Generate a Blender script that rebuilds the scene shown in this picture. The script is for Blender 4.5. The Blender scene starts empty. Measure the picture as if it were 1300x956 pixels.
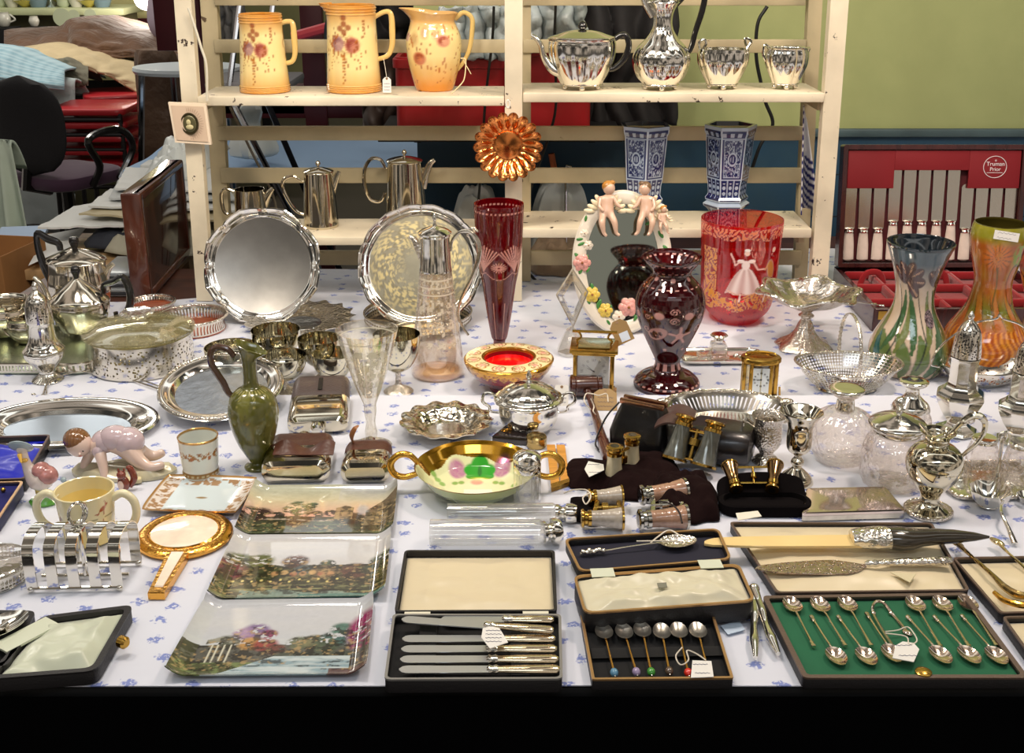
import bpy,bmesh,math,random
import numpy as np
from mathutils import Vector,Matrix,noise
random.seed(7)
PI=math.pi
C=bpy.context.scene.collection
sc=bpy.context.scene
R=math.radians
# ------------------------------------------------------------------ camera
F=1480.0; CX,CY=650.0,433.0; PITCH=R(19.5)
ZF=0.750
ZB=0.735
HC=0.866+0.75
CAM=Vector((0,0,HC))
FW=Vector((0,math.cos(PITCH),-math.sin(PITCH)))
UPV=Vector((0,math.sin(PITCH),math.cos(PITCH)))
cam=bpy.data.cameras.new('camera'); cam_o=bpy.data.objects.new('camera',cam); C.objects.link(cam_o)
cam_o.location=CAM; cam_o.rotation_euler=(PI/2-PITCH,0,0)
cam.sensor_width=36; cam.lens=F/1300*36; cam.shift_y=-45/1300
cam.clip_start=.05; cam.clip_end=60
sc.camera=cam_o
def ray(px,py):return FW*F+Vector((1,0,0))*(px-CX)+UPV*(CY-py)
def P(px,py,z=ZF):
 d=ray(px,py); return CAM+d*((z-CAM.z)/d.z)
def PY(px,py,Y):
 d=ray(px,py); return CAM+d*(Y/d.y)
def M(pt):return(Vector(pt)-CAM).dot(FW)/F
def spot(px,yb,yt,z=ZF):
 l=P(px,yb,z); t=PY(px,yt,l.y); return l,t.z-z,M((l+t)/2)
 # ------------------------------------------------------------------ materials
MATS={}
def nmat(name):
 m=bpy.data.materials.new(name); m.use_nodes=True
 nt=m.node_tree; nt.nodes.clear()
 out=nt.nodes.new('ShaderNodeOutputMaterial'); return m,nt,out
def lnk(nt,a,b):nt.links.new(a,b)
def lin(c):
 f=lambda v:(v/12.92 if v<=.04045 else((v+.055)/1.055)**2.4)
 return tuple(f(v/255)for v in c[:3])
def bumpnode(nt,kind,scale,strength,dist=.002,det=3,coord='Object'):
 tc=nt.nodes.new('ShaderNodeTexCoord')
 if kind=='voronoi':
  t=nt.nodes.new('ShaderNodeTexVoronoi'); t.feature='SMOOTH_F1'; o=t.outputs['Distance']
 elif kind=='wave':
  t=nt.nodes.new('ShaderNodeTexWave'); o=t.outputs['Fac']; t.inputs['Distortion'].default_value=2
 else:
  t=nt.nodes.new('ShaderNodeTexNoise'); o=t.outputs['Fac']; t.inputs['Detail'].default_value=det
 t.inputs['Scale'].default_value=scale
 lnk(nt,tc.outputs[coord],t.inputs['Vector'])
 b=nt.nodes.new('ShaderNodeBump'); b.inputs['Strength'].default_value=strength; b.inputs['Distance'].default_value=dist
 lnk(nt,o,b.inputs['Height']); return b,t,o
def plain(name,col,rough=.5,metal=0,bump=None,var=.0,varscale=20,coat=0,sheen=0,spec=.5,srgb=True,emit=0,sss=0,trans=0):
 if name in MATS:return MATS[name]
 m,nt,out=nmat(name); c=lin(col)if srgb else col
 p=nt.nodes.new('ShaderNodeBsdfPrincipled')
 p.inputs['Base Color'].default_value=(*c,1); p.inputs['Roughness'].default_value=rough
 p.inputs['Metallic'].default_value=metal; p.inputs['Coat Weight'].default_value=coat
 p.inputs['Coat Roughness'].default_value=.05
 p.inputs['Sheen Weight'].default_value=sheen; p.inputs['Specular IOR Level'].default_value=spec
 if sheen:p.inputs['Sheen Roughness'].default_value=.4
 if emit:p.inputs['Emission Color'].default_value=(*c,1); p.inputs['Emission Strength'].default_value=emit
 if bump:
  b,t,o=bumpnode(nt,*bump); lnk(nt,b.outputs[0],p.inputs['Normal'])
 if var:
  tc=nt.nodes.new('ShaderNodeTexCoord'); n=nt.nodes.new('ShaderNodeTexNoise'); n.inputs['Scale'].default_value=varscale
  n.inputs['Detail'].default_value=4
  lnk(nt,tc.outputs['Object'],n.inputs['Vector'])
  r=nt.nodes.new('ShaderNodeMapRange'); r.inputs['From Min'].default_value=.3; r.inputs['From Max'].default_value=.7
  r.inputs['To Min'].default_value=1-var; r.inputs['To Max'].default_value=1+var
  lnk(nt,n.outputs['Fac'],r.inputs['Value'])
  mx=nt.nodes.new('ShaderNodeMix'); mx.data_type='RGBA'; mx.blend_type='MULTIPLY'; mx.inputs['Factor'].default_value=1
  mx.inputs['A'].default_value=(*c,1)
  mx.clamp_result=False
  lnk(nt,r.outputs['Result'],mx.inputs['B']); lnk(nt,mx.outputs['Result'],p.inputs['Base Color'])
 lnk(nt,p.outputs[0],out.inputs[0]); MATS[name]=m; return m
def woodmat(name,c1,c2,scale=8,rough=.35,stretch=(1,8,1),coat=.3):
 if name in MATS:return MATS[name]
 m,nt,out=nmat(name); p=nt.nodes.new('ShaderNodeBsdfPrincipled')
 tc=nt.nodes.new('ShaderNodeTexCoord'); mp=nt.nodes.new('ShaderNodeMapping'); mp.inputs['Scale'].default_value=stretch
 n=nt.nodes.new('ShaderNodeTexNoise'); n.inputs['Scale'].default_value=scale; n.inputs['Detail'].default_value=6
 n.inputs['Distortion'].default_value=1.2
 r=nt.nodes.new('ShaderNodeValToRGB'); r.color_ramp.elements[0].color=(*lin(c1),1); r.color_ramp.elements[1].color=(*lin(c2),1)
 r.color_ramp.elements[0].position=.3; r.color_ramp.elements[1].position=.7
 lnk(nt,tc.outputs['Object'],mp.inputs[0]); lnk(nt,mp.outputs[0],n.inputs['Vector']); lnk(nt,n.outputs['Fac'],r.inputs[0])
 lnk(nt,r.outputs[0],p.inputs['Base Color']); p.inputs['Roughness'].default_value=rough; p.inputs['Coat Weight'].default_value=coat
 lnk(nt,p.outputs[0],out.inputs[0]); MATS[name]=m; return m
def chipmat(name,col,under,scale=30,thr=.68,rough=.45):
# old paint with chips and grime
 if name in MATS:return MATS[name]
 m,nt,out=nmat(name); p=nt.nodes.new('ShaderNodeBsdfPrincipled')
 tc=nt.nodes.new('ShaderNodeTexCoord')
 n=nt.nodes.new('ShaderNodeTexNoise'); n.inputs['Scale'].default_value=scale; n.inputs['Detail'].default_value=5; n.inputs['Roughness'].default_value=.6
 g=nt.nodes.new('ShaderNodeTexNoise'); g.inputs['Scale'].default_value=5; g.inputs['Detail'].default_value=6
 lnk(nt,tc.outputs['Object'],n.inputs['Vector']); lnk(nt,tc.outputs['Object'],g.inputs['Vector'])
 r=nt.nodes.new('ShaderNodeMapRange'); r.inputs['From Min'].default_value=thr; r.inputs['From Max'].default_value=thr+.02
 lnk(nt,n.outputs['Fac'],r.inputs['Value'])
 r2=nt.nodes.new('ShaderNodeMapRange'); r2.inputs['From Min'].default_value=.35; r2.inputs['From Max'].default_value=.75
 lnk(nt,g.outputs['Fac'],r2.inputs['Value'])
 a=nt.nodes.new('ShaderNodeMix'); a.data_type='RGBA'; a.inputs['A'].default_value=(*lin(col),1)
 a.inputs['B'].default_value=(*[v*.62 for v in lin(col)],1); lnk(nt,r2.outputs[0],a.inputs['Factor'])
 b=nt.nodes.new('ShaderNodeMix'); b.data_type='RGBA'; b.inputs['B'].default_value=(*lin(under),1)
 lnk(nt,a.outputs['Result'],b.inputs['A']); lnk(nt,r.outputs[0],b.inputs['Factor'])
 lnk(nt,b.outputs['Result'],p.inputs['Base Color']); p.inputs['Roughness'].default_value=rough
 lnk(nt,p.outputs[0],out.inputs[0]); MATS[name]=m; return m
def painted(name,rough=.2,coat=.5,mrough=.25,bump=None,sss=0):
# colours come from the mesh's own colour layer, its alpha says where the paint is gilding
 if name in MATS:return MATS[name]
 m,nt,out=nmat(name); p=nt.nodes.new('ShaderNodeBsdfPrincipled')
 a=nt.nodes.new('ShaderNodeAttribute'); a.attribute_name='Col'
 lnk(nt,a.outputs['Color'],p.inputs['Base Color']); lnk(nt,a.outputs['Alpha'],p.inputs['Metallic'])
 p.inputs['Roughness'].default_value=rough; p.inputs['Coat Weight'].default_value=coat; p.inputs['Coat Roughness'].default_value=.04
 if bump:
  b,t,o=bumpnode(nt,*bump); lnk(nt,b.outputs[0],p.inputs['Normal'])
 lnk(nt,p.outputs[0],out.inputs[0]); MATS[name]=m; return m
def glassmat(name,tint=(1,1,1),refl=.12,rough=.02,bump=None,edge=.75,body=0.0,bodycol=(255,240,230),painted_=False,refr=0.0):
 if name in MATS:return MATS[name]
 m,nt,out=nmat(name)
 tr=nt.nodes.new('ShaderNodeBsdfTransparent'); tr.inputs[0].default_value=(*tint,1)
 gl=nt.nodes.new('ShaderNodeBsdfGlossy'); gl.inputs['Roughness'].default_value=rough; gl.inputs[0].default_value=(1,1,1,1)
 lw=nt.nodes.new('ShaderNodeLayerWeight'); lw.inputs['Blend'].default_value=.35
 mr=nt.nodes.new('ShaderNodeMapRange'); mr.inputs['To Min'].default_value=refl; mr.inputs['To Max'].default_value=edge
 lnk(nt,lw.outputs['Facing'],mr.inputs['Value'])
 mx=nt.nodes.new('ShaderNodeMixShader'); lnk(nt,mr.outputs[0],mx.inputs[0])
 base=tr.outputs[0]
 if refr:
  g=nt.nodes.new('ShaderNodeBsdfRefraction'); g.inputs['IOR'].default_value=1.2; g.inputs[0].default_value=(*tint,1); g.inputs['Roughness'].default_value=.05
  m3=nt.nodes.new('ShaderNodeMixShader'); m3.inputs[0].default_value=refr; lnk(nt,base,m3.inputs[1]); lnk(nt,g.outputs[0],m3.inputs[2]); base=m3.outputs[0]
 lnk(nt,base,mx.inputs[1]); lnk(nt,gl.outputs[0],mx.inputs[2])
 if bump:
  b,t,o=bumpnode(nt,*bump); lnk(nt,b.outputs[0],gl.inputs['Normal']); lnk(nt,b.outputs[0],lw.inputs['Normal'])
  if refr:lnk(nt,b.outputs[0],g.inputs['Normal'])
 last=mx.outputs[0]
 if body:
  d=nt.nodes.new('ShaderNodeBsdfDiffuse'); d.inputs[0].default_value=(*lin(bodycol),1)
  m2=nt.nodes.new('ShaderNodeMixShader'); m2.inputs[0].default_value=body
  lnk(nt,last,m2.inputs[1]); lnk(nt,d.outputs[0],m2.inputs[2]); last=m2.outputs[0]
 if painted_:
  a=nt.nodes.new('ShaderNodeAttribute'); a.attribute_name='Col'
  d=nt.nodes.new('ShaderNodeBsdfPrincipled'); d.inputs['Roughness'].default_value=.3
  lnk(nt,a.outputs['Color'],d.inputs['Base Color'])
  m2=nt.nodes.new('ShaderNodeMixShader'); lnk(nt,a.outputs['Alpha'],m2.inputs[0])
  lnk(nt,last,m2.inputs[1]); lnk(nt,d.outputs[0],m2.inputs[2]); last=m2.outputs[0]
 lnk(nt,last,out.inputs[0]); MATS[name]=m; return m
SILVER=plain('silver_polished',(236,232,222),.1,1,('noise',25,.12,.004,2))
SILVER_SOFT=plain('silver_tarnished',(205,198,184),.2,1,('noise',40,.25,.003,3),var=.15,varscale=60)
CHASED=plain('silver_chased',(228,222,210),.17,1,('voronoi',130,.9,.004))
CHASED_FINE=plain('silver_fine_chasing',(228,220,208),.16,1,('voronoi',300,.9,.002))
GOLD=plain('gilt',(226,172,74),.2,1,('noise',60,.2,.002,3))
BRASS=plain('brass',(190,150,70),.22,1,('noise',30,.15,.003,3))
CHROME=plain('chrome',(220,220,224),.08,1)
EBONY=plain('ebony_handle',(16,14,14),.25,0,coat=.5)
GLASS=glassmat('clear_glass',(.96,.95,.93),.07,.01,edge=.7)
CUTGLASS=glassmat('cut_glass',(.97,.93,.90),.10,.03,('voronoi',90,.8,.005),edge=.7,body=.04,refr=.25)
# ------------------------------------------------------------------ mesh builder
def ss(n,a=0,b=1):return[a+(b-a)*i/(n-1)for i in range(n)]
def bez(pts,n=24):
# Catmull-Rom through the points
 pts=[Vector(p)for p in pts]
 if len(pts)==2:return[pts[0].lerp(pts[1],t)for t in ss(max(2,n))]
 q=[pts[0]*2-pts[1]]+pts+[pts[-1]*2-pts[-2]]; out=[]
 seg=len(pts)-1
 for i in range(n):
  t=i/(n-1)*seg; k=min(int(t),seg-1); t-=k
  a,b,c,d=q[k:k+4]
  out.append(.5*((2*b)+(c-a)*t+(2*a-5*b+4*c-d)*t*t+(3*b-a-3*c+d)*t**3))
 return out
def smooth_prof(pts,n=40):return[(max(v[0],0),v[1])for v in bez([(p[0],p[1],0)for p in pts],n)]
def rrect(w,d,r,n=5):
 r=min(r,w/2-1e-5,d/2-1e-5); o=[]
 for cx,cy,a0 in((w/2-r,d/2-r,0),(-w/2+r,d/2-r,90),(-w/2+r,-d/2+r,180),(w/2-r,-d/2+r,270)):
  for i in range(n+1):
   a=R(a0+90*i/n); o.append((cx+r*math.cos(a),cy+r*math.sin(a)))
 return o
class MB:
 def __init__(s):s.v=[]; s.f=[]; s.c=[]; s.mi=[]; s.cur=(.5,.5,.5,0); s.anyc=False
 def add(s,vs,fs,cols=None):
  b=len(s.v); s.v+=[tuple(v)for v in vs]
  s.f+=[tuple(b+i for i in f)for f in fs]
  if cols is not None:s.anyc=True; s.c+=[tuple(c)for c in cols]
  else:s.c+=[s.cur]*len(vs)
  return s
 def loft(s,rings,cap0=True,cap1=True,closed=False,cols=None,wrap=True):
  n=len(rings[0]); vs=[p for r in rings for p in r]; fs=[]
  m=len(rings)
  for i in range(m if closed else m-1):
   for j in range(n if wrap else n-1):
    a=i*n+j; b=i*n+(j+1)%n; c=((i+1)%m)*n+(j+1)%n; d=((i+1)%m)*n+j
    fs.append((a,b,c,d))
  if not closed and wrap:
   if cap0:fs.append(tuple(range(n-1,-1,-1)))
   if cap1:fs.append(tuple((m-1)*n+j for j in range(n)))
  return s.add(vs,fs,cols)
 def lathe(s,prof,seg=48,sx=1,sy=1,o=(0,0,0),mod=None,paint=None,cap0=True,cap1=True,rot=0,tilt=None):
 # u = .5 faces -Y; mod(u, i) scales the radius; paint(phi, z, r)->rgba arrays
  rings=[]; PH=[]; ZZ=[]; RR=[]
  if paint:
   q=[prof[0]]; st=.0016
   for(r0,z0),(r1,z1)in zip(prof[:-1],prof[1:]):
    n_=min(60,max(1,int(math.hypot(r1-r0,z1-z0)/st)))
    q+=[(r0+(r1-r0)*k/n_,z0+(z1-z0)*k/n_)for k in range(1,n_+1)]
   prof=q
  for i,(r,z)in enumerate(prof):
   ring=[]
   for j in range(seg):
    u=j/seg; ph=(u-.5)*2*PI+rot; k=r*(mod(u,i/(len(prof)-1))if mod else 1)
    x=k*math.sin(ph)*sx; y=-k*math.cos(ph)*sy; zz=z
    v=Vector((x,y,zz))
    if tilt is not None:v=tilt@v
    ring.append((v.x+o[0],v.y+o[1],v.z+o[2])); PH.append((u-.5)*2*PI); ZZ.append(z); RR.append(r)
   rings.append(ring)
  cols=None
  if paint:cols=paint(np.array(PH),np.array(ZZ),np.array(RR))
  return s.loft(rings,cap0,cap1,cols=cols)
 def tube(s,pts,rad,seg=8,closed=False,flat=1.0,caps=True):
  pts=[Vector(p)for p in pts]; n=len(pts)
  rads=[rad]*n if not hasattr(rad,'__len__')else(list(rad)if len(rad)==n else[float(np.interp(i/(n-1),np.linspace(0,1,len(rad)),rad))for i in range(n)])
  rings=[]; up=None
  for i,p in enumerate(pts):
   t=(pts[(i+1)%n]-pts[i-1])if closed else(pts[min(i+1,n-1)]-pts[max(i-1,0)])
   if t.length<1e-9:t=Vector((0,0,1))
   t.normalize()
   if up is None:
    up=Vector((0,0,1))if abs(t.z)<.9 else Vector((0,1,0))
   u=(up-t*up.dot(t))
   if u.length<1e-5:u=Vector((1,0,0))-t*t.x
   u.normalize(); up=u; w=t.cross(u)
   rings.append([p+(u*math.cos(2*PI*j/seg)*flat+w*math.sin(2*PI*j/seg))*rads[i]for j in range(seg)])
  return s.loft(rings,caps,caps,closed=closed)
 def box(s,c,d,rz=0,bev=0.0):
  w,h=d[0],d[1]; m=Matrix.Rotation(rz,3,'Z'); z0,z1=c[2]-d[2]/2,c[2]+d[2]/2
  b=min(bev,w/2.1,h/2.1,d[2]/2.1)
  def ring(iw,z):return[m@Vector((x,y,0))+Vector((c[0],c[1],z))for x,y in(((w/2-iw),-(h/2-iw)),((w/2-iw),(h/2-iw)),(-(w/2-iw),(h/2-iw)),(-(w/2-iw),-(h/2-iw)))]if b==0 else[m@Vector((x,y,0))+Vector((c[0],c[1],z))for x,y in rrect(w-2*iw,h-2*iw,max(b-iw,b*.3),2)]
  rs=[ring(0,z0),ring(0,z1)]if b==0 else[ring(b,z0),ring(b*.3,z0+b*.3),ring(0,z0+b),ring(0,z1-b),ring(b*.3,z1-b*.3),ring(b,z1)]
  return s.loft(rs)
 def slab(s,w,d,z0,z1,r=.01,e=.0,o=(0,0),n=5):
 # rounded-corner slab with softened edges
  def ring(i,z):return[(x+o[0],y+o[1],z)for x,y in rrect(w-2*i,d-2*i,max(r-i,1e-4),n)]
  rs=[ring(0,z0),ring(0,z1)]if not e else[ring(e,z0),ring(e*.3,z0+e*.3),ring(0,z0+e),ring(0,z1-e),ring(e*.3,z1-e*.3),ring(e,z1)]
  return s.loft(rs)
 def traybox(s,w,d,h,t,r=.01,floor=.003,o=(0,0),n=5,e=.0008):
 # open box: walls of thickness t, rounded plan corners
  def ring(i,z):return[(x+o[0],y+o[1],z)for x,y in rrect(w-2*i,d-2*i,max(r-i,2e-4),n)]
  return s.loft([ring(e,0),ring(0,e),ring(0,h-e),ring(e,h),ring(t-e,h),ring(t,h-e),ring(t,floor)])
 def ell(s,c,r,seg=16,rings=10,rot=None,paint=None):
  prof=[(math.sin(PI*i/rings),-math.cos(PI*i/rings))for i in range(rings+1)]
  vs=[]; fs=[]
  M3=rot if rot is not None else Matrix.Identity(3)
  rr=[]
  for(a,b)in prof[1:-1]:
   rr.append([M3@Vector((a*math.cos(2*PI*j/seg)*r[0],a*math.sin(2*PI*j/seg)*r[1],b*r[2]))+Vector(c)for j in range(seg)])
  p0=M3@Vector((0,0,-r[2]))+Vector(c); p1=M3@Vector((0,0,r[2]))+Vector(c)
  vs=[p0]+[p for q in rr for p in q]+[p1]; n=seg
  for j in range(n):fs.append((0,1+(j+1)%n,1+j))
  for i in range(len(rr)-1):
   for j in range(n):fs.append((1+i*n+j,1+i*n+(j+1)%n,1+(i+1)*n+(j+1)%n,1+(i+1)*n+j))
  k=len(vs)-1; b=1+(len(rr)-1)*n
  for j in range(n):fs.append((b+j,b+(j+1)%n,k))
  return s.add(vs,fs)
 def grid(s,fn,nx,ny,paint=None,thick=0):
  us=np.linspace(0,1,nx); vs_=np.linspace(0,1,ny); pts=[]
  for b in vs_:
   for a in us:pts.append(tuple(fn(a,b)))
  fs=[(j*nx+i,j*nx+i+1,(j+1)*nx+i+1,(j+1)*nx+i)for j in range(ny-1)for i in range(nx-1)]
  cols=None
  if paint:
   U,V=np.meshgrid(us,vs_); cols=paint(U.ravel(),V.ravel())
  s.add(pts,fs,cols)
  if thick:
   s.add([(p[0],p[1],p[2]-thick)for p in pts],[tuple(reversed(f))for f in fs],cols)
   b0=len(s.v)-2*len(pts); N=len(pts)
   edge=[i for i in range(nx)]+[j*nx+nx-1 for j in range(1,ny)]+[(ny-1)*nx+i for i in range(nx-2,-1,-1)]+[j*nx for j in range(ny-2,0,-1)]
   for k in range(len(edge)):
    a,b=edge[k],edge[(k+1)%len(edge)]
    s.f.append((b0+a,b0+N+a,b0+N+b,b0+b))
  return s
 def prism(s,poly,z0,z1,e=0):
  n=len(poly)
  if not e:return s.loft([[(x,y,z0)for x,y in poly],[(x,y,z1)for x,y in poly]])
  cx=sum(p[0]for p in poly)/n; cy=sum(p[1]for p in poly)/n
  ins=[(x+(cx-x)/max(1e-6,math.hypot(cx-x,cy-y))*e,y+(cy-y)/max(1e-6,math.hypot(cx-x,cy-y))*e)for x,y in poly]
  return s.loft([[(x,y,z0)for x,y in poly],[(x,y,z1-e)for x,y in poly],[(x,y,z1)for x,y in ins]])
 def xf(s,m,start=0):
  for i in range(start,len(s.v)):s.v[i]=tuple(m@Vector(s.v[i]))
  return s
 def build(s,name,mat,parent=None,sharp=35,loc=None,rot=None):
  me=bpy.data.meshes.new(name); me.from_pydata(s.v,[],s.f); me.validate(); me.update()
  if s.anyc and len(me.vertices)==len(s.c):
   a=me.color_attributes.new('Col','FLOAT_COLOR','POINT'); a.data.foreach_set('color',np.array(s.c,dtype=np.float32).ravel())
  bm=bmesh.new(); bm.from_mesh(me); bmesh.ops.recalc_face_normals(bm,faces=bm.faces); bm.to_mesh(me); bm.free()
  me.polygons.foreach_set('use_smooth',[True]*len(me.polygons)); me.set_sharp_from_angle(angle=R(sharp))
  me.materials.append(mat)
  o=bpy.data.objects.new(name,me); C.objects.link(o)
  if parent:o.parent=parent
  if loc is not None:o.location=loc
  if rot is not None:o.rotation_euler=rot
  return o
def tag(o,label,cat,group=None):
 o['label']=label; o['category']=cat
 if group:o['group']=group
 return o
def thing(name,label,cat,loc=(0,0,0),rz=0,group=None,rot=None):
 o=bpy.data.objects.new(name,None); C.objects.link(o); o.empty_display_size=.05
 o.location=loc; o.rotation_euler=rot if rot is not None else(0,0,rz)
 return tag(o,label,cat,group)
def struct(name,mb,mat,**k):
 o=mb.build(name,mat,**k); o['kind']='structure'; return o
def kids(o):return[c for c in C.objects if c.parent==o]
def copy_tree(o,parent=None):
 c=o.copy(); C.objects.link(c)
 if parent:c.parent=parent
 for ch in kids(o):copy_tree(ch,c)
 return c
 # ------------------------------------------------------------------ painting helpers (numpy)
def blob(X,Y,cx,cy,rx,ry=None,soft=.15,rot=0):
 ry=ry or rx; dx,dy=X-cx,Y-cy
 if rot:dx,dy=dx*math.cos(rot)+dy*math.sin(rot),-dx*math.sin(rot)+dy*math.cos(rot)
 d=np.sqrt((dx/rx)**2+(dy/ry)**2); return np.clip((1-d)/soft,0,1)
def seg_(X,Y,p,q,w,soft=.4):
 p=np.array(p,float); q=np.array(q,float); d=q-p; L=(d**2).sum()+1e-12
 t=np.clip(((X-p[0])*d[0]+(Y-p[1])*d[1])/L,0,1)
 return np.clip((1-np.hypot(X-p[0]-t*d[0],Y-p[1]-t*d[1])/w)/soft,0,1)
def poly_(X,Y,pts,w,soft=.4):
 m=np.zeros_like(X)
 for a,b in zip(pts[:-1],pts[1:]):m=np.maximum(m,seg_(X,Y,a,b,w,soft))
 return m
def band(Y,a,b,s=.002):return np.clip((Y-a)/s+.5,0,1)*np.clip((b-Y)/s+.5,0,1)
def mixc(Cc,m,col,a=None):
 col=lin(col)if max(col)>1 else col
 for k in range(3):Cc[:,k]=Cc[:,k]*(1-m)+col[k]*m
 if a is not None:Cc[:,3]=Cc[:,3]*(1-m)+a*m
 return Cc
def solid(X,col,a=0):
 c=np.zeros((len(X),4)); c[:,:3]=lin(col); c[:,3]=a; return c
def _h(i,j,s):return np.modf(np.abs(np.sin(i*127.1+j*311.7+s*74.7)*43758.5453))[0]
def vn(X,Y,s=0):
 i,j=np.floor(X),np.floor(Y); fx,fy=X-i,Y-j; fx=fx*fx*(3-2*fx); fy=fy*fy*(3-2*fy)
 return(_h(i,j,s)*(1-fx)+_h(i+1,j,s)*fx)*(1-fy)+(_h(i,j+1,s)*(1-fx)+_h(i+1,j+1,s)*fx)*fy
def fbm(X,Y,s=0,o=4):
 r=0; a=.5; t=0
 for k in range(o):r=r+a*vn(X*2**k,Y*2**k,s+k); t+=a; a*=.55
 return r/t
def swirl(X,Y,cx,cy,r,w,turns=1.6,hand=1):
 m=np.zeros_like(X); pts=[]
 for i in range(18):
  t=i/17; a=t*turns*2*PI*hand; q=r*(1-t*.85); pts.append((cx+q*math.cos(a),cy+q*math.sin(a)))
 return poly_(X,Y,pts,w)
class L:
# a standing object measured in photo pixels: px = its middle, yb = middle of its foot, yt = middle of its top
 def __init__(s,px,yb,yt,z=None):
  s.px,s.yb=px,yb; s.loc,s.h,s.m=spot(px,yb,yt,ZF if z is None else z); s.mz=s.h/(yb-yt)
 def p(s,x,y,d=0):return Vector(((x-s.px)*s.m,d*s.m,(s.yb-y)*s.mz))
 def prof(s,pts,n=0):
  q=[(w*s.m,max(0,(s.yb-y)*s.mz))for w,y in pts]
  return smooth_prof(q,n)if n else q
 def thing(s,name,label,cat,group=None,rz=0):return thing(name,label,cat,s.loc,rz,group)
 def curve(s,pts,n=28):return bez([s.p(*q)for q in pts],n)
def shell(prof,t):
# closed wall of thickness t from an outer profile that starts at the foot
 q=[(0.0005,prof[0][1])]+list(prof); inner=[]
 for i in range(len(prof)-1,-1,-1):
  r,z=prof[i]
  if z<prof[0][1]+t*1.2:continue
  inner.append((max(r-t,.0006),z-(0 if i==len(prof)-1 else 0)))
 zf=prof[0][1]+t*1.2
 return q+[(prof[-1][0]-t*.5,prof[-1][1]+t*.3)]+inner+[(.0005,max(zf,inner[-1][1]-t*.3)if inner else zf)]
_pm={}
def pierced(name,kind='slots',n=60,duty=.5,base=(226,220,208),scale=120,z0=None,z1=None):
# silver wall cut through with a regular openwork pattern
 if name in MATS:return MATS[name]
 m,nt,out=nmat(name); p=nt.nodes.new('ShaderNodeBsdfPrincipled'); p.inputs['Base Color'].default_value=(*lin(base),1); p.inputs['Metallic'].default_value=1; p.inputs['Roughness'].default_value=.16
 tr=nt.nodes.new('ShaderNodeBsdfTransparent'); mx=nt.nodes.new('ShaderNodeMixShader')
 tc=nt.nodes.new('ShaderNodeTexCoord'); sx=nt.nodes.new('ShaderNodeSeparateXYZ'); lnk(nt,tc.outputs['Object'],sx.inputs[0])
 def mth(op,a,b=None,v=None):
  k=nt.nodes.new('ShaderNodeMath'); k.operation=op
  if hasattr(a,'links'):lnk(nt,a,k.inputs[0])
  else:k.inputs[0].default_value=a
  if b is not None:
   if hasattr(b,'links'):lnk(nt,b,k.inputs[1])
   else:k.inputs[1].default_value=b
  return k.outputs[0]
 if kind=='slots':
  a=mth('ARCTAN2',sx.outputs['X'],sx.outputs['Y']); s_=mth('SINE',mth('MULTIPLY',a,float(n))); hole=mth('GREATER_THAN',s_,1-2*duty)
 elif kind=='net':
  a=mth('ARCTAN2',sx.outputs['X'],sx.outputs['Y']); s1=mth('SINE',mth('MULTIPLY',a,float(n))); s2=mth('SINE',mth('MULTIPLY',sx.outputs['Z'],float(scale)))
  hole=mth('GREATER_THAN',mth('MULTIPLY',s1,s2),1-2*duty)
  h2=mth('LESS_THAN',mth('MULTIPLY',s1,s2),-(1-2*duty)); hole=mth('MAXIMUM',hole,h2)
 else:
  v=nt.nodes.new('ShaderNodeTexVoronoi'); v.inputs['Scale'].default_value=scale; lnk(nt,tc.outputs['Object'],v.inputs['Vector'])
  hole=mth('LESS_THAN',v.outputs['Distance'],duty)
 if z0 is not None:hole=mth('MULTIPLY',hole,mth('GREATER_THAN',sx.outputs['Z'],z0))
 if z1 is not None:hole=mth('MULTIPLY',hole,mth('LESS_THAN',sx.outputs['Z'],z1))
 lnk(nt,hole,mx.inputs[0]); lnk(nt,p.outputs[0],mx.inputs[1]); lnk(nt,tr.outputs[0],mx.inputs[2]); lnk(nt,mx.outputs[0],out.inputs[0]); MATS[name]=m; return m
def price_card(parent,w,h,loc,rot=(0,0,0),name='price_label',mat=None,seed=1,lines=3):
# small card with scribbled pen lines
 mb=MB()
 def pt(U,V):
  c=solid(U,(232,230,224));
  for k in range(lines):
   y=.78-k*.56/max(1,lines-1)if lines>1 else .5; wob=y+.05*np.sin(U*38+seed*3+k*2)+.03*np.sin(U*71+k)
   m=np.clip(1.4-np.abs(V-wob)/.035,0,1)*((U>.14)&(U<.86-.15*(k%2))).astype(float); c=mixc(c,m*.75,(90,90,110))
  return c
 mb.grid(lambda a,b:((a-.5)*w,(b-.5)*h,0),34,26,paint=pt,thick=.0006)
 return mb.build(name,painted('card_paint',.7,0),parent,loc=loc,rot=rot)
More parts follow.
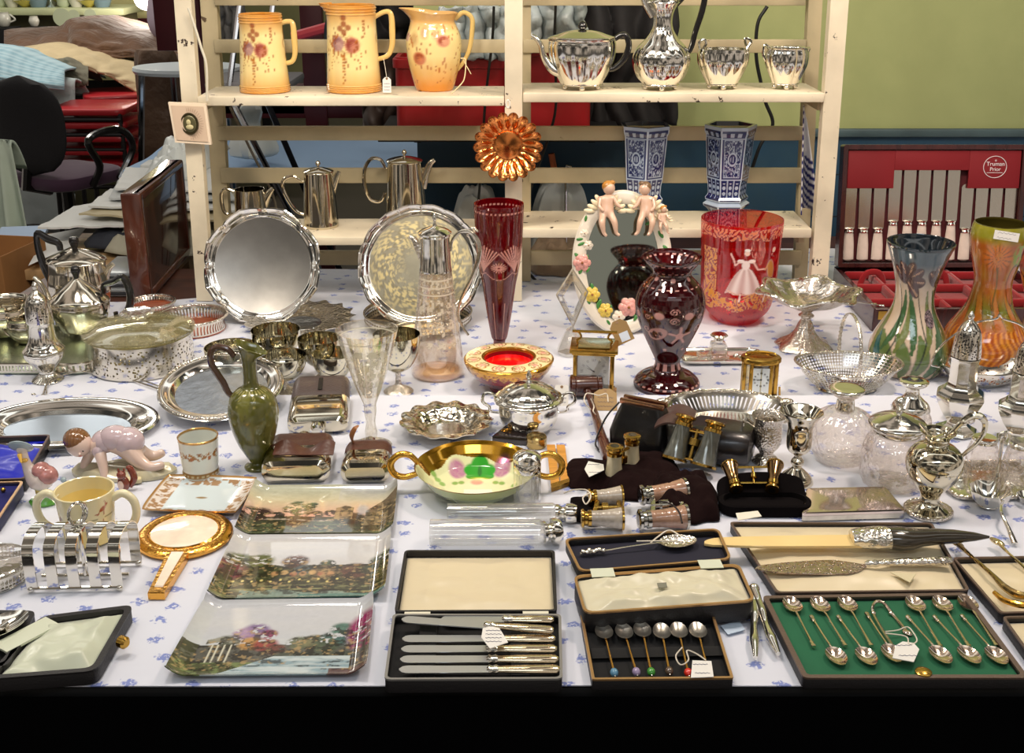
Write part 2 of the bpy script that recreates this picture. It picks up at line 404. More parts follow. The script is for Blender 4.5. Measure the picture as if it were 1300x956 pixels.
def tagshape(name,label,w,h,loc,rot,col=(230,228,222),string=None,cat='price tag',group=None,cut=.28,scrib=True):
# a luggage style tag with clipped top corners, a hole reinforcement and its string (world points)
 t=thing(name,label,cat,loc,0,group,rot)
 mb=MB(); c=cut*w; poly=[(-w/2,-h),(w/2,-h),(w/2,-c),(w/2-c,0),(-w/2+c,0),(-w/2,-c)]
 mb.prism(poly,0,.0008); mb.build('card',plain('tag_%d_%d_%d'%col,col,.7),t)
 if scrib:
  mb=MB()
  for k in range(3):
   y=-h*(.42+.2*k); mb.tube([(-w*.34+w*.68*i/14,y+h*.035*math.sin(i*2.3+k),.0010)for i in range(15)],.00035,4)
  mb.build('handwriting',plain('pen_ink',(70,74,110),.6),t)
 mb=MB(); mb.lathe([(.001,.0008),(.0028,.0008),(.0028,.0014),(.001,.0014)],14,o=(0,-h*.09,0)); mb.build('eyelet',plain('eyelet_brown',(140,110,80),.5),t)
 if string:
  inv=(Matrix.Translation(loc)@Matrix(Euler3(rot)).to_4x4()).inverted()
  MB().tube(bez([inv@Vector(p)for p in string],24),.0007,6).build('string',plain('white_string',(216,208,192),.8),t)
 return t
from mathutils import Euler
def Euler3(r):return Euler(r).to_matrix()
def ballfeet(t,pts,r,mat):
 for p in pts:MB().ell((p[0],p[1],r*.9),(r,r,r*.9),14,8).build('foot',mat,t)
def text(body,size,parent,loc,mat,rot=(0,0,0),ext=.0002,name='lettering'):
 cu=bpy.data.curves.new(name,'FONT'); cu.body=body; cu.size=size; cu.extrude=ext; cu.align_x='CENTER'; tmp=bpy.data.objects.new(name,cu); C.objects.link(tmp)
 dg=bpy.context.evaluated_depsgraph_get(); me=bpy.data.meshes.new_from_object(tmp.evaluated_get(dg)); bpy.data.objects.remove(tmp)
 o=bpy.data.objects.new(name,me); me.materials.clear(); me.materials.append(mat); C.objects.link(o); o.parent=parent; o.location=loc; o.rotation_euler=rot; return o
 # ================================================================== SETTING
def wallmat():
# painted tongue-and-groove wall: sage green above a dark blue dado
 m,nt,out=nmat('painted_wall'); p=nt.nodes.new('ShaderNodeBsdfPrincipled')
 tc=nt.nodes.new('ShaderNodeTexCoord'); sp=nt.nodes.new('ShaderNodeSeparateXYZ'); lnk(nt,tc.outputs['Object'],sp.inputs[0])
 n=nt.nodes.new('ShaderNodeTexNoise'); n.inputs['Scale'].default_value=14; n.inputs['Detail'].default_value=5
 lnk(nt,tc.outputs['Object'],n.inputs['Vector'])
 a=nt.nodes.new('ShaderNodeMix'); a.data_type='RGBA'; a.inputs['A'].default_value=(*lin((166,172,116)),1); a.inputs['B'].default_value=(*lin((152,160,106)),1)
 lnk(nt,n.outputs['Fac'],a.inputs['Factor'])
 b=nt.nodes.new('ShaderNodeMix'); b.data_type='RGBA'; b.inputs['A'].default_value=(*lin((24,66,98)),1); b.inputs['B'].default_value=(*lin((44,74,88)),1)
 lnk(nt,n.outputs['Fac'],b.inputs['Factor'])
 # plank grooves every 13 cm
 md=nt.nodes.new('ShaderNodeMath'); md.operation='MODULO'; md.inputs[1].default_value=.13; lnk(nt,sp.outputs['Z'],md.inputs[0])
 g=nt.nodes.new('ShaderNodeMath'); g.operation='LESS_THAN'; g.inputs[1].default_value=.004; lnk(nt,md.outputs[0],g.inputs[0])
 k=nt.nodes.new('ShaderNodeMix'); k.data_type='RGBA'; k.inputs['B'].default_value=(*lin((10,22,32)),1)
 lnk(nt,b.outputs['Result'],k.inputs['A']); lnk(nt,g.outputs[0],k.inputs['Factor'])
 lt=nt.nodes.new('ShaderNodeMath'); lt.operation='LESS_THAN'; lt.inputs[1].default_value=DADO; lnk(nt,sp.outputs['Z'],lt.inputs[0])
 f=nt.nodes.new('ShaderNodeMix'); f.data_type='RGBA'; lnk(nt,lt.outputs[0],f.inputs['Factor']); lnk(nt,a.outputs['Result'],f.inputs['A']); lnk(nt,k.outputs['Result'],f.inputs['B'])
 lnk(nt,f.outputs['Result'],p.inputs['Base Color']); p.inputs['Roughness'].default_value=.55
 bp=nt.nodes.new('ShaderNodeBump'); bp.inputs['Distance'].default_value=.004; bp.inputs['Strength'].default_value=.3; lnk(nt,n.outputs['Fac'],bp.inputs['Height']); lnk(nt,bp.outputs[0],p.inputs['Normal'])
 lnk(nt,p.outputs[0],out.inputs[0]); return m
YW=3.5
DADO=PY(1180,163,YW).z
floor=MB(); floor.box((-1,4.5,-.02),(12,13,.04)); struct('floor',floor,plain('floor_dark',(58,52,48),.4,var=.2,varscale=3))
xw0=PY(530,200,YW).x
w=MB(); w.box(((xw0+4)/2,YW+.06,1.5),(4-xw0,.12,3.0)); struct('wall_back',w,wallmat())
w=MB(); w.box(((xw0+4)/2,YW-.008,DADO-.012),(4-xw0,.016,.024),bev=.004); struct('trim_dado_rail',w,plain('rail_grime',(66,84,88),.5,var=.3,varscale=6))
w=MB(); w.box((-1,11.05,1.5),(12,.1,3)); struct('wall_far',w,plain('far_wall',(150,148,100),.7,var=.2,varscale=1))
# ---- tables
YF0=P(650,870,ZF).y; YF1=P(650,501,ZF).y
def clothmat(name,base,spec_scale=17.0):
 m,nt,out=nmat(name); p=nt.nodes.new('ShaderNodeBsdfPrincipled')
 tc=nt.nodes.new('ShaderNodeTexCoord')
 n=nt.nodes.new('ShaderNodeTexNoise'); n.inputs['Scale'].default_value=150; n.inputs['Detail'].default_value=1
 lnk(nt,tc.outputs['Object'],n.inputs['Vector'])
 ad=nt.nodes.new('ShaderNodeMix'); ad.data_type='RGBA'; ad.blend_type='LINEAR_LIGHT'; ad.inputs['Factor'].default_value=.010
 lnk(nt,tc.outputs['Object'],ad.inputs['A']); lnk(nt,n.outputs['Color'],ad.inputs['B'])
 mp=nt.nodes.new('ShaderNodeMapping'); mp.inputs['Scale'].default_value=(spec_scale,spec_scale*1.25,0); lnk(nt,ad.outputs['Result'],mp.inputs[0])
 v=nt.nodes.new('ShaderNodeTexVoronoi'); v.inputs['Scale'].default_value=1; v.inputs['Randomness'].default_value=.62; v.voronoi_dimensions='2D'
 lnk(nt,mp.outputs[0],v.inputs['Vector'])
 lt=nt.nodes.new('ShaderNodeMapRange'); lt.inputs['From Min'].default_value=.125; lt.inputs["From Max"].default_value=.19; lt.inputs['To Min'].default_value=1; lt.inputs['To Max'].default_value=0
 lnk(nt,v.outputs['Distance'],lt.inputs['Value'])
 n2=nt.nodes.new('ShaderNodeTexNoise'); n2.inputs['Scale'].default_value=230; lnk(nt,tc.outputs['Object'],n2.inputs['Vector'])
 cr=nt.nodes.new('ShaderNodeMapRange'); cr.inputs['From Min'].default_value=.38; cr.inputs["From Max"].default_value=.44; lnk(nt,n2.outputs['Fac'],cr.inputs['Value'])
 mu=nt.nodes.new('ShaderNodeMath'); mu.operation='MULTIPLY'; lnk(nt,lt.outputs[0],mu.inputs[0]); lnk(nt,cr.outputs[0],mu.inputs[1])
 mx=nt.nodes.new('ShaderNodeMix'); mx.data_type='RGBA'; mx.inputs['A'].default_value=(*lin(base),1); mx.inputs['B'].default_value=(*lin((124,138,196)),1)
 lnk(nt,mu.outputs[0],mx.inputs['Factor']); lnk(nt,mx.outputs['Result'],p.inputs['Base Color'])
 p.inputs['Roughness'].default_value=.7
 b,t,o=bumpnode(nt,'noise',9,.5,.01,3); lnk(nt,b.outputs[0],p.inputs['Normal'])
 lnk(nt,p.outputs[0],out.inputs[0]); return m
CL=clothmat('sprigged_cloth',(212,216,228))
def cloth_top(name,x0,x1,y0,y1,z,label,back_drop=.0,amp=.0012):
 mb=MB(); nx,ny=150,90
 def fn(a,b):
  x=x0+(x1-x0)*a; y=y0+(y1-y0)*b
  h=noise.noise(Vector((x*5,y*7,z*9)))*amp+abs(noise.noise(Vector((x*2.2+3,y*3,4))))*amp*.8
  return(x,y,z-amp*.9+h*.9)
 mb.grid(fn,nx,ny,thick=.0015)
 return tag(mb.build(name,CL),label,'tablecloth')
cloth_top('tablecloth',-1.5,1.9,YF0,YF1,ZF,'white cotton tablecloth with small blue sprigs, spread over the front table')
xr0=P(200,380,ZB).x
o=thing('trestle_table','front trestle table under the sprigged cloth, its edge in the dark','table',(.2,(YF0+YF1)/2,0))
DW=woodmat('dark_table_wood',(58,34,26),(96,58,44),5,.35)
DK=plain('dark_table_underside',(10,10,11),.8)
MB().box((0,0,ZF-.020),(3.4,YF1-YF0-.004,.030),bev=.003).build('tabletop',DK,o)
# heavy black skirting cloth hung in front
sk=MB()
def skf(a,b):return(-1.7+3.4*a,-(YF1-YF0)/2-.006+.012*math.sin(a*130)*(1-b),ZF-.012-.72*(1-b))
sk.grid(skf,200,6); sk.build('table_skirt',plain('black_table_skirt',(5,5,6),.95,spec=.05),o)
for sx in(-1.5,1.5):
 for sy in(-.3,.3):MB().box((sx,sy,(ZF-.035)/2),(.05,.05,ZF-.035)).build('leg',DK,o)
o=thing('wooden_table','rear table of dark reddish wood, half covered by the cloth','table',(0,0,0))
yb1=3.46; xl=P(10,372,ZB).x
xbm=PY(530,200,YW).x+.02
poly=[(xl-.02,YF1+.002),(1.9,YF1+.002),(1.9,yb1),(xbm,yb1),(xbm,3.10),(P(85,330,ZB).x,3.10)]
MB().prism(poly,ZB-.045,ZB-.005,.002).build('tabletop',DW,o)
for x,y in((xl+.2,2.3),(1.8,2.3),(1.8,3.4),(-.9,3.04)):MB().box((x,y,(ZB-.045)/2),(.06,.06,ZB-.045)).build('leg',DW,o)
# rear cloth, its back edge curves away to the left of the shelves
def rcf(a,b):
 x=-1.5+3.3*a; xs=(x-P(200,380,ZB).x)
 yb=(3.08 if x<xbm+.02 else 3.30)if x>P(275,365,ZB).x else P(200,383,ZB).y+.05*max(0,min(1,xs/.15))
 y=YF1-.0+.003+(yb-YF1)*b
 h=noise.noise(Vector((x*5,y*7,2)))*.0014
 return(x,y,ZB-.0012+h*.8)
mb=MB(); mb.grid(rcf,160,90,thick=.0012); tag(mb.build('tablecloth',CL),'white cotton tablecloth with small blue sprigs, under the rear silver and vases','tablecloth')
# ------------------------------------------------------------------ display shelves
YS=2.80; YR=2.975
CREAM=chipmat('cream_shelf_paint',(238,226,200),(52,34,26),34,.645)
SLATP=chipmat('aged_slat_paint',(190,176,142),(84,66,46),18,.68,.55)
sh=thing('display_shelves','cream painted wooden shelf unit with two bays, standing on the rear table','shelves',(0,0,0))
zt=PY(240,-170,YS).z
def post(name,px_t,px_b,wpx,y,dy=.03,pyb=385,m=CREAM,nm='post'):
 x=PY(px_t,60,y).x; xb=PY(px_b,340,y).x; wd=wpx*M((x,y,1.2))
 mb=MB(); q=[(-wd/2,-dy/2),(wd/2,-dy/2),(wd/2,dy/2),(-wd/2,dy/2)]
 mb.loft([[(xb+a,y+b,ZB+.001)for a,b in q],[(x+a,y+b,zt)for a,b in q]]); return mb.build(nm,m,sh)
post('p',242,258,21,YS)
post('p',652,652,22,YS,nm='post');
post('p',1056,1040,22,YS)
post('p',275,286,20,YR,m=SLATP); post('p',667,668,12,YR,m=SLATP); post('p',1024,1016,17,YR,m=SLATP)
def shelfboard(x0,x1,py,zpx=16):
 a=PY(x0,py,YS-.02); b=PY(x1,py,YS-.02); th=zpx*M(a)
 mb=MB(); mb.box(((a.x+b.x)/2,(YS-.02+YR)/2,a.z-th/2),(b.x-a.x,YR-YS+.02,th),bev=.003)
 mb.build('shelf',CREAM,sh); return a.z
Z1L=shelfboard(250,640,122.5,12); Z1R=shelfboard(664,1047,118,12)
Z2L=shelfboard(268,641,301,11); Z2R=shelfboard(663,1031,290.5,12)
def slat(x0,x1,y0,y1,y=YR-.016,m=SLATP):
 a=PY(x0,y0,y); b=PY(x1,y1,y); MB().box(((a.x+b.x)/2,y,(a.z+b.z)/2),(b.x-a.x,.012,a.z-b.z),bev=.002).build('back_slat',m,sh)
for x0,x1 in((272,660),(664,1022)):
 slat(x0,x1,-12,7); slat(x0,x1,50,67); slat(x0+4,x1-2,160,178); slat(x0+8,x1-4,213,232); slat(x0+10,x1-6,318,336)
for(xa,za)in((242,Z1L),(250,Z2L),(1050,Z1R),(1040,Z2R)):
 x=PY(xa,130,YS).x+(.012 if xa<600 else-.012)
 MB().box((x,(YS+YR)/2,za-.03),(.014,YR-YS-.02,.03)).build('end_rail',SLATP,sh)
 # ================================================================== BACKGROUND STALL (left, far)
def lump(name,mat,label,cat,x0,x1,ytop,ybot,Y,bulge=.25,nz=3,amp=.05,paint=None,seed=1,group=None,topf=None):
# a heap of cloth: front hangs from ytop (px, may be a list across) to ybot at distance about Y and runs back from its crest
 nx,ny=60,36; mb=MB()
 yt=ytop if hasattr(ytop,'__len__')else[ytop,ytop]; yb=ybot if hasattr(ybot,'__len__')else[ybot,ybot]
 def fn(a,b):
  px=x0+(x1-x0)*a; t=float(np.interp(a,np.linspace(0,1,len(yt)),yt)); q=float(np.interp(a,np.linspace(0,1,len(yb)),yb))
  if b<.7:
   k=b/.7; py=q+(t-q)*k; p=PY(px,py,Y+bulge*k*k)
  else:
   k=(b-.7)/.3; p=PY(px,t,Y+bulge); p=p+Vector((0,k*bulge*2.2,-k*k*.12))
  n=noise.noise(Vector((p.x*nz*1.2,p.z*nz*2.5+a*2,seed)))*amp+abs(noise.noise(Vector((p.x*nz*2,p.z*nz*5+a*4,seed+5))))*amp*.8+abs(noise.noise(Vector((p.x*nz*3+p.z*9,p.z*nz*11,seed+8))))*amp*.7
  e=math.sin(PI*min(1,max(0,a)))**.3
  return(p.x,p.y-n*e,p.z+n*.4*e)
 mb.grid(fn,nx,ny,paint=paint,thick=.012); return tag(mb.build(name,mat,sharp=180),label,cat,group)
WHITECLOTH=plain('white_stall_cloth',(196,206,206),.8,0,('noise',6,.6,.03,3))
BROWNC=plain('brown_cloth',(98,68,46),.75,0,('noise',9,.8,.04,3),var=.25,varscale=4,sheen=.3)
TANC=plain('tan_cloth',(198,178,140),.75,0,('noise',9,.5,.03,3),var=.12,varscale=5)
lump('white_table_cover',WHITECLOTH,'white cloth hanging over the far clothes stall behind the office chair','cloth',-120,95,[84,90,100],[330,300,290],6.6,.1,3,.05)
def ging(U,V):
 c=solid(U,(146,178,190)); s=(np.sin(U*95+3*np.sin(V*5))>.25)*.4; c=mixc(c,s.astype(float),(96,136,156))
 s=(np.sin(V*85)>.25)*.4; return mixc(c,s.astype(float),(206,222,226))
lump('checked_cloth',painted('checked_cotton',.8,0),'pale blue checked cloth draped over the white stall cover at left','cloth',-110,82,[46,54,66,88],[80,90,110,112],6.35,.3,2.5,.06,paint=ging)
lump('brown_cloth',BROWNC,'large brown cloth heaped along the far clothes stall','cloth',5,228,[38,38,26,40,58],[66,66,72,76,90],7.3,.5,2,.12)
lump('tan_cloth',TANC,'tan cloth spilling over the edge of the far stall below the brown one','cloth',22,180,[62,56,60,76,80],[72,74,84,96,120],6.9,.3,2.5,.05)
lump('grey_cloth',plain('grey_olive_cloth',(112,108,92),.8,0,('noise',9,.5,.03,3)),'grey green cloth folded beneath the tan cloth','cloth',60,112,[76,74,82],[95,110,106],6.8,.1,3,.03)
t=thing('clothes_table','dark table under the heaps of cloth on the far stall','table',PY(110,100,7.6)-Vector((0,0,PY(110,100,7.6).z)))
MB().box((0,.1,.60),(2.6,1.1,.04)).build('tabletop',DK,t)
for sx in(-1.2,1.2):MB().box((sx,-.3,.3),(.05,.05,.58)).build('leg',DK,t)
# glassware stall at far left top
YG=8.6; gz=PY(60,9,YG).z
t=thing('glass_stall_table','pale shelf edge of the glassware stall at the far end of the hall','table',(PY(40,20,YG).x,YG,0))
MB().box((0,.2,gz-.03),(1.35,.5,.05),bev=.01).build('shelf',plain('pale_green_shelf',(200,206,160),.4),t)
for sx in(-.6,.6):MB().box((sx,.2,(gz-.055)/2),(.06,.4,gz-.056)).build('side_panel',plain('olive_panel',(120,116,84),.6),t)
MB().box((0,.42,gz-.25),(1.2,.03,.34)).build('back_panel',plain('olive_panel',(120,116,84),.6),t)
PG=plain('pale_green_china',(186,196,164),.2,coat=.5); PW=plain('off_white_china',(212,210,196),.2,coat=.5)
gl_=glassmat('far_glass',(.8,.9,.86),.25,.05,edge=.9,body=.35,bodycol=(190,206,196))
shapes=[[(.03,0),(.045,.02),(.05,.09),(.04,.12)],[(.03,0),(.008,.02),(.008,.07),(.04,.11),(.045,.16)],[(.05,0),(.07,.05),(.06,.09),(.03,.12),(.035,.15)],[(.02,0),(.06,.03),(.09,.05)],[(.035,0),(.06,.06),(.02,.13),(.015,.19),(.03,.2)]]
rg=random.Random(3)
cols=['clear','pale green','off white','yellow','smoky blue']; ms=[gl_,PG,PW,plain('yellow_glass',(206,190,90),.15,coat=.5),plain('smoky_blue_glass',(110,134,146),.12,coat=.6)]
kinds=['beaker','goblet','pot','dish','bottle']
for i in range(17):
 k=i*7%5; c=(i*3+1)%5; px=-6+i*8.2
 q=PY(px,8,YG-.0); mb=MB(); mb.lathe([(.001,0)]+shapes[k]+[(shapes[k][-1][0]*.9,shapes[k][-1][1]-.005)],20)
 o=mb.build(['glass_beaker','glass_goblet','china_pot','footed_dish','glass_bottle'][k],ms[c]); o.location=(q.x,YG+.08+(i%2)*.13,gz-.005)
 tag(o,'small %s %s on the far glassware stall'%(cols[c],kinds[k]),kinds[k],'glass and china on the far stall')
o.location.z=gz-.005
for px,py,r in((79,22,10.5),(94,20,7),(115,19,7)):
 q=PY(px,py,YG-.12); mb=MB(); mb.lathe([(.001,0),(r*.006,.004),(r*.006,.008),(.001,.006)],28)
 o=mb.build('hanging_plate',PG,rot=(PI/2,0,0)); o.location=q; tag(o,{10.5:'largest pale green plate hung from the far glass stall edge',7:('pale green plate hung beside the largest at the far stall' if px<100 else 'pale green plate hung alone at the far stall end')}[r],'plate','hung plates')
for px,w_,lab in((6,18,'white two-handled pot under the far glass stall shelf'),(44,13,'short white cup under the far glass stall shelf')):
 q=PY(px,33,YG-.2); r=w_*M(q)/2; t=thing('china_pot',lab,'pot',q); mb=MB(); mb.lathe(smooth_prof([(.001,0),(r*.6,0),(r,r*.9),(r*.75,r*1.7),(r*.8,r*1.9)],14),24); mb.build('body',PW,t)
 if px<20:
  for s in(-1,1):MB().tube(bez([(s*r*.8,0,r*.5),(s*r*1.6,0,r*.9),(s*r*.9,0,r*1.6)],12),r*.13).build('handle',PW,t)
 MB().box((0,0,-q.z/2-.003),(r*3,.2,q.z-.01)).build('stand',DK,t)
 # pale partition with dark red dado and a lit lamp
w=MB(); a=PY(141,0,9.2); b=PY(262,0,9.2); w.box(((a.x+b.x)/2,9.2,1.4),(b.x-a.x,.08,2.8)); struct('wall_partition',w,plain('partition_cream',(190,184,128),.6,var=.1,varscale=2))
w=MB(); a=PY(149,27,9.1); w.box(((a.x+b.x)/2,9.13,a.z-.08),(b.x-a.x,.05,.2)); struct('trim_red',w,plain('oxblood_paint',(82,22,30),.4))
DR=plain('dark_red_timber',(74,20,28),.4,var=.2,varscale=5)
t=thing('wooden_screen','dark red timber screen standing behind the left bay of the shelves','screen',(PY(300,0,5.6).x,5.6,0))
ox=t.location.x
def bar(px0,px1,Y,z0,z1,nm):
 a,b=PY(px0,100,Y).x-ox,PY(px1,100,Y).x-ox; MB().box(((a+b)/2,Y-5.6,(z0+z1)/2),(b-a,.05,z1-z0),bev=.004).build(nm,DR,t)
bar(386,414,5.6,0,2.3,'post'); bar(205,262,5.6,PY(230,64,5.6).z,2.2,'panel'); bar(240,470,5.62,PY(300,150,5.6).z,PY(300,125,5.6).z,'rail'); bar(246,268,5.62,0,2.0,'post'); bar(270,386,5.62,.78,.92,'rail')
ln=thing('hanging_lamp','bright bare lamp hanging over the far end of the hall','lamp',PY(186,-2,8.4))
MB().ell((0,0,0),(.085,.085,.08),20,12).build('bulb',plain('lit_bulb',(255,240,225),.3,emit=14),ln)
MB().tube([(0,0,.07),(0,0,.5)],.02).build('cord',plain('lamp_flex',(160,150,160),.5),ln)
pl_=bpy.data.lights.new('lamp_light','POINT'); pl_.energy=9; pl_.color=(1,.9,.8); pl_.shadow_soft_size=.1
po=bpy.data.objects.new('lamp_light',pl_); C.objects.link(po); po.location=PY(186,8,8.2)
MB_=MB(); q=PY(208,14,7.8); MB_.lathe(smooth_prof([(.02,.35),(.06,.2),(.1,0),(.09,-.12),(.02,-.22)],20),20,mod=lambda u,i:1+.12*math.sin(u*40)); o=MB_.build('plastic_bag',plain('lilac_plastic',(160,146,160),.4),loc=q); tag(o,'grey lilac plastic bag hanging beside the bright lamp','bag')
# office chair
q=P(72,262,0); q=Vector((PY(80,200,5.7).x,5.7,0)); k=M((q.x,q.y,.7))
t=thing('office_chair','black and purple office swivel chair beside the far clothes stall','chair',q,R(-28))
BF=plain('black_chair_fabric',(20,18,22),.85,0,('noise',80,.3,.003,2)); PF=plain('purple_chair_fabric',(66,40,62),.85,sheen=.4)
mb=MB()
for i in range(13):
 pass
rings=[]
for i in range(15):
 a=i/14; z=.50+.47*a; wv=.235*math.sin(PI*min(1,(.16+.84*a)*1.0)**.6*.98)**.45 if a<1 else .05
 wv=.22*(1-abs(2*a-1)**3.2)**.5+.012; dy=.05*(1-abs(2*a-1)**3)**.5+.006; yc=.03*math.sin(a*3)
 rings.append([(wv*math.cos(2*PI*j/28),yc+dy*math.sin(2*PI*j/28)-.2,z)for j in range(28)])
mb.loft(rings); mb.build('backrest',BF,t)
mb=MB(); mb.slab(.46,.44,.43,.50,.12,.025); mb.build('seat',PF,t)
MB().tube([(0,-.2,.6),(0,-.24,.45),(0,-.1,.41)],.025).build('back_support',EBONY,t)
for s in(-1,1):MB().tube(bez([(s*.24,-.05,.45),(s*.3,-.05,.55),(s*.3,-.1,.68),(s*.29,.1,.7),(s*.27,.2,.6),(s*.24,.12,.45)],26),.018).build('armrest',EBONY,t)
MB().tube([(0,0,.43),(0,0,.08)],.03).build('column',EBONY,t)
for i in range(5):
 a=2*PI*i/5; MB().tube([(0,0,.1),(.3*math.cos(a),.3*math.sin(a),.07)],.022).build('leg',EBONY,t); MB().ell((.3*math.cos(a),.3*math.sin(a),.03),(.03,.03,.03),10,6).build('caster',EBONY,t)
 # stacking chairs with red seats
def red_chair(px,Y,lab,rz=0):
 t=thing('stacking_chair',lab,'chair',(PY(px,150,Y).x,Y,0),rz,'dark chairs with red seats')
 RC=plain('red_seat_vinyl',(176,30,38),.4,coat=.3); BK=plain('black_chair_frame',(18,12,14),.4)
 for z in(.40,.47,.54,.61,.68):mb=MB(); mb.slab(.42,.40,z,z+.035,.05,.012); mb.build('seat',RC,t)
 for sx in(-1,1):
  for sy in(-1,1):MB().tube([(sx*.2,sy*.19,0),(sx*.18,sy*.18,.70)],.014).build('leg',BK,t)
 for z in(.3,.5,.58,.66):MB().tube([(-.19,-.19,z),(.19,-.19,z)],.012).build('stretcher',BK,t)
 return t
red_chair(124,6.4,'stack of dark chairs with red seats just right of the office chair')
red_chair(156,6.95,'stack of dark chairs with red seats nearest the chrome table leg',R(20))
# white round folding table behind
q=PY(238,84,5.9); t=thing('round_table','white round folding table at the far side behind the left shelf post','table',(q.x,5.9,0))
mb=MB(); mb.lathe([(.001,q.z-.03),(.26,q.z-.03),(.27,q.z-.015),(.265,q.z),(.001,q.z)],40,sy=.8); mb.build('tabletop',plain('white_laminate',(206,216,222),.3),t)
for s in((-.20,-.1,-.09),(.2,-.1,.02),(-.12,.15,0),(.12,.15,0)):MB().tube([(s[0],s[1],q.z-.03),(s[0]+s[2],s[1]-.05,0)],.016).build('leg',CHROME,t)
q=PY(203,128,6.3); mb=MB()
mb.lathe(smooth_prof([(.02,.26),(.1,.26),(.12,.1),(.13,-.1),(.12,-.3),(.02,-.3)],18),24,sy=.6,mod=lambda u,i:1+.1*math.sin(u*31+i*6)+.07*math.sin(u*13))
o=mb.build('brown_bag',plain('brown_leather_far',(98,74,56),.5,0,('noise',14,.8,.02,3)),loc=q); tag(o,'slouching brown bag hanging behind the chrome table leg','bag')
# near left: pale cloth-covered table corner
t=lump('pale_table_cover',plain('pale_green_cover',(186,200,184),.75,0,('noise',5,.4,.03,3)),'pale green white cloth over the table corner at the left edge','cloth',-80,14,[176,176,178],[446,446,446],4.4,.05,4,.012)
mb=MB()
def cf(a,b):
 tl,br=PY(10,177,4.4),PY(50,330,4.4); xr=PY(14,177,4.4).x+(br.x-PY(14,177,4.4).x)*(1-b)**.9; return(tl.x-.04+(xr-tl.x+.04)*a,4.39-.03*math.sin(a*7+1)*(1-b)-.02*(1-b),br.z+(tl.z-br.z)*b)
mb.grid(cf,30,16,thick=.006); o=mb.build('corner_drape',plain('pale_green_cover',(186,200,184)),None,sharp=180); tag(o,'falling corner fold of the pale cloth at the left edge','cloth')
# ---- side surface behind the tea set: board, box, papers
zb_=ZB-.02
a=PY(30,338,3.2)
t=thing('side_table','light wood table edge beneath the blue board at the left','table',(P(-20,320,ZB).x,3.33,0))
LW=woodmat('light_wood',(150,116,76),(186,150,104),6,.5)
zt_=ZB+.0
MB().box((.02,0,zt_-.03),(1.1,.42,.03),bev=.003).build('tabletop',LW,t)
for sx,sy in((-.45,-.17),(.5,-.17),(-.45,.17),(.5,.17)):MB().box((sx,sy,(zt_-.046)/2),(.05,.05,zt_-.047)).build('leg',LW,t)
mb=MB(); pz=zt_-.014
def quad(name,pts,z0,th,mat,lab,cat,grp=None,amp=0,n=26):
# a sheet given by its four corner points (px,py at height z0)
 w=[P(x,y,z0)for x,y in pts]; mb=MB()
 def fn(a,b):
  p=w[0].lerp(w[1],a).lerp(w[3].lerp(w[2],a),b); h=abs(noise.noise(Vector((p.x*13+z0*90,p.y*11,z0*40))))*amp+abs(noise.noise(Vector((p.x*30,p.y*22,z0*60))))*amp*.5
  return(p.x,p.y,z0+h)
 mb.grid(fn,n,n,thick=th); return tag(mb.build(name,mat,sharp=30 if amp else 35),lab,cat,grp)
quad('blue_board',[(-15,313),(52,306),(62,286),(2,318-30)],zt_+.006,.01,plain('pale_blue_board',(150,174,204),.6),'pale blue board lying on the side table at far left','board')
CB=plain('brown_cardboard',(140,96,52),.8,var=.15,varscale=10)
q=P(-4,378,ZB-.10); t=thing('cardboard_box','open brown cardboard box with a word in marker pen, left edge behind the silver','box',(q.x-.05,q.y+.02,.60),R(-10))
mb=MB(); mb.traybox(.30,.22,.185,.004,.003,.004); mb.build('box_body',CB,t)
text('Chr',.04,t,(.05,-.1115,.125),plain('marker_ink',(30,22,18),.6),(PI/2,R(-8),0),.0003,'marker_word')
MB().box((0,0,-.30),(.34,.26,.594)).build('stand',DK,t)
PAPER=plain('white_paper',(206,208,206),.7); PAPER2=plain('grey_paper',(176,180,180),.7); BUFF=plain('buff_folder',(176,164,132),.7)
FLIMSY=plain('crumpled_tissue',(196,200,200),.6,0,('noise',30,.5,.01,3))
quad('paper_sheet',[(36,337),(92,312),(110,288),(58,298)],zt_+.012,.001,PAPER,'white paper sheet with faint writing under the folders, lowest','paper','papers')
def crump(name,x0,x1,y0,y1,z,th,mat,lab,cat,amp,seed,grp=None,nz=9):
# a crumpled wad spread over a patch of surface; rises to th in the middle
 A=P(x0,y1,z); B=P(x1,y1,z); Cc=P((x0+x1)/2,y0,z); mb=MB()
 wd=(B.x-A.x)/2; dp=max(.05,(Cc.y-A.y)/2)
 cx,cy=(A.x+B.x)/2,A.y+dp
 def fn(a,b):
  u,v=2*a-1,2*b-1; r=max(abs(u),abs(v)); ang=math.atan2(v,u)
  x=u*wd*(1-.2*abs(v)+.12*noise.noise(Vector((ang*2,seed,0)))); y=v*dp*(1-.2*abs(u)+.12*noise.noise(Vector((ang*2,seed+9,0))))
  q=Vector((x*nz,y*nz,seed)); n=abs(noise.noise(q))*1.0+abs(noise.noise(q*2.3))*.6+abs(noise.noise(q*5))*.25
  return(cx+x,cy+y,z+.002+(th*(1-r**3)+amp*n*(1-r**6)))
 mb.grid(fn,60,44); o=mb.build(name,mat,sharp=180 if nz<9 else 50); mod=o.modifiers.new('s','SOLIDIFY'); mod.thickness=.002; mod.offset=-1
 return tag(o,lab,cat,grp)
crump('dark_jacket',92,200,292,318,zt_,.03,plain('navy_jacket',(34,38,48),.8),'dark navy folded cloth between the papers','cloth',.03,3,nz=6)
crump('crumpled_tissue',100,300,250,330,zt_,.045,plain('tissue_olive',(158,154,136),.6),'crumpled beige tissue paper under the stacked white folders','tissue paper',.05,5)
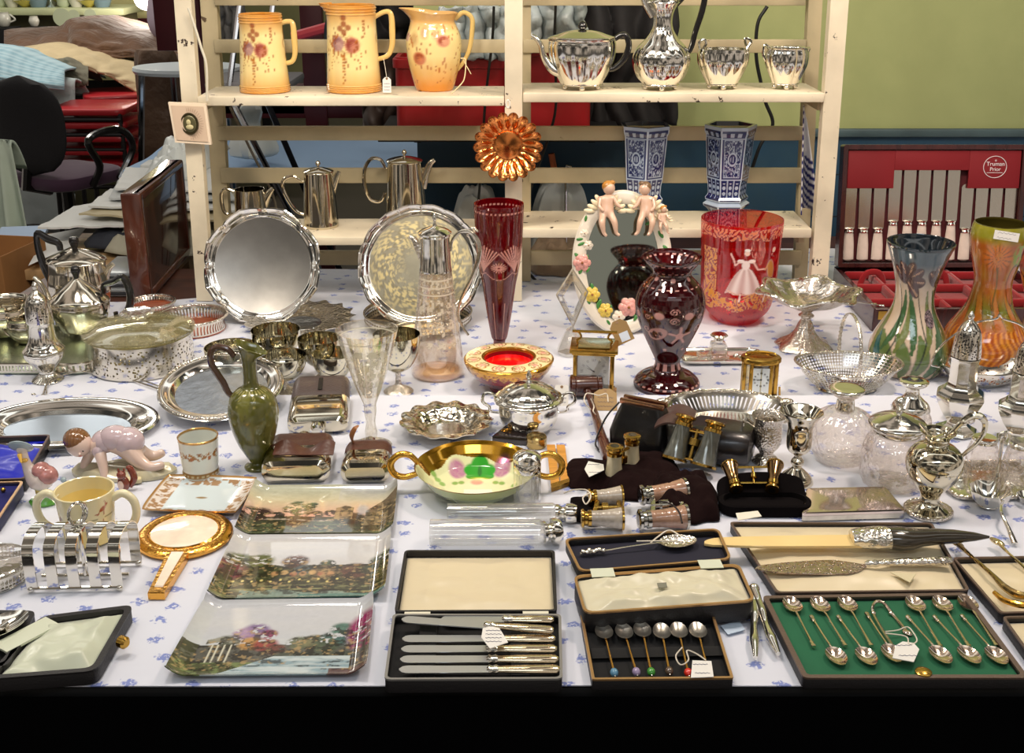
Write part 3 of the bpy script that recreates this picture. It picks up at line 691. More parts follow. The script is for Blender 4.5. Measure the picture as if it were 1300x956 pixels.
for i,(pts,z,m_,lb)in enumerate([([(48,290),(190,286),(200,250),(94,262)],.062,PAPER,'white paper sheet on the tissue, lowest of the folder pile'),([(100,272),(300,282),(300,250),(128,262)],.085,BUFF,'buff folder under the white papers behind the brown frame'),([(112,262),(300,268),(290,236),(140,240)],.10,PAPER,'wide white paper sheet in the middle of the pile'),([(138,252),(300,254),(280,224),(152,226)],.115,PAPER2,'grey white paper sheet second from the top of the pile'),([(146,240),(290,244),(270,212),(160,214)],.13,PAPER,'topmost white paper sheet of the pile')]):
 quad('paper_sheet' if i!=1 else 'folder',pts,zt_+z,.006,m_,lb,'paper','papers',.008)
crump('white_plastic_bag',166,240,186,236,zt_+.13,.05,plain('white_plastic',(204,210,208),.35),'crumpled white plastic bag on top of the paper pile','bag',.07,11)
q=PY(210,215,3.9); MBq=MB(); MBq.box((q.x+.06,3.9,q.z),(.26,.1,.05),bev=.006); tag(MBq.build('white_carton',PAPER),'small white carton lying on the paper pile behind the brown frame','box')
# stack of thin cases beside the frame
for i in range(6):
 q=P(160,377,ZB); mb=MB(); mb.box((0,0,.004),(.095,.16,.007),bev=.001)
 o=mb.build('thin_case',plain('case_dark',(46,48,52),.3)if i%2==0 else plain('case_clear',(150,156,160),.2),loc=(q.x+.004*(i%3)-.03,q.y+.09,ZB+.0005+i*.0105)); mb2=MB(); mb2.box((0,0,-.0012),(.09,.155,.002)); mb2.build('insert',PAPER,o)
 tag(o,'thin plastic case in the stack left of the brown frame','case','stacked thin cases')
 # brown framed panel standing on edge, seen obliquely
a=P(186,381,ZB); b=P(238,322,ZB+.0)
top=PY(177,246,a.y).z
t=thing('framed_panel','brown wooden box lid standing on edge behind the silver teapots','wooden panel',(a.x,a.y,ZB))
d=Vector((b.x-a.x,b.y-a.y,0)); LEN=d.length; t.rotation_euler=(0,0,math.atan2(d.y,d.x))
BW=woodmat('polished_brown',(62,30,20),(92,48,32),6,.2,(8,1,1),.6)
hh=top-ZB
mb=MB(); mb.box((LEN/2,0,hh/2+.001),(LEN,.018,hh),bev=.004); mb.build('back_board',woodmat('polished_dark',(44,26,20),(70,42,30),5,.15,(8,1,1),.8),t)
for(c,s)in(((LEN/2,.012,.012),(LEN,.05,.022)),((LEN/2,.012,hh-.010),(LEN,.05,.022)),((.010,.012,hh/2),(.022,.05,hh)),((LEN-.01,.012,hh/2),(.022,.05,hh))):
 MB().box(c,s,bev=.005).build('frame',BW,t)
 # ---- things seen through the shelves
q0=PY(290,205,4.6)
t=thing('blue_cloth_table','table with a pale blue cloth seen through the left bay of the shelves','table',(PY(370,200,4.9).x,4.9,0))
mb=MB(); zt2=.74
def bc(a,b):
 x=(a-.5)*1.1; y=(b-.5)*1.0; return(x,y,zt2+noise.noise(Vector((x*3,y*3,1)))*.02)
mb.grid(bc,30,30,thick=.03); mb.build('tabletop',plain('pale_blue_cloth',(140,170,204),.7),t)
for sx in(-.5,.5):
 for sy in(-.45,.45):MB().box((sx,sy,.35),(.04,.04,.69)).build('leg',DR,t)
t=thing('folding_chair','chrome legged folding chair seen between the shelf slats at left','chair',(PY(330,150,4.1).x,4.1,0))
for p0,p1 in(((290,118),(340,215)),((334,118),(376,215))):
 A=PY(*p0,4.1)-t.location; B=PY(*p1,4.15)-t.location; D=(B-A); MB().tube([A,A+D*(A.z/-D.z)if D.z<0 else B],.011).build('leg',CHROME if p0[0]<300 else plain('dark_steel',(50,52,60),.25,.9),t)
A=PY(290,118,4.1)-t.location; B=PY(334,118,4.1)-t.location; MB().tube([A,A+Vector((0,.3,.3)),B+Vector((0,.3,.3)),B],.011).build('back_frame',CHROME,t)
mb=MB(); mb.box(((A.x+B.x)/2,.18,A.z+.02),(.3,.3,.03),bev=.01); mb.build('seat',plain('grey_seat',(120,120,124),.5),t)
q=PY(322,195,4.45); mb=MB(); mb.lathe(smooth_prof([(.03,.0),(.08,.02),(.07,.08),(.03,.13),(.045,.19),(.02,.22)],18),20,mod=lambda u,i:1+.22*math.sin(u*25+i*5)); o=mb.build('plastic_bag',plain('white_plastic',(204,210,208),.35),loc=(q.x-.02,4.55,.765)); tag(o,'small white plastic bag with loop handles on the blue cloth table','bag')
q=PY(385,38,5.2); mb=MB(); mb.tube([(-.05,0,-.03),(.14,0,.02)],.022); o=mb.build('umbrella_strip',plain('pink_red_plastic',(220,70,80),.4),loc=q); tag(o,'pinkish red rolled strip behind the leftmost yellow jug handle','roll')
REDC=plain('red_crate_plastic',(150,14,20),.45,var=.1,varscale=4)
zg=0
def bigbox(px0,px1,py0,Y,dep,mat,name,lab,cat,zb=0.0,r=.03,py1=None):
 a=PY(px0,py0,Y); b=PY(px1,py0,Y); z1=a.z; z0=zb if py1 is None else PY(px0,py1,Y).z
 t=thing(name,lab,cat,((a.x+b.x)/2,Y+dep/2,z0)); w_=b.x-a.x
 mb=MB(); mb.traybox(w_,dep,z1-z0,.012,r,.01); mb.build('body',mat,t)
 mb=MB(); mb.loft([[(x,y,z)for x,y in rrect(w_+i,dep+i,r)]for i,z in((.0,z1-z0-.03),(.012,z1-z0-.028),(.012,z1-z0-.006),(.0,z1-z0-.004))],False,False); mb.build('rim',mat,t); return t
zbn=PY(640,166,3.2).z
stl=thing('wall_shelf','dark wall shelf behind the shelf unit carrying the red bins','shelf',(PY(640,200,3.25).x,3.25,0))
MB().box((-.01,.07,zbn-.012),(.66,.34,.02)).build('board',DK,stl)
for sx in(-.26,.26):MB().box((sx,.235,zbn-.05),(.02,.02,.06)).build('bracket',DK,stl)
bigbox(500,641,73,3.18,.2,REDC,'red_bin','large red plastic bin seen behind the yellow jug with open spout','bin',zb=zbn)
bigbox(655,752,58,3.22,.2,REDC,'red_bin','large red plastic bin seen behind the silver teapot spout','bin',zb=zbn)
def hang(name,mat,lab,cat,px0,px1,y0,y1,Y,amp=.03,seed=1,thick=.015,fold=24):
 mb=MB()
 def fn(a,b):
  p=PY(px0+(px1-px0)*a,y1+(y0-y1)*b,Y); n=noise.noise(Vector((a*4,b*2.5,seed)))*amp+math.sin(a*fold+noise.noise(Vector((a*3,b*3,seed)))*4)*amp*.35
  return(p.x+noise.noise(Vector((b*4,a,seed+3)))*.015,p.y+n,p.z+noise.noise(Vector((a*5,1,seed)))*.012)
 mb.grid(fn,44,40,thick=0); o=mb.build(name,mat,sharp=180); m_=o.modifiers.new('s','SOLIDIFY'); m_.thickness=thick; m_.offset=0; return tag(o,lab,cat)
BLK=plain('black_coat_cloth',(22,20,21),.8,0,('noise',12,.5,.02,3))
hang('black_coat',BLK,'black coat hanging on the wall behind the silver teapot and tall pot','coat',735,858,-30,160,3.38,.05,2)
hang('dark_bag',plain('dark_brown_bag',(48,34,28),.6),'dark brown bag hanging behind the middle yellow jug','bag',462,535,60,165,3.6,.05,4)
hang('black_bag',BLK,'black cloth hanging behind the yellow jugs at the top','bag',440,575,-20,62,3.7,.05,6)
hang('crumpled_plastic',plain('grey_plastic_sheet',(168,178,180),.3,0,('noise',20,.6,.02,3)),'crumpled grey plastic sheet left of the middle post at the top','plastic sheet',560,645,8,76,3.16,.05,8)
hang('crumpled_plastic',plain('grey_plastic_sheet',(168,178,180)),'crumpled grey plastic sheet right of the middle post at the top','plastic sheet',660,742,0,66,3.16,.05,9)
hang('dark_cover',plain('slate_cover',(44,54,62),.5),'slate dark sheet hanging behind the leftmost yellow jug','sheet',415,470,0,120,4.6,.05,12)
hang('grey_bag',plain('mottled_grey',(108,106,104),.5,0,('noise',12,.8,.03,3),var=.3,varscale=9),'mottled grey bag hanging beside the leftmost yellow jug top','bag',272,312,6,64,4.8,.05,13)
crump('plastic_sheeting',666,760,300,333,ZB,.19,plain('milky_plastic',(190,194,190),.35),'milky plastic sheeting heaped behind the lower right bay','plastic sheet',.05,15,nz=7)
crump('plastic_sheeting',565,640,302,333,ZB,.16,plain('milky_plastic',(190,194,190)),'milky plastic sheeting behind the tall ruby vase','plastic sheet',.05,17,nz=10)
crump('brown_paper',668,762,322,352,ZB,.05,plain('brown_wrap',(150,128,104),.7),'crumpled brown wrapping paper under the lower right shelf','wrapping paper',.05,19,nz=10)
A=PY(700,195,3.3); B=PY(712,262,3.3); MBq=MB(); MBq.tube([A,B,(B.x+.02,3.3,ZB)],.009); MBq2=MBq.build('orange_stick',plain('orange_wood',(170,84,34),.5)); tag(MBq2,'orange wooden stick leaning behind the lower right bay','stick')
A=PY(721,212,3.1); B=PY(720,272,3.1); MBq=MB(); MBq.tube([(A.x+.01,3.1,A.z),(A.x-.004,3.1,A.z+.004),A-Vector((.006,0,.01)),(B.x,3.1,ZB)],.0035); tag(MBq.build('steel_rod',CHROME),'thin steel rod with a hooked end behind the lower right bay','rod')
def cable(pts,lab,Y,r=.0035,mat=None):
 mb=MB(); mb.tube(bez([PY(x,y,Y+dy)for x,y,dy in pts],50),r,8); tag(mb.build('cable',mat or plain('black_cable',(12,12,12),.5)),lab,'cable')
cable([(627,8,0),(625,50,0),(616,130,0),(612,200,.0),(606,270,0)],'thin black cable hanging left of the middle post',3.08)
cable([(706,-10,0),(704,60,.0),(706,130,0),(698,170,0),(684,210,0),(674,240,0),(668,275,0)],'black cable dropping behind the silver teapot to the lower shelf',3.05)
cable([(974,8,0),(962,30,0),(960,70,0),(966,105,0),(972,130,0),(981,158,0),(965,185,0),(953,220,0)],'black cable curving down the green wall behind the cream jug',3.3,.005)
cable([(664,340,0),(700,372,0),(730,366,-.03),(760,372,-.08)],'black cable lying on the cloth beneath the right bay',2.98,.004)
cable([(239,10,0),(246,30,.0),(256,62,0),(262,84,0),(263,128,0)],'white cable looped along the left front post',2.765,.003,plain('white_flex',(214,208,190),.5))
cable([(292,136,0),(318,190,0),(345,244,0),(352,270,0)],'grey cable slanting behind the small silver cream jug',3.02,.0035,plain('grey_flex',(120,112,100),.5))
# striped plastic bag on the right of the shelves
def strp(U,V):
 c=solid(U,(222,222,226)); w_=np.sin((V*13+np.sin(U*3)*1.2+U*4)*2*PI); c=mixc(c,(w_>-.1).astype(float)*((V<.52)|(U<.35)).astype(float),(26,34,110)); return c
mb=MB()
def sbf(a,b):
 px=1018+(a*22)*(1.05-b*.95)+3*b; p=PY(px-1,272-138*b,2.87); return(p.x,2.86+.07*math.sin(a*PI)*(1-b)+.02*a,p.z)
mb.grid(sbf,40,60,paint=strp,thick=0); o=mb.build('striped_bag',painted('striped_plastic',.4,.1),sharp=180); m_=o.modifiers.new('s','SOLIDIFY'); m_.thickness=.003; tag(o,'navy and white striped carrier bag tucked inside the right end of the shelves','bag')
hang('striped_cloth',painted('striped_plastic'),'n','cloth',996,1010,170,215,3.05,.004)
bpy.data.objects.remove(C.objects[-1]if False else[o for o in C.objects if o.name.startswith('striped_cloth')][0])
# ================================================================== CHINA AND SILVER ON THE SHELVES
SHINY=painted('glazed_china',.18,.7)
def rose(X,Y,c,cx,cy,r,col,dark,k=4,asp=.34):
 Y=cy+(Y-cy)/asp
 c=mixc(c,blob(X,Y,cx,cy,r,r*.92,.25)*.9,col)
 for i in range(k):
  q=r*(.78-.24*i); ring=blob(X,Y,cx,cy,q,q*.9,.3)-blob(X,Y,cx+q*.12,cy-q*.1,q*.8,q*.72,.3); c=mixc(c,np.clip(ring,0,1)*.75,dark)
 return c
def spray(X,Y,c,rnd,n,bx,by,col,rmin,rmax):
 for i in range(n):
  c=mixc(c,blob(X,Y,bx[0]+(bx[1]-bx[0])*rnd.random(),by[0]+(by[1]-by[0])*rnd.random(),rmin+(rmax-rmin)*rnd.random(),None,.4)*.8,col)
 return c
def jugpaint(h,seed,tall=1):
 def f(PH,Z,RR):
  X,Y=PH,Z/h; rnd=random.Random(seed)
  c=solid(X,(246,224,160)); c=mixc(c,np.clip((.30-Y)/.30,0,1)**1.1,(206,128,18)); c=mixc(c,np.clip((Y-.74)/.2,0,1)**.9,(200,124,34))
  c=mixc(c,.35*fbm(X*2,Y*4,seed),(246,214,130))
  br,gold=(150,74,30),(184,104,30)
  for(ax,ay)in((0,.87),(.0,.80),(-.16,.75),(.18,.76),(0,.71)):c=mixc(c,blob(X,Y,ax-.2,ay,.15,.042,.4)*.85,(150,70,36))
  c=mixc(c,blob(X,Y,-.2,.57,.75,.13,.6)*(fbm(X*9,Y*30,3)>.5)*.7,(150,92,40)); c=rose(X,Y,c,-.50,.58,.34,(186,140,136),(120,66,78)); c=rose(X,Y,c,.12,.56,.34,(192,110,92),(130,40,36))
  for i in range(26):
   a=rnd.random()*2*PI; c=mixc(c,blob(X,Y,-.22+.55*math.cos(a),.56+.12*math.sin(a),.075,.022,.4,rnd.random()*3)*.85,gold if i%2 else br)
  for i in range(9):c=mixc(c,blob(X,Y,-.22+.03*math.sin(i*3),.40-.034*i,.10-.007*i,.018,.5)*.85,br if i%2 else gold)
  for cx_,sg in((-.75,1),(.42,1)):
   for i in range(7):c=mixc(c,blob(X,Y,cx_+.05*math.sin(i),.50-.035*i,.035,.013,.5)*.8,gold)
  for i in range(6):c=mixc(c,blob(X,Y,.62+.02*math.sin(i*2),.83-.035*i,.09-.008*i,.02,.5)*.8,br)
  c=spray(X,Y,c,rnd,46,(-1.1,.9),(.25,.80),br,.015,.03)
  return spray(X,Y,c,rnd,40,(1.3,4),(.3,.8),gold,.03,.08)
 return f
def band_mod(h):return None
def strjug(px,yb,yt,wt,wb,lab,hand,name='tall_jug',lip=None,seed=2):
 o=L(px,yb,yt,Z1L); t=o.thing(name,lab,'jug','yellow floral jugs'); h=o.h
 pr=[(wb*o.m*.94,0),(wb*o.m,h*.008)]
 for i in range(4):pr+=[(wb*o.m*(1.0-.004*i),h*(.012+.022*i)),(wb*o.m*1.012,h*(.020+.022*i)),(wb*o.m*(.99-.004*i),h*(.030+.022*i))]
 for i in range(1,14):k=i/14; pr.append(((wb+(wt-wb)*(k*1.0)**.8)*o.m*.985,h*(.11+.76*k)))
 for i in range(3):pr+=[(wt*o.m,h*(.885+.034*i)),(wt*o.m*1.03,h*(.9+.034*i)),(wt*o.m,h*(.912+.034*i))]
 pr+=[(wt*o.m,h)]; r=wt*o.m
 pr2=shell(pr,.0028)
 mb=MB(); mb.lathe(pr2,96,paint=jugpaint(h,seed))
 if lip:
  for i,v in enumerate(mb.v):
   if v[2]>h*.9 and v[0]<-r*.5 and abs(v[1])<r*.5:k=(v[2]-h*.9)/(h*.1); mb.v[i]=(v[0]-lip*r*k*(1-abs(v[1])/(r*.5)),v[1],v[2]+k*.003)
 mb.build('body',SHINY,t)
 MB().tube(o.curve(hand,34),[.0055,.006,.0075,.006,.0055],10,flat=1.0).build('handle',plain('cream_glaze',(226,192,118),.2,coat=.6),t)
 return o,t
strjug(337,116,17.5,27,32,'shorter straight-sided yellow jug with roses, first on the top shelf',[(358,31),(370,27),(377,30),(378,48),(378,66),(374,77),(364,80)])
strjug(450,115.5,6,31,35,'tallest straight-sided yellow jug with roses and a tag, middle of the three',[(478,22),(492,15),(500,18),(501,40),(500,58),(494,70),(480,75)],lip=.3,seed=2)
tg=PY(491,98,2.82); tagshape('price_tag','white tag hanging from the handle of the tallest yellow jug',.020,.036,tg,(R(82),0,0),string=[tg+Vector((0,-.001,-.002)),PY(489,86,2.83),PY(487,75,2.86)])
o=L(552,114,18,Z1L); t=o.thing('pitcher','rounded yellow rose pitcher with open spout and string on its handle','jug','yellow floral jugs')
def pj(PH,Z,RR):
 X,Y=PH,Z/o.h; rnd=random.Random(5); c=solid(X,(244,220,152)); c=mixc(c,np.clip((.48-Y)/.4,0,1)*.95,(214,132,14)); c=mixc(c,np.clip((Y-.78)/.12,0,1)*.7,(214,150,80))
 for(ax,ay,ar)in((-.75,.70,.2),(-.3,.78,.17),(.15,.76,.15)):c=mixc(c,blob(X,Y,ax,ay,ar*1.4,ar*.6,.6)*.55,(150,80,40))
 c=rose(X,Y,c,.42,.68,.30,(222,150,120),(150,40,40)); c=rose(X,Y,c,-.52,.45,.32,(204,110,70),(140,50,30)); c=rose(X,Y,c,-1.2,.72,.22,(220,180,160),(170,110,100))
 for i in range(90):c=mixc(c,blob(X,Y,rnd.uniform(-1.4,1.4),rnd.uniform(.12,.85),rnd.uniform(.03,.07),rnd.uniform(.012,.022),.4,rnd.random()*3)*.75,[(150,70,24),(186,100,30),(176,84,40)][i%3])
 return c
pr=o.prof([(21,114),(24,112),(29,96),(34,72),(35,50),(31,36),(27,27),(29,20),(31,16)],34)
mb=MB(); mb.lathe(shell(pr,.0025),96,paint=pj)
for i,v in enumerate(mb.v):
 k=max(0,(v[2]-o.h*.80)/(o.h*.2));
 if v[0]<0:mb.v[i]=(v[0]*(1+.32*k*k*max(0,1-abs(v[1])*22)),v[1],v[2]+k*.008*max(0,-v[0]/.05))
mb.build('body',SHINY,t)
MB().tube(o.curve([(579,24),(590,16),(600,22),(601,36),(597,62),(588,80),(578,91)],34),[.006,.0055,.006,.005,.005],10).build('handle',plain('cream_glaze',(240,214,150)),t)
a=PY(588,76,2.84); mb=MB(); mb.tube(bez([a+Vector((-.006,0,.004)),a+Vector((.006,-.006,0)),PY(590,97,2.82),PY(586,106,2.80),PY(573,119,2.785)],24),.0014,6); mb.tube([a,PY(598,94,2.82)],.001,6)
tag(mb.build('string',plain('cream_string',(226,206,160),.8)),'loose cream string tied to the pitcher handle and trailing on the shelf','string')
# -- hexagonal blue and white vases
def bwv(px,lab,rot,yt=158,yb=251,rw=31,bw=24.5,zs=None):
 z=Z2R; o=L(px,270,yt,z); t=o.thing('hexagonal_vase',lab,'vase','blue and white hexagonal vases'); h=o.h
 mzp=lambda y:(270-y)*o.mz
 def hexmod(u,k):
  a=((u-.5)*2*PI+rot)%(PI/3)-PI/6; return math.cos(PI/6)/math.cos(a)
 def pt(PH,Z,RR):
  A=(PH+rot)/(PI/3); cell=np.floor(A); a=A-cell; Y=(Z-mzp(252))/(h-mzp(252))
  navy,wh=(14,30,88),(176,192,214); c=solid(A,navy)
  f=np.abs(a-.5)
  def put(m,col=wh):
   nonlocal c
   c=mixc(c,np.clip(m,0,1),col)
  put((f>.455)*1.0,(196,208,226))
  put(band(Y,.955,1.1,.01)); put(((np.sin(a*2*PI*3)>.0)&(Y>.87)&(Y<.925))*.85); put(band(Y,.845,.858,.006))
  inner=(f<.38)&(Y>.34)&(Y<.83); put(inner*(np.clip((fbm(PH*26,Y*44,3)-.52)*12,0,1))*.9); put(((np.abs(f-.39)<.012)&(Y>.33)&(Y<.84))*.8); put(((np.abs(Y-.335)<.006)|(np.abs(Y-.835)<.006))*(f<.39)*.8)
  d=np.sqrt(((a-.5)/.24)**2+((Y-.58)/.10)**2); put((d<1)*1.0,navy); put(((d<.95)&(d>.68))*.9); put((d<.45)*(np.sin(PH*50)>0)*.8)
  put(((Y<.30)&(Y>.04)&(np.abs(((a*3)%1)-.5)>.38))*.75); q=np.sqrt(((((a*3)%1)-.5)/.24)**2+((((Y*13)%1)-.5)/.34)**2); put(((Y<.26)&(Y>.06)&(q<1))*.9)
  put(band(Y,.295,.312,.006)*.9); put(band(Y,-.06,.012,.01));
  low=(Y<-.07); dl=np.sqrt(((a-.5)/.36)**2+((Y+.25)/.16)**2); put(low*((dl<1)&(dl>.82))*.9); put(low*(np.abs(Y+.25)<.012)*(f<.3)*.8)
  return c
 pr=[(19,270),(21,268),(24,264),(29,260),(30,257),(25,253.5),(27,252),(27.5,249),(25,246),(24,244),(25,232),(26.5,225),(28,205),(30,180),(30.5,170),(32.5,166),(33,158)]
 P_=o.prof(pr); dense=[]
 for(r0,z0),(r1,z1)in zip(P_[:-1],P_[1:]):
  n=max(1,int(abs(z1-z0)/.0011)); dense+=[(r0+(r1-r0)*i/n,z0+(z1-z0)*i/n)for i in range(n)]
 dense.append(P_[-1]); mb=MB(); mb.lathe(dense,252,mod=hexmod,paint=pt,cap1=False); mb.build('body',painted('blue_white_glaze',.12,.8),t,sharp=22)
 r1=P_[-1][0]
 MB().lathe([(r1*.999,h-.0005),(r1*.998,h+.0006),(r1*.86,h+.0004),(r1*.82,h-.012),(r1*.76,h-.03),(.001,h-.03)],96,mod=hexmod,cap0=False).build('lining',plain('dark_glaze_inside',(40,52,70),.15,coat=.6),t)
 return t
bwv(815,'blue and white hexagonal vase nearest the mirror, plain corner to the front',0)
bwv(921,'blue and white hexagonal vase half hidden by the red beaker vase',PI/6)
# -- plain silver pots, lower left shelf
LINED=plain('silver_lined',(208,200,182),.09,1,('noise',18,.12,.003,2))
def hotpot(px,yb,yt,wt,wb,lab,hand,spout,z=None,lid=True,name='coffee_pot',cat='pot',htype=0):
 o=L(px,yb,yt,Z2L if z is None else z); t=o.thing(name,lab,cat,'plain silver pots'); m=o.m
 pr=[(wb*m*.97,0),(wb*m,.002),(wb*m,.007),(wb*m*.985,.009)]+[((wb+(wt-wb)*k)*m*.985,.009+(o.h-.009)*k)for k in ss(14)][1:]
 MB().lathe(shell(pr,.0015)if not lid else[(.001,0)]+pr+[(.001,o.h)],56,cap0=True).build('body',LINED,t)
 if lid:
  l=MB(); l.lathe(smooth_prof([(wt*m*1.03,o.h),(wt*m*1.04,o.h+.003),(wt*m*.9,o.h+.006),(wt*m*.5,o.h+.011),(.004,o.h+.014)],14)+[(.001,o.h+.014)],48); lo=l.build('lid',LINED,t)
  k=MB(); k.lathe(smooth_prof([(.003,o.h+.013),(.003,o.h+.017),(.0065,o.h+.022),(.004,o.h+.028),(.001,o.h+.030)],14),20); k.build('knob',LINED,lo)
 MB().tube(o.curve(hand,36),[.0035,.0045,.005,.0045,.0035],10).build('handle',LINED,t)
 pts=[o.p(*q)for q in spout]
 mb=MB(); q=bez(pts[:2]+pts[2:],14); mb.tube(q,[.012,.010,.0075,.005],12,flat=.6); mb.build('spout',LINED,t); return t
hotpot(320,281,240,19,21,'smallest silver pot, an open cream jug on the lower left shelf',[(300,243),(290,240),(284,246),(284,262),(288,271),(300,272)],[(335,262),(341,250),(346,243),(350,239)],lid=False,name='cream_jug',cat='jug')
hotpot(408,287,219,18.5,22.5,'middle silver hot water pot with beaded scroll handle on the lower shelf',[(388,231),(376,224),(364,228),(362,238),(368,254),(378,268),(391,274)],[(422,245),(427,232),(431,224),(434,218)],lid=True)
hotpot(516,284,205,22,27,'largest silver coffee pot with upright loop handle on the lower shelf',[(492,214),(486,203),(474,202),(465,216),(465,238),(472,253),(484,255),(490,244)],[(537,238),(542,222),(548,208),(554,203)],lid=True)
# -- four-piece silver tea service on the top right shelf
def oct_(n=8,a=.05):return lambda u,k:1+a*abs(math.cos(u*PI*n))-.02
def silverpot(px,yb,yt,prof,lab,name,sx=1,sy=.72,lid=None,feet=True,cat='pot',n=8,z=None,a=.05):
 o=L(px,yb,yt,Z1R if z is None else z); t=o.thing(name,lab,cat,'panelled silver tea service'); fr=3.6*o.m
 o.yb_=yb; pr=o.prof(prof,40); mb=MB(); mb.lathe(shell(pr,.0015),96,sx=sx,sy=sy,mod=oct_(n,a)); mb.build('body',SILVER,t)
 if feet:
  r=prof[0][0]*o.m*.92; ballfeet(t,[(r*math.cos(q)*sx,r*math.sin(q)*sy,0)for q in(PI/4,3*PI/4,5*PI/4,7*PI/4)]if feet==4 else[(r*math.cos(q)*sx,r*math.sin(q)*sy,0)for q in(-PI/2,0,PI,PI/2)],fr,SILVER)
 return o,t
TS=[(22,109),(27,107),(26,105.5),(33,92),(40,74),(42,58),(41,52),(43,49)]
o,t=silverpot(738,114,50,TS,'wide panelled silver teapot with swan spout and domed dark-knobbed lid','teapot',1,.72)
mb=MB(); mb.lathe(o.prof([(41,49),(41,47),(32,44),(20,40),(8,38),(1,38)],20),48,sy=.72,mod=oct_(8,.04)); lo=mb.build('lid',SILVER,t)
MB().lathe(o.prof([(3,38),(5,36),(6,33),(4,29),(1,27)],16),20).build('knob',EBONY,lo)
MB().tube(o.curve([(712,92),(700,86),(690,72),(686,58),(681,50),(674,45)],30),[.017,.015,.010,.008,.007,.006],16,flat=.8).build('spout',SILVER,t)
MB().tube(o.curve([(775,52),(790,44),(797,56),(792,74),(780,86),(770,88)],30),[.006,.008,.006],12).build('handle',EBONY,t)
o,t=silverpot(838,114,6,[(20,109),(24,107.5),(23,105),(30,97),(35,84),(36,72),(31,60),(20,48),(13,36),(11.5,24),(14,12),(19,4),(21,0)],'tall silver coffee pot with a narrow neck and round panelled belly','coffee_pot',1,.9)
mb=MB(); mb.lathe([(21*o.m,o.h+.005),(20*o.m,o.h+.01),(12*o.m,o.h+.022),(.003,o.h+.03),(.001,o.h+.03)],40); mb.build('lid',SILVER,t)
MB().tube(o.curve([(854,6),(872,-12),(888,-8),(887,12),(880,38),(875,60),(868,70)],30),[.006,.0075,.006],12).build('handle',EBONY,t)
MB().tube(o.curve([(826,20),(818,8),(812,-4),(806,-12)],14),[.010,.009,.006],12).build('spout',SILVER,t)
o,t=silverpot(916,113,62,[(17,108),(20,106.5),(19,105),(24,95),(30,80),(31,68),(30,62)],'two-handled panelled silver sugar bowl on the top right shelf','sugar_bowl',1,.75,a=.09)
for s in(-1,1):MB().tube(o.curve([(916+s*29,62),(916+s*34,52),(916+s*26,49),(916+s*28,58)]if s>0 else[(888,66),(884,56),(890,50),(893,56),(885,72),(890,88)],22),.0032,10).build('handle',SILVER,t)
o,t=silverpot(996,113,62,[(14,108),(17,106.5),(16,105),(20,95),(25,82),(26,70),(24,62),(27,60)],'small panelled silver cream jug at the right end of the top shelf','cream_jug',1,.75,a=.09)
MB().tube(o.curve([(976,62),(967,57),(966,70),(974,84),(980,92)],24),.003,10).build('handle',SILVER,t)
MB().tube(o.curve([(1014,76),(1020,66),(1024,61)],10),[.010,.007,.003],12,flat=1).build('spout',SILVER,t)
# -- copper brioche mould on its hook
q=PY(645,184,YS-.045); m=M(q); rr=47*m
t=thing('brioche_mould','fluted copper mould shaped like a sunflower, hung on the middle shelf post','mould',q,0,None,(PI/2,0,0))
COP=plain('polished_copper',(240,150,84),.16,1,('noise',30,.1,.003,2))
mb=MB(); nfl=18
def fm(u,k):return 1+.13*k*abs(math.sin(u*PI*nfl))**.6
pr=[(rr*.40,.0),(rr*.44,.003),(rr*.55,.013),(rr*.72,.024),(rr*.87,.031),(rr*.88,.032),(rr*.86,.032),(rr*.70,.025),(rr*.53,.0145),(rr*.42,.005),(rr*.36,.0045),(.0008,.006)]
mb.lathe([(.0008,-.001)]+pr,216,mod=lambda u,i:1+.13*max(0,min(1,(i*12-1)/3,(12-i*12)/3))*(abs(math.sin(u*PI*nfl))**.7-.5)); mb.build('fluted_shell',COP,t,sharp=70)
MB().lathe([(rr*.36,.004),(rr*.37,.008),(rr*.30,.010),(.0008,.012)],40).build('centre',COP,t)
MB().tube([(0+.004*math.cos(a),rr*1.0+.010+.009*math.sin(a),.012)for a in ss(18,0,2*PI)],.0018,8).build('hanging_ring',plain('white_ring',(236,232,224),.3,coat=.4),t)
# -- small framed cameo on the left post
a,b,c_,d=PY(213,130,YS-.05),PY(261,132,YS-.032),PY(268,184,YS-.032),PY(222,181,YS-.05)
t=thing('cameo_frame','small square cream picture frame with an oval cameo, fixed to the left shelf post','picture frame',(a+b+c_+d)/4,0)
def qd(sc_,dy,th,cx=0,cz=0):
 mm=(a+b+c_+d)/4; r0=[(p-mm)*sc_ for p in(d,c_,b,a)]; mb=MB(); return mb.loft([[(p.x,p.y+dy,p.z)for p in r0],[(p.x,p.y+dy-th,p.z)for p in r0]])
qd(1,.012,.010).build('frame',plain('frame_cream',(232,214,190),.5),t); qd(.86,.001,.0015).build('mount',plain('mount_pinkish',(206,182,158),.6),t)
mb=MB(); mb.lathe([(.001,0),(.024,0),(.026,.002),(.0255,.004),(.022,.004),(.021,.0025),(.001,.0025)],36,sx=.82); mb.build('oval_bezel',plain('bronze_bezel',(84,76,52),.3,.8),t,loc=(0,-.0005,0),rot=(PI/2,0,0))
mb=MB(); mb.lathe(smooth_prof([(.020,.003),(.016,.005),(.001,.006)],8),30,sx=.8); mb.build('cameo_ground',plain('olive_cameo',(96,92,62),.35,.3),t,loc=(0,-.0005,0),rot=(PI/2,0,0))
mb=MB(); mb.ell((-.001,-.008,.004),(.0055,.003,.007),14,8); mb.ell((.001,-.008,-.007),(.009,.003,.006),14,8); mb.build('cameo_bust',plain('cameo_ivory',(196,186,140),.4),t)
mb=MB()
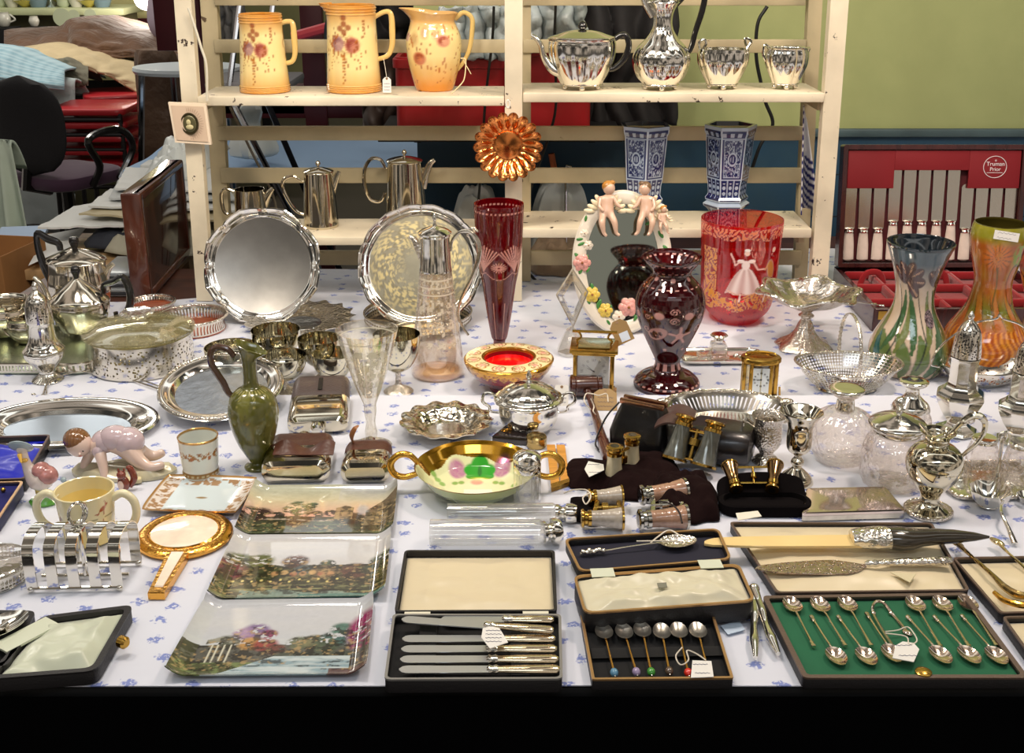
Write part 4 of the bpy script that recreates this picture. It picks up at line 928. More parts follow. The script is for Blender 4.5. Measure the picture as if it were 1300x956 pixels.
for i in range(36):
 an=2*PI*i/36; mb.tube([(.029*math.cos(an)*.85,-.0012,.029*math.sin(an)),(.038*math.cos(an)*.85,-.0012,.038*math.sin(an))],.0004,4)
mb.build('sunburst_lines',plain('sunburst_brown',(160,130,110),.6),t)
# ================================================================== REAR TABLE: SILVER, GLASS AND VASES
SATIN=plain('silver_satin',(150,148,144),.38,1,('noise',14,.15,.004,2),var=.1,varscale=20)
RIMS=plain('silver_bright_rim',(240,236,228),.08,1)
def leaning(px,py,rpx,Y,lean,lab,name,cat,scal,group=None,paint=None,bodymat=None,dz=0):
 m=M(PY(px,py,Y)); rr=rpx*m; a=R(90-lean)
 ctr=PY(px,py,Y); loc=Vector((ctr.x,Y,ZB+rr*math.cos(R(lean))+dz+.002))
 t=thing(name,lab,cat,loc,0,group,(a,0,0))
 mb=MB(); mb.lathe([(.0006,0),(rr*.83,0),(rr*.84,.0008),(rr*.84,-.002),(.0006,-.002)],120,paint=paint); mb.build('tray_well',bodymat or SATIN,t)
 def md(u,k):return 1+scal(u)
 q=[(.83,.0006),(.85,.0012),(.87,.004),(.89,.0045),(.90,.0035),(.93,.0045),(.955,.0085),(.975,.011),(.995,.010),(1,.0075),(.985,.005),(.95,.002),(.9,-.001),(.83,-.002)]
 MB().loft([[(r*rr*(1+scal(j/240)*max(0,(r-.83)/.17))*math.sin(2*PI*j/240),-r*rr*(1+scal(j/240)*max(0,(r-.83)/.17))*math.cos(2*PI*j/240),z)for j in range(240)]for r,z in q],closed=True).build('moulded_rim',RIMS,t)
 return t
def pie(n,a,b):
 def f(u):
  x=(u*n)%1; return a*(.5-.5*math.cos(2*PI*x))**.7-b*math.exp(-((min(x,1-x))/.05)**2)+b*.8*math.exp(-((x-.5)/.06)**2)
 return f
leaning(334,345,73,2.66,22,'round silver salver with a pie-crust edge leaning on the lower left shelf, plain grey centre','salver','tray',pie(8,.035,.02))
def engr(PH,Z,RR):
 Xc,Yc=RR*np.sin(PH),-RR*np.cos(PH); c=solid(PH,(158,150,128),1); c=mixc(c,fbm(Xc*25,Yc*25,11)*.8,(120,112,94))
 n1=fbm(Xc*90,Yc*90,4); fl=np.abs(np.sin(Xc*190+9*fbm(Xc*45,Yc*45,7))*np.sin(Yc*180+9*fbm(Xc*45,Yc*45,2)))
 ring=np.clip(1-np.abs(RR-.085)/.055,0,1)*(n1>.42)*(fl>.35); c=mixc(c,ring.astype(float)*.7,(232,206,140)); ring2=np.clip(1-np.abs(RR-.085)/.06,0,1)*(fl<.12); return mixc(c,ring2*.5,(120,104,70))
leaning(534,338,79,2.64,26,'larger round silver tray engraved with gilt flowers leaning behind the claret jug','salver','tray',pie(16,.012,.008),paint=engr,bodymat=painted('engraved_silver',.34,0))
# claret jug
def etch(PH,Z,RR,h=.14):
 c=solid(PH,(236,226,206)); k=(fbm(PH*9,Z*160,3)>.52)&(np.abs(np.sin(PH*6))*np.abs(np.sin(Z*70))>.35)&(Z>h*.35); c[:,3]=np.where(k,.5,0.0)
 c[:,3]=np.maximum(c[:,3],.5*(((Z*400)%6<1)&(Z>h*.85))); return c
ETCH=glassmat('etched_glass',(.97,.94,.90),.08,.02,edge=.72,painted_=True,body=.03)
o=L(556,474,299,ZB); t=o.thing('claret_jug','tall etched glass claret jug with silver collar, hinged lid and scroll handle','jug')
mb=MB(); mb.lathe(shell(o.prof([(31,475),(34,471),(34,462),(30,425),(25,385),(21,348),(20,340)],26),.0022),80,paint=lambda a,b,c:etch(a,b,c,.2)); mb.build('glass_body',ETCH,t)
mb=MB(); mb.lathe([(.001,.004),(33*o.m*.93,.004),(32.5*o.m,.008),(30*o.m,.006),(.001,.0055)],48); mb.build('amber_base',glassmat('amber_glass',(1,.86,.72),.1,.05,edge=.5,body=.15,bodycol=(236,180,130)),t)
mb=MB(); mb.lathe(o.prof([(19.4,342),(20.6,342),(20.6,339),(19.6,336),(19,318),(18.5,300),(20,299),(20.5,297)]),48); mb.build('silver_collar',SILVER,t)
mb=MB(); mb.lathe(o.prof([(21,297),(21,295),(17,292),(9,289),(2.5,287),(1.5,282),(3,278),(1,272),(.3,271)]),40); mb.build('lid',SILVER,t)
MB().tube(o.curve([(541,326),(535,313),(530,304),(524,300)],14),[.010,.009,.006,.004],12,flat=1).build('spout',CHASED_FINE,t)
MB().tube(o.curve([(575,318),(578,304),(589,294),(602,296),(611,310),(610,328),(602,350),(592,368),(585,385),(584,400),(590,415),(596,424)],50),[.003,.0036,.0048,.0045,.0036,.003,.0026],10).build('handle',SILVER_SOFT,t)
MB().tube(o.curve([(596,300),(602,290),(610,294)],10),.0022).tube(o.curve([(585,385),(594,382),(600,374)],10),.002).build('scroll_leaves',CHASED_FINE,t)
MB().lathe([(20*o.m*1.28,0),(20*o.m*1.34,.003),(20*o.m*1.28,.006)],40,o=(0,0,(475-400)*o.mz)).build('neck_band',SILVER_SOFT,t)if False else None
# gallery bowl behind the claret jug
o=L(531,412,390,ZB); t=o.thing('gallery_dish','round silver dish with a pierced gallery rim behind the claret jug','dish')
GAL=pierced('gallery_net','net',44,.32,scale=420,z0=.016,z1=.030)
r=68*o.m; mb=MB(); mb.lathe([(.001,.004),(r*.5,.004),(r*.55,.0),(r*.6,.004),(r*.9,.014),(r,.016)],90); mb.lathe([(.001,.0055),(r*.9,.0155),(r*.98,.0165)],90); mb.build('bowl',LINED,t)
MB().lathe([(r*.995,.0155),(r*1.0,.032),(r*.985,.032),(r*.98,.0155)],120).build('pierced_gallery',GAL,t)
MB().tube([(r*math.cos(a),r*math.sin(a),.033)for a in ss(81,0,2*PI)][:-1],.0022,8,closed=True).build('beaded_rim',CHASED_FINE,t)
# footed bowls (grapefruit coupes)
CP=plain('silver_coupe',(214,208,186),.07,1,('noise',12,.08,.003,2))
def coupe(px,yb,yt,hw,lab,plane=None):
 o=L(px,yb,yt,ZB if plane is None else plane); t=o.thing('footed_bowl',lab,'bowl','silver footed bowls'); d=(yb-yt)
 pr=o.prof([(hw*.62,yb),(hw*.64,yb-1),(hw*.5,yb-4),(hw*.22,yb-8),(hw*.13,yb-12),(hw*.12,yb-d*.32),(hw*.25,yb-d*.36),(hw*.6,yb-d*.46),(hw*.88,yb-d*.66),(hw*.98,yb-d*.85),(hw,yt)],34)
 foot=[p for p in pr if p[1]<=(d*.34)*o.mz]; cup=[p for p in pr if p[1]>(d*.32)*o.mz]
 MB().lathe([(.001,.0005)]+foot+[(.001,foot[-1][1])],48).build('foot',CHASED_FINE,t)
 z0=cup[0][1]; MB().lathe([(.001,z0-.001)]+cup+[(cup[-1][0]-.0012,cup[-1][1])]+[(max(.001,r-.0014),z+.0012)for r,z in reversed(cup)][1:]+[(.001,z0+.002)],56).build('bowl',CP,t); return t
coupe(298,492,440,34,'widest silver footed bowl, nearest the green ewer handle')
coupe(354,478,418,31,'silver footed bowl in the back row, second from the left')
coupe(362,499,451,30,'silver footed bowl in front of the back row, beside the green ewer spout')
coupe(408,484,429,27,'silver footed bowl in the back row, nearest the engraved wine glass')
coupe(425,499,448,27,'silver footed bowl in front, touching the engraved wine glass')
coupe(506,497,424,30,'silver footed bowl between the engraved wine glass and the claret jug')
# embossed dish
def repousse(px,yb,hw,ry,hpx,lab,name,n=14,plane=None,depth=.5,mat=None,lobes=.05,tilt=0,deep=0,group=None):
 o=L(px,yb,yb-hpx,ZB if plane is None else plane); t=o.thing(name,lab,'dish',group); r=hw*o.m; h=hpx*o.mz
 NU=160; rings=[]
 prof=[(.02,.0+.002),(.45,.002),(.55,h*.25),(.72,h*.75),(.82,h*.86),(.93,h*.94),(1.0,h)]
 pp=smooth_prof(prof,26); outr=[]
 for k,(q,z)in enumerate(pp):
  w_=max(0,(q-.5)/.5); outr.append([((q*(1+lobes*w_*math.sin(n*2*PI*j/NU)))*r*math.sin(2*PI*j/NU),-(q*(1+lobes*w_*math.sin(n*2*PI*j/NU)))*r*math.cos(2*PI*j/NU),z+w_*.002*math.sin(n*2*PI*j/NU+1)+w_*(1-w_)*.010*abs(math.sin(n*PI*j/NU)))for j in range(NU)])
 inn=[[(x*.995,y*.995,z-.002 if k>0 else z-.001)for(x,y,z)in ring]for k,ring in enumerate(outr)]
 mb=MB(); mb.loft(outr+list(reversed(inn)),True,True); mb.build('dish_body',mat or CHASED,t)
 MB().lathe([(r*.4,0),(r*.42,0),(r*.40,.004),(r*.38,.004)],40).build('foot_ring',SILVER,t); return o,t
repousse(381,412,68,18,10,'wide silver dish with a heavily embossed border beneath the pie-crust salver','embossed_dish',16)
# tall ruby cut vase
RUBY=glassmat('ruby_glass',(.50,.02,.04),.08,.03,edge=.42,painted_=True,body=.35,bodycol=(120,6,18))
DRUBY=glassmat('dark_ruby_glass',(.40,.02,.04),.09,.02,edge=.42,painted_=True,body=.35,bodycol=(70,6,14))
CUT=(226,168,156)
o=L(634,446,259,ZB); t=o.thing('tall_ruby_vase','tall slender ruby vase cut with fans and a star, behind the painted red bowl','vase')
def rv(PH,Z,RR):
 c=solid(PH,CUT); X=PH*.030; Y=Z; h=o.h; m=np.zeros_like(PH); z0=h*.62
 per=.063; Xc=(X+per*1.5)%per-per/2
 for k in range(-4,5):m=np.maximum(m,seg_(np.abs(Xc),Y,(.026,z0-.015),(.026+k*.0042-.006,z0+.045-abs(k)*.003),.0011))
 for s in(1,):m=np.maximum(m,poly_(np.abs(Xc),Y,[(0,z0+.030),(.012,z0+.010),(.026,z0-.014)],.001))
 for k in range(16):a=k*2*PI/16; m=np.maximum(m,seg_(Xc,Y,(.003*math.cos(a),z0-.003+.003*math.sin(a)),(.011*math.cos(a),z0-.003+.011*math.sin(a)),.0011))
 m=np.maximum(m,poly_(np.abs(Xc),Y,[(.031,z0-.022),(.022,z0-.016),(.010,z0-.028),(0,z0-.031)],.0008))
 m=np.maximum(m,(np.abs(Y-h*.965)<.0016)*(np.sin(PH*36)>0)*.8); m=np.maximum(m,((Y<h*.36)&(Y>h*.10)&(np.abs(np.sin(PH*4))>.985))*.8)
 c[:,3]=np.clip(m,0,1)*.8; return c
mb=MB(); mb.lathe(shell(o.prof([(20,447),(21,445),(14,441),(8,436),(8,430),(10.5,425),(16,395),(21,360),(24,345),(28,320),(30,290),(31,265),(31,258)],44),.0025),180,paint=rv); mb.build('vase_body',RUBY,t)
# painted red bowl
o=L(646,493,454,ZB); t=o.thing('red_bowl','deep red bowl with a wide gilt rim painted with pink flowers','bowl')
h=o.h; m_=o.m
def rb(PH,Z,RR):
 c=solid(PH,(124,12,22)); X=PH; top=Z>h*.86; rr_=RR/m_
 cr=top&(rr_>33); c=mixc(c,cr.astype(float),(240,222,170)); c=mixc(c,(top&(rr_<34.5)&(rr_>31)).astype(float),(206,150,50),.8); c=mixc(c,(top&(rr_>55)).astype(float),(206,150,50),.8)
 xs=(PH/(2*PI)*12)%1-.5; rn=(rr_-45.5)/9
 d=np.sqrt((xs/.36)**2+(rn/.95)**2); c=mixc(c,(cr&(d<1)&(d>.84)).astype(float),(196,120,30),.6); c=mixc(c,(cr&(d<.84)).astype(float)*.8,(246,222,176))
 f=np.sqrt((xs/.20)**2+(rn/.5)**2); c=mixc(c,(cr&(f<1)).astype(float)*(.5+.5*np.sin(PH*70)),(206,86,90)); c=mixc(c,(cr&(f<.45)).astype(float)*.7,(240,170,160)); c=mixc(c,(cr&(f>1)&(f<1.35)&(np.sin(PH*55)>.2)).astype(float)*.8,(110,120,50))
 low=(~top)&(Z<h*.86)&(Z>h*.55)&(rr_>36); g=np.abs(np.sin(PH*14)); c=mixc(c,(low&(Z>h*(.80-.16*g))&(fbm(PH*20,Z*400,2)>.4)).astype(float),(214,156,60),.7); return c
mb=MB(); mb.lathe(o.prof([(.1,493),(24,493),(25,491),(25,488),(34,483),(46,474),(53,465),(56.5,458),(57,455),(55,453.5),(45,452),(34,452),(31.5,453),(31,456),(29,468),(20,478),(.1,481)]),200,paint=rb); mb.build('bowl_body',painted('red_glaze',.12,.8),t)
mb=MB(); mb.lathe([(.001,h*.80),(30.8*m_,h*.84)],40,cap1=False); mb.build('lit_red_disc',plain('lit_scarlet',(250,10,14),.12,coat=.5),t)  # raised disc whose bright red paints the look of lit glass
# porcelain mirror with cherubs
Ym=2.58; ctr=PY(789,352,Ym); m=M(ctr); lean=14
t=thing('porcelain_mirror','oval table mirror in a porcelain frame with applied flowers and two cherubs','mirror',(ctr.x,Ym,ZB+86*m+.002),0,None,(R(90-lean),0,0))
PORC=plain('white_porcelain',(232,224,208),.2,coat=.6); rx,ry=56*m,84*m
def oval(k,z,n=72):return[(rx*k*math.cos(2*PI*j/n)*(1 if True else 1),(ry+rx*(k-1))*math.sin(2*PI*j/n),z)for j in range(n)]
MB().loft([oval(.84,0),oval(.82,.006),oval(.88,.010),oval(.97,.012),oval(1.08,.010),oval(1.13,.004),oval(1.12,-.004),oval(.84,-.004)],closed=True).build('frame',PORC,t)
MB().loft([oval(.85,.003),oval(.85,.001)]).build('mirror_glass',plain('mirror_glass',(150,160,152),.04,1),t)
MB().tube([(-rx*.3,-ry*.5,-.004),(-rx*.5,-ry*.95,-.09)],.006).tube([(rx*.3,-ry*.5,-.004),(rx*.5,-ry*.95,-.09)],.006).build('strut',PORC,t)
cols={'pink':(224,160,150),'yellow':(226,196,84),'white':(236,224,206)}
def flower(parent,x,y,r,col,z=.011):
 fm_=plain('porcelain_%s'%col,cols[col],.3,coat=.4); mb=MB()
 for ring,(n,rr_,zz,el)in enumerate(((6,r*.62,0,.45),(5,r*.36,r*.22,.36),(3,r*.14,r*.36,.25))):
  for k in range(n):a=2*PI*k/n+ring*.6; mb.ell((x+rr_*math.cos(a),y+rr_*math.sin(a),z+zz),(r*el,r*el,r*el*.55),10,6)
 o=mb.build('flower',fm_,parent); MB().ell((x,y,z+r*.55),(r*.16,)*3,8,6).build('flower_centre',plain('flower_heart',(150,90,40),.4),o); return o
LEAF=plain('porcelain_leaf',(70,132,62),.3,coat=.4)
def leafp(parent,x,y,a,l,z=.012):
 mb=MB(); rot=Matrix.Rotation(a,3,'Z'); mb.ell((x+math.cos(a)*l*.5,y+math.sin(a)*l*.5,z),(l*.55,l*.24,l*.10),12,6,rot); return mb.build('leaf',LEAF,parent)
for(fx,fy,fr,fc)in((738,352,11,'pink'),(751,392,10,'yellow'),(746,330,6,'white'),(741,315,5,'white'),(797,408,12,'pink'),(768,412,9,'yellow'),(785,420,8,'white'),(835,370,8,'pink')):
 flower(t,(fx-789)*m,(352-fy)*m,fr*m,fc)
rnd=random.Random(4)
for(fx,fy)in((742,300),(752,290),(733,330),(729,340),(745,342),(739,322),(744,364),(735,366),(750,378),(758,402),(748,404),(762,398),(770,424),(776,406),(806,418),(786,277),(784,281),(778,276),(840,330),(834,312),(838,350),(826,300),(804,425)):
 leafp(t,(fx-789)*m,(352-fy)*m,rnd.random()*6,rnd.uniform(7,11)*m)
SKINP=plain('porcelain_skin',(214,178,154),.25,coat=.5); HAIR=plain('porcelain_hair',(186,128,52),.3,coat=.4); WING=plain('porcelain_wing',(240,226,190),.3,coat=.4)
def skin_body(name,verts,edges,radii,mat,parent,sub=2,loc=None,rot=None,root=0):
 me=bpy.data.meshes.new(name); me.from_pydata([tuple(v)for v in verts],edges,[]); me.update()
 o=bpy.data.objects.new(name,me); C.objects.link(o); o.parent=parent
 if loc is not None:o.location=loc
 if rot is not None:o.rotation_euler=rot
 sk=o.modifiers.new('skin','SKIN'); sk.use_smooth_shade=True
 for i,r in enumerate(radii):
  rr=(r,r)if not hasattr(r,'__len__')else r; me.skin_vertices[0].data[i].radius=rr
 me.skin_vertices[0].data[root].use_root=True
 sb=o.modifiers.new('sub','SUBSURF'); sb.levels=sub; sb.render_levels=sub; me.materials.append(mat); return o
def cherub(cx,cy,s,flip,hair):
 c=thing_part('cherub',t); k=s
 def q(x,y,z=0):return((cx-789)*m+x*k*flip,(352-cy)*m+y*k,.020+z*k)
 V_=[q(0,0),q(0,.010),q(.001,.018),q(.002,.023),q(.009,.018,.003),q(.014,.008,.008),q(.020,.004,.010),q(-.008,.017,.003),q(-.010,.006,.008),q(-.004,.000,.012),q(.005,-.004,.004),q(.010,-.014,.012),q(.012,-.028,.008),q(.017,-.031,.010),q(-.005,-.004,.004),q(-.007,-.015,.014),q(-.004,-.028,.010),q(.000,-.032,.012)]
 E_=[(0,1),(1,2),(2,3),(2,4),(4,5),(5,6),(2,7),(7,8),(8,9),(0,10),(10,11),(11,12),(12,13),(0,14),(14,15),(15,16),(16,17)]
 R_=[.0085,.0078,.0066,.0036,.0034,.0026,.002,.0034,.0026,.002,.0056,.0046,.0028,.002,.0056,.0046,.0028,.002]
 b=skin_body('cherub',V_,E_,[r*k for r in R_],SKINP,t,1)
 hd=q(.003,.030,.002); MB().ell(hd,(.0078*k,.0085*k,.0078*k),16,12).build('head',SKINP,b)
 MB().ell((hd[0]-.001*flip*k,hd[1]+.0025*k,hd[2]-.001*k),(.0083*k,.0078*k,.0080*k),16,12).ell((hd[0]+.004*k*flip,hd[1]+.007*k,hd[2]+.001),(.004*k,.0035*k,.004*k),10,8).build('hair',hair,b)
 for s2 in(-1,1):
  mb=MB();
  for i in range(4):mb.ell((q(-.010*s2-.004*i*s2,.016-.005*i,-.004)),(.0075*k,.0032*k,.002*k),10,6,Matrix.Rotation((.9-.25*i)*(-s2*flip),3,'Z'))
  mb.build('wing',WING,b)
 return b
def thing_part(name,parent):return None
cherub(768,288,1.75,1,HAIR); cherub(818,288,1.7,-1,plain('porcelain_dark_hair',(120,92,62),.3,coat=.4))
cherub(838,300,.9,1,HAIR)
MB().loft([[((729-789)*m+x,(300-300)*m+y,z)for x,y in((0,0),)]*3]*1)if False else None
# crystal rhombus ornament
o=L(725,448,341,ZB); t=o.thing('crystal_ornament','clear crystal lozenge standing point up on a faceted base left of the mirror','ornament')
def rh(k,d):return[o.p(725+dx*k,378+dy*k,0)+Vector((0,d,0))for dx,dy in((0,-37),(20,-8),(2,37),(-20,-4))]
GC=glassmat('crystal',(.93,.93,.90),.22,.02,('noise',30,.4,.004,2),edge=.9,body=.06)
MB().loft([rh(1,-.008),rh(1,.008),rh(.62,.008),rh(.62,-.008)],closed=True).build('lozenge',GC,t,sharp=10)
MB().loft([rh(1.02,-.002),rh(1.02,.002),rh(.94,.002),rh(.94,-.002)],closed=True).build('silvered_edge',plain('white_silvering',(230,226,214),.2,.6),t,sharp=10)
MB().lathe(o.prof([(.1,448),(17,448),(19,444),(13,430),(7,418),(2,414),(.1,414)]),8,rot=PI/8).build('base',GC,t,sharp=10)
# carriage clock
def dialtex(parent,w,h,y,z,clock=(9,52),numer=True,mat=None,mini=False,x0=0):
 DW_=plain('enamel_dial',(226,232,232),.25,coat=.5); HB=plain('dial_black',(20,20,24),.5)
 MB().box((x0,y,z),(w,.0012,h)).build('dial',DW_,parent)
 r=w*.40; zc=z+h*.12; mb=MB()
 for i in range(12):
  a=2*PI*i/12; nst=3 if i%3==0 else 2
  for j in range(nst):
   da=(j-(nst-1)/2)*.11; p0=(x0+r*.82*math.sin(a+da),y-.0010,zc+r*.82*math.cos(a+da)); p1=(x0+r*1.06*math.sin(a+da),y-.0010,zc+r*1.06*math.cos(a+da)); mb.tube([p0,p1],.0004,4)
 mb.build('numerals',HB,parent)
 hm=MB(); hr,mn=clock; am=2*PI*mn/60; ah=2*PI*(hr+mn/60)/12
 for a,l_,w_ in((am,.78,.0006),(ah,.55,.0009)):hm.tube([(x0-.12*r*math.sin(a),y-.0016,zc-.12*r*math.cos(a)),(x0+l_*r*math.sin(a),y-.0016,zc+l_*r*math.cos(a))],[w_,w_*1.3,w_*.5],5)
 hm.lathe([(.0004,0),(.0018,0),(.0016,.0008),(.0004,.0008)],12,tilt=Matrix.Rotation(PI/2,3,'X'),o=(x0,y-.0010,zc)); hm.build('hands',HB,parent)
o=L(753,505,437,ZB); t=o.thing('carriage_clock','larger brass carriage clock with white dial and carrying handle, left of the ruby vase','clock',rz=R(-6))
m=o.m; w=50*m; d=w*.86; hh=o.h
for z,ww,th in((0,1.18,.009),(.009,1.08,.005),(hh-.012,1.08,.005),(hh-.007,1.20,.007)):MB().box((0,0,z+th/2),(w*ww,d*ww,th),bev=.0015).build('plinth' if z<.02 else 'cornice',BRASS,t)
for sx in(-1,1):
 for sy in(-1,1):MB().box((sx*w*.46,sy*d*.46,hh/2),(w*.10,d*.10,hh-.02),bev=.001).build('pillar',BRASS,t)
dialtex(t,w*.78,hh*.78,-d*.40,hh*.5,(9,52))
MB().box((0,.002,hh/2),(w*.72,d*.6,hh*.75)).build('movement',plain('dark_brass_works',(70,56,34),.4,.7),t)
for nm,c_,s_ in(('front_glass',(0,-d*.48,hh/2),(w*.84,.0015,hh*.8)),('side_glass',(w*.47,0,hh/2),(.0015,d*.84,hh*.8)),('side_glass',(-w*.47,0,hh/2),(.0015,d*.84,hh*.8))):MB().box(c_,s_).build(nm,GLASS,t)
MB().box((0,0,hh+.002),(w*.8,d*.8,.003),bev=.001).build('top_glass',plain('top_plate',(150,140,100),.2,.6),t)
hb=hh; MB().tube(bez([(-w*.40,0,hb),(-w*.44,0,hb+.007),(-w*.34,0,hb+.014),(-w*.40,0,hb+.024),(-w*.5,0,hb+.026)],16),.0022).tube(bez([(w*.40,0,hb),(w*.44,0,hb+.007),(w*.34,0,hb+.014),(w*.40,0,hb+.024),(w*.5,0,hb+.026)],16),.0022).tube([(-w*.56,0,hb+.026),(w*.56,0,hb+.026)],.0028).build('carrying_handle',BRASS,t)
tp=PY(782,407,2.19); tagshape('brown_tag','brown luggage tag tied to the handle of the larger brass clock',.036,.048,tp,(R(62),R(-24),R(8)),(140,112,66),cat='price tag',scrib=False)
q=PY(793,427,2.155); o_=MB().box((0,0,0),(.018,.0008,.018)).build('price_sticker',plain('pale_sticker',(196,206,222),.6),None,loc=q,rot=(R(-26),R(-24),0)); o_.parent=C.objects[-1].parent if False else None; tag(o_,'small pale blue price sticker on the brown luggage tag','sticker')
# central ruby vase
o=L(846,489,326,ZB); t=o.thing('ruby_vase','dark ruby baluster vase cut with grapes and a star on a domed foot','vase')
def rv2(PH,Z,RR):
 c=solid(PH,(216,160,152)); h=o.h; X=PH*.05; Y=Z-h*.5; m=np.zeros_like(PH)
 per=.165; Xc=(X+per*1.5)%per-per/2
 dots=lambda z,n,r:np.clip(1.5-np.hypot((((PH/(2*PI)*n)%1)-.5)*2*PI*.04/n*6.28/1.0*1.0,(Z-z))/r,0,1)
 m=np.maximum(m,(np.abs(Z-h*.972)<.0012)*(np.sin(PH*24)>.0)); m=np.maximum(m,(np.abs(Z-h*.80)<.0010)*(np.sin(PH*20)>.1)); m=np.maximum(m,(np.abs(Z-h*.905)<.0010)*(np.sin(PH*20)>.1))
 for a0 in(-.95,-.05,.85,1.9,2.8,-1.9):m=np.maximum(m,blob(PH,Z,a0,h*.86,.14,.0045,.3))
 for x0 in(-.022,.022):m=np.maximum(m,blob(X,Z,x0,h*.62,.0085,.0085,.25)*.9)
 for x0 in(-.062,.062):m=np.maximum(m,blob(X,Z,x0,h*.60,.006,.0085,.25)*.8)
 for zz in(.655,.585):m=np.maximum(m,swirl(X,Z,0,h*zz,.0075,.0009))
 for x0 in(-.040,.044):m=np.maximum(m,swirl(X,Z,x0,h*.60,.006,.0008)*.8)
 # grapes on the left, star leaf on the right
 rg=np.random.RandomState(3)
 leaf_=blob(X,Z,-.028,h*.47,.022,.014,.15,.5); m=np.maximum(m,leaf_*.8)
 for i in range(16):cx,cz=-.030+rg.uniform(-.010,.010),h*.46+rg.uniform(-.008,.008); b_=blob(X,Z,cx,cz,.0033,.0033,.3); m=m*(1-b_*.95)
 for k in range(5):
  a=PI/2+k*2*PI/5; m=np.maximum(m,np.maximum(seg_(X,Z,(.012,h*.46),(.012+.019*math.cos(a),h*.46+.019*math.sin(a)),.0042,.8),blob(X,Z,.012,h*.46,.008)))
 for s in(-1,1):m=np.maximum(m,swirl(X,Z,s*.046,h*.50,.009,.0012,1.3,s)*.9)
 for a0 in np.arange(-3,3.2,.9):m=np.maximum(m,blob(PH,Z,a0,h*.335,.12,.004,.4)*.8)
 m=np.maximum(m,((Z<h*.20)&(Z>h*.145)&(np.abs(np.sin(PH*5))>.75))*.8); m=np.maximum(m,(np.abs(Z-h*.045)<.001)*(np.sin(PH*26)>0)*.9)
 c[:,3]=np.clip(m,0,1)*.85; return c
VP=[(41,490),(42.5,487),(41,481),(33,474),(22,469),(18,465),(16,459),(17,453),(22,443),(31,425),(39,407),(43.5,392),(44,380),(40,366),(32,356),(26,350),(24,346),(26,341),(32,334),(36.5,328),(37,325)]
mb=MB(); mb.lathe(shell(o.prof(VP,56),.0028),220,paint=rv2); mb.build('vase_body',DRUBY,t)
# cranberry beaker with the painted lady
o=L(934,405,278,ZB); t=o.thing('cranberry_beaker','large cranberry glass beaker vase enamelled with a lady in a white crinoline','vase')
def lady(PH,Z,RR):
 h=o.h; X=(PH+.10)*.062; Y=.36*o.h+(Z-.36*o.h)/1.12; c=solid(PH,(240,214,206)); al=np.zeros_like(PH); outer=RR>0
 def put(m,col,a=1.0):
  nonlocal c,al
  c=mixc(c,np.clip(m,0,1),col); al=np.maximum(al*(1-m),0)+np.clip(m,0,1)*a
 gold=(224,150,52)
 n=fbm(PH*12,Z*150,5); wx,wy=PH*9+2.2*vn(PH*6,Z*60,3),Z*95+2.2*vn(PH*6+9,Z*60,7); sw=np.abs(np.sin(wx*2.2+1.6*np.sin(wy*1.7)))*np.abs(np.sin(wy*2.0+1.7*np.sin(wx*1.9)))
 low=(Z<h*(.34+.03*np.sin(PH*5)))&(Z>h*(.19+.02*np.sin(PH*7)))&((sw>.38)|(n>.6)); put(low*.95,gold)
 lft=(np.abs(PH+1.05)<.24)&(Z>h*.3)&(Z<h*.78)&(sw>.30); put(lft*.9,gold)
 tp=(Z>h*(.90-.03*np.abs(np.sin(PH*3))))&(Z<h*.98)&(sw>.42); put(tp*.9,(220,120,60))
 wh=(244,226,222)
 bx,bz=.004,h*.36
 t_=np.clip((Y-bz)/(h*.23),0,1); half=.028*(1-t_)**.62+.0035; put(((np.abs(X-bx)<half)&(Y>bz+.002*np.cos(X*300))&(Y<bz+h*.235)).astype(float)*(.78+.22*np.sin((X-bx)/(half+1e-6)*9)),wh)
 put(poly_(X,Y,[(bx-.026,bz+.006),(bx-.012,bz-.001),(bx+.010,bz-.001),(bx+.026,bz+.006)],.0016),(232,176,150))
 put(blob(X,Y,bx,bz+h*.255,.007,.011,.2),wh); put(blob(X,Y,bx-.008,bz+h*.29,.0065,.0045,.2),wh); put(blob(X,Y,bx+.009,bz+h*.29,.0065,.0045,.2),wh)
 put(blob(X,Y,bx+.001,bz+h*.36,.0048,.0062,.2),(238,206,190)); put(blob(X,Y,bx+.001,bz+h*.385,.0052,.0036,.2),(246,240,236))
 put(poly_(X,Y,[(bx-.010,bz+h*.285),(bx-.016,bz+h*.25),(bx-.019,bz+h*.30),(bx-.024,bz+h*.35)],.0016),(236,196,184)); put(poly_(X,Y,[(bx+.012,bz+h*.28),(bx+.020,bz+h*.215),(bx+.032,bz+h*.215)],.0016),(236,196,184))
 put(poly_(X,Y,[(bx-.006,bz),(bx-.007,bz-h*.07)],.0014),wh); put(poly_(X,Y,[(bx+.012,bz),(bx+.014,bz-h*.05)],.0012),(226,170,90))
 gx=bx+.046; put(blob(X,Y,gx,bz+h*.20,.009,.024,.25,.15),(196,130,60)); put(blob(X,Y,gx+.003,bz+h*.37,.0045,.006,.2),(240,206,190)); put(poly_(X,Y,[(gx-.006,bz+h*.26),(gx-.012,bz+h*.21)],.0018),(210,150,80)); put(poly_(X,Y,[(gx-.003,bz+h*.08),(gx-.010,bz-h*.08)],.0018),wh); put(poly_(X,Y,[(gx+.002,bz+h*.08),(gx+.002,bz-h*.05)],.0018),wh)
 c[:,3]=al*.92; return c
CRAN=glassmat('cranberry_glass',(.82,.06,.08),.07,.02,edge=.4,painted_=True,body=.20,bodycol=(226,14,24))
pr=o.prof([(25,406),(27,404),(33,398),(40,390),(44,380),(47,362),(48.5,330),(50,300),(51,285),(51,277)],36)
mb=MB(); mb.lathe([(.001,0)]+pr,240,paint=lady,cap1=False); mb.build('glass_body',CRAN,t)
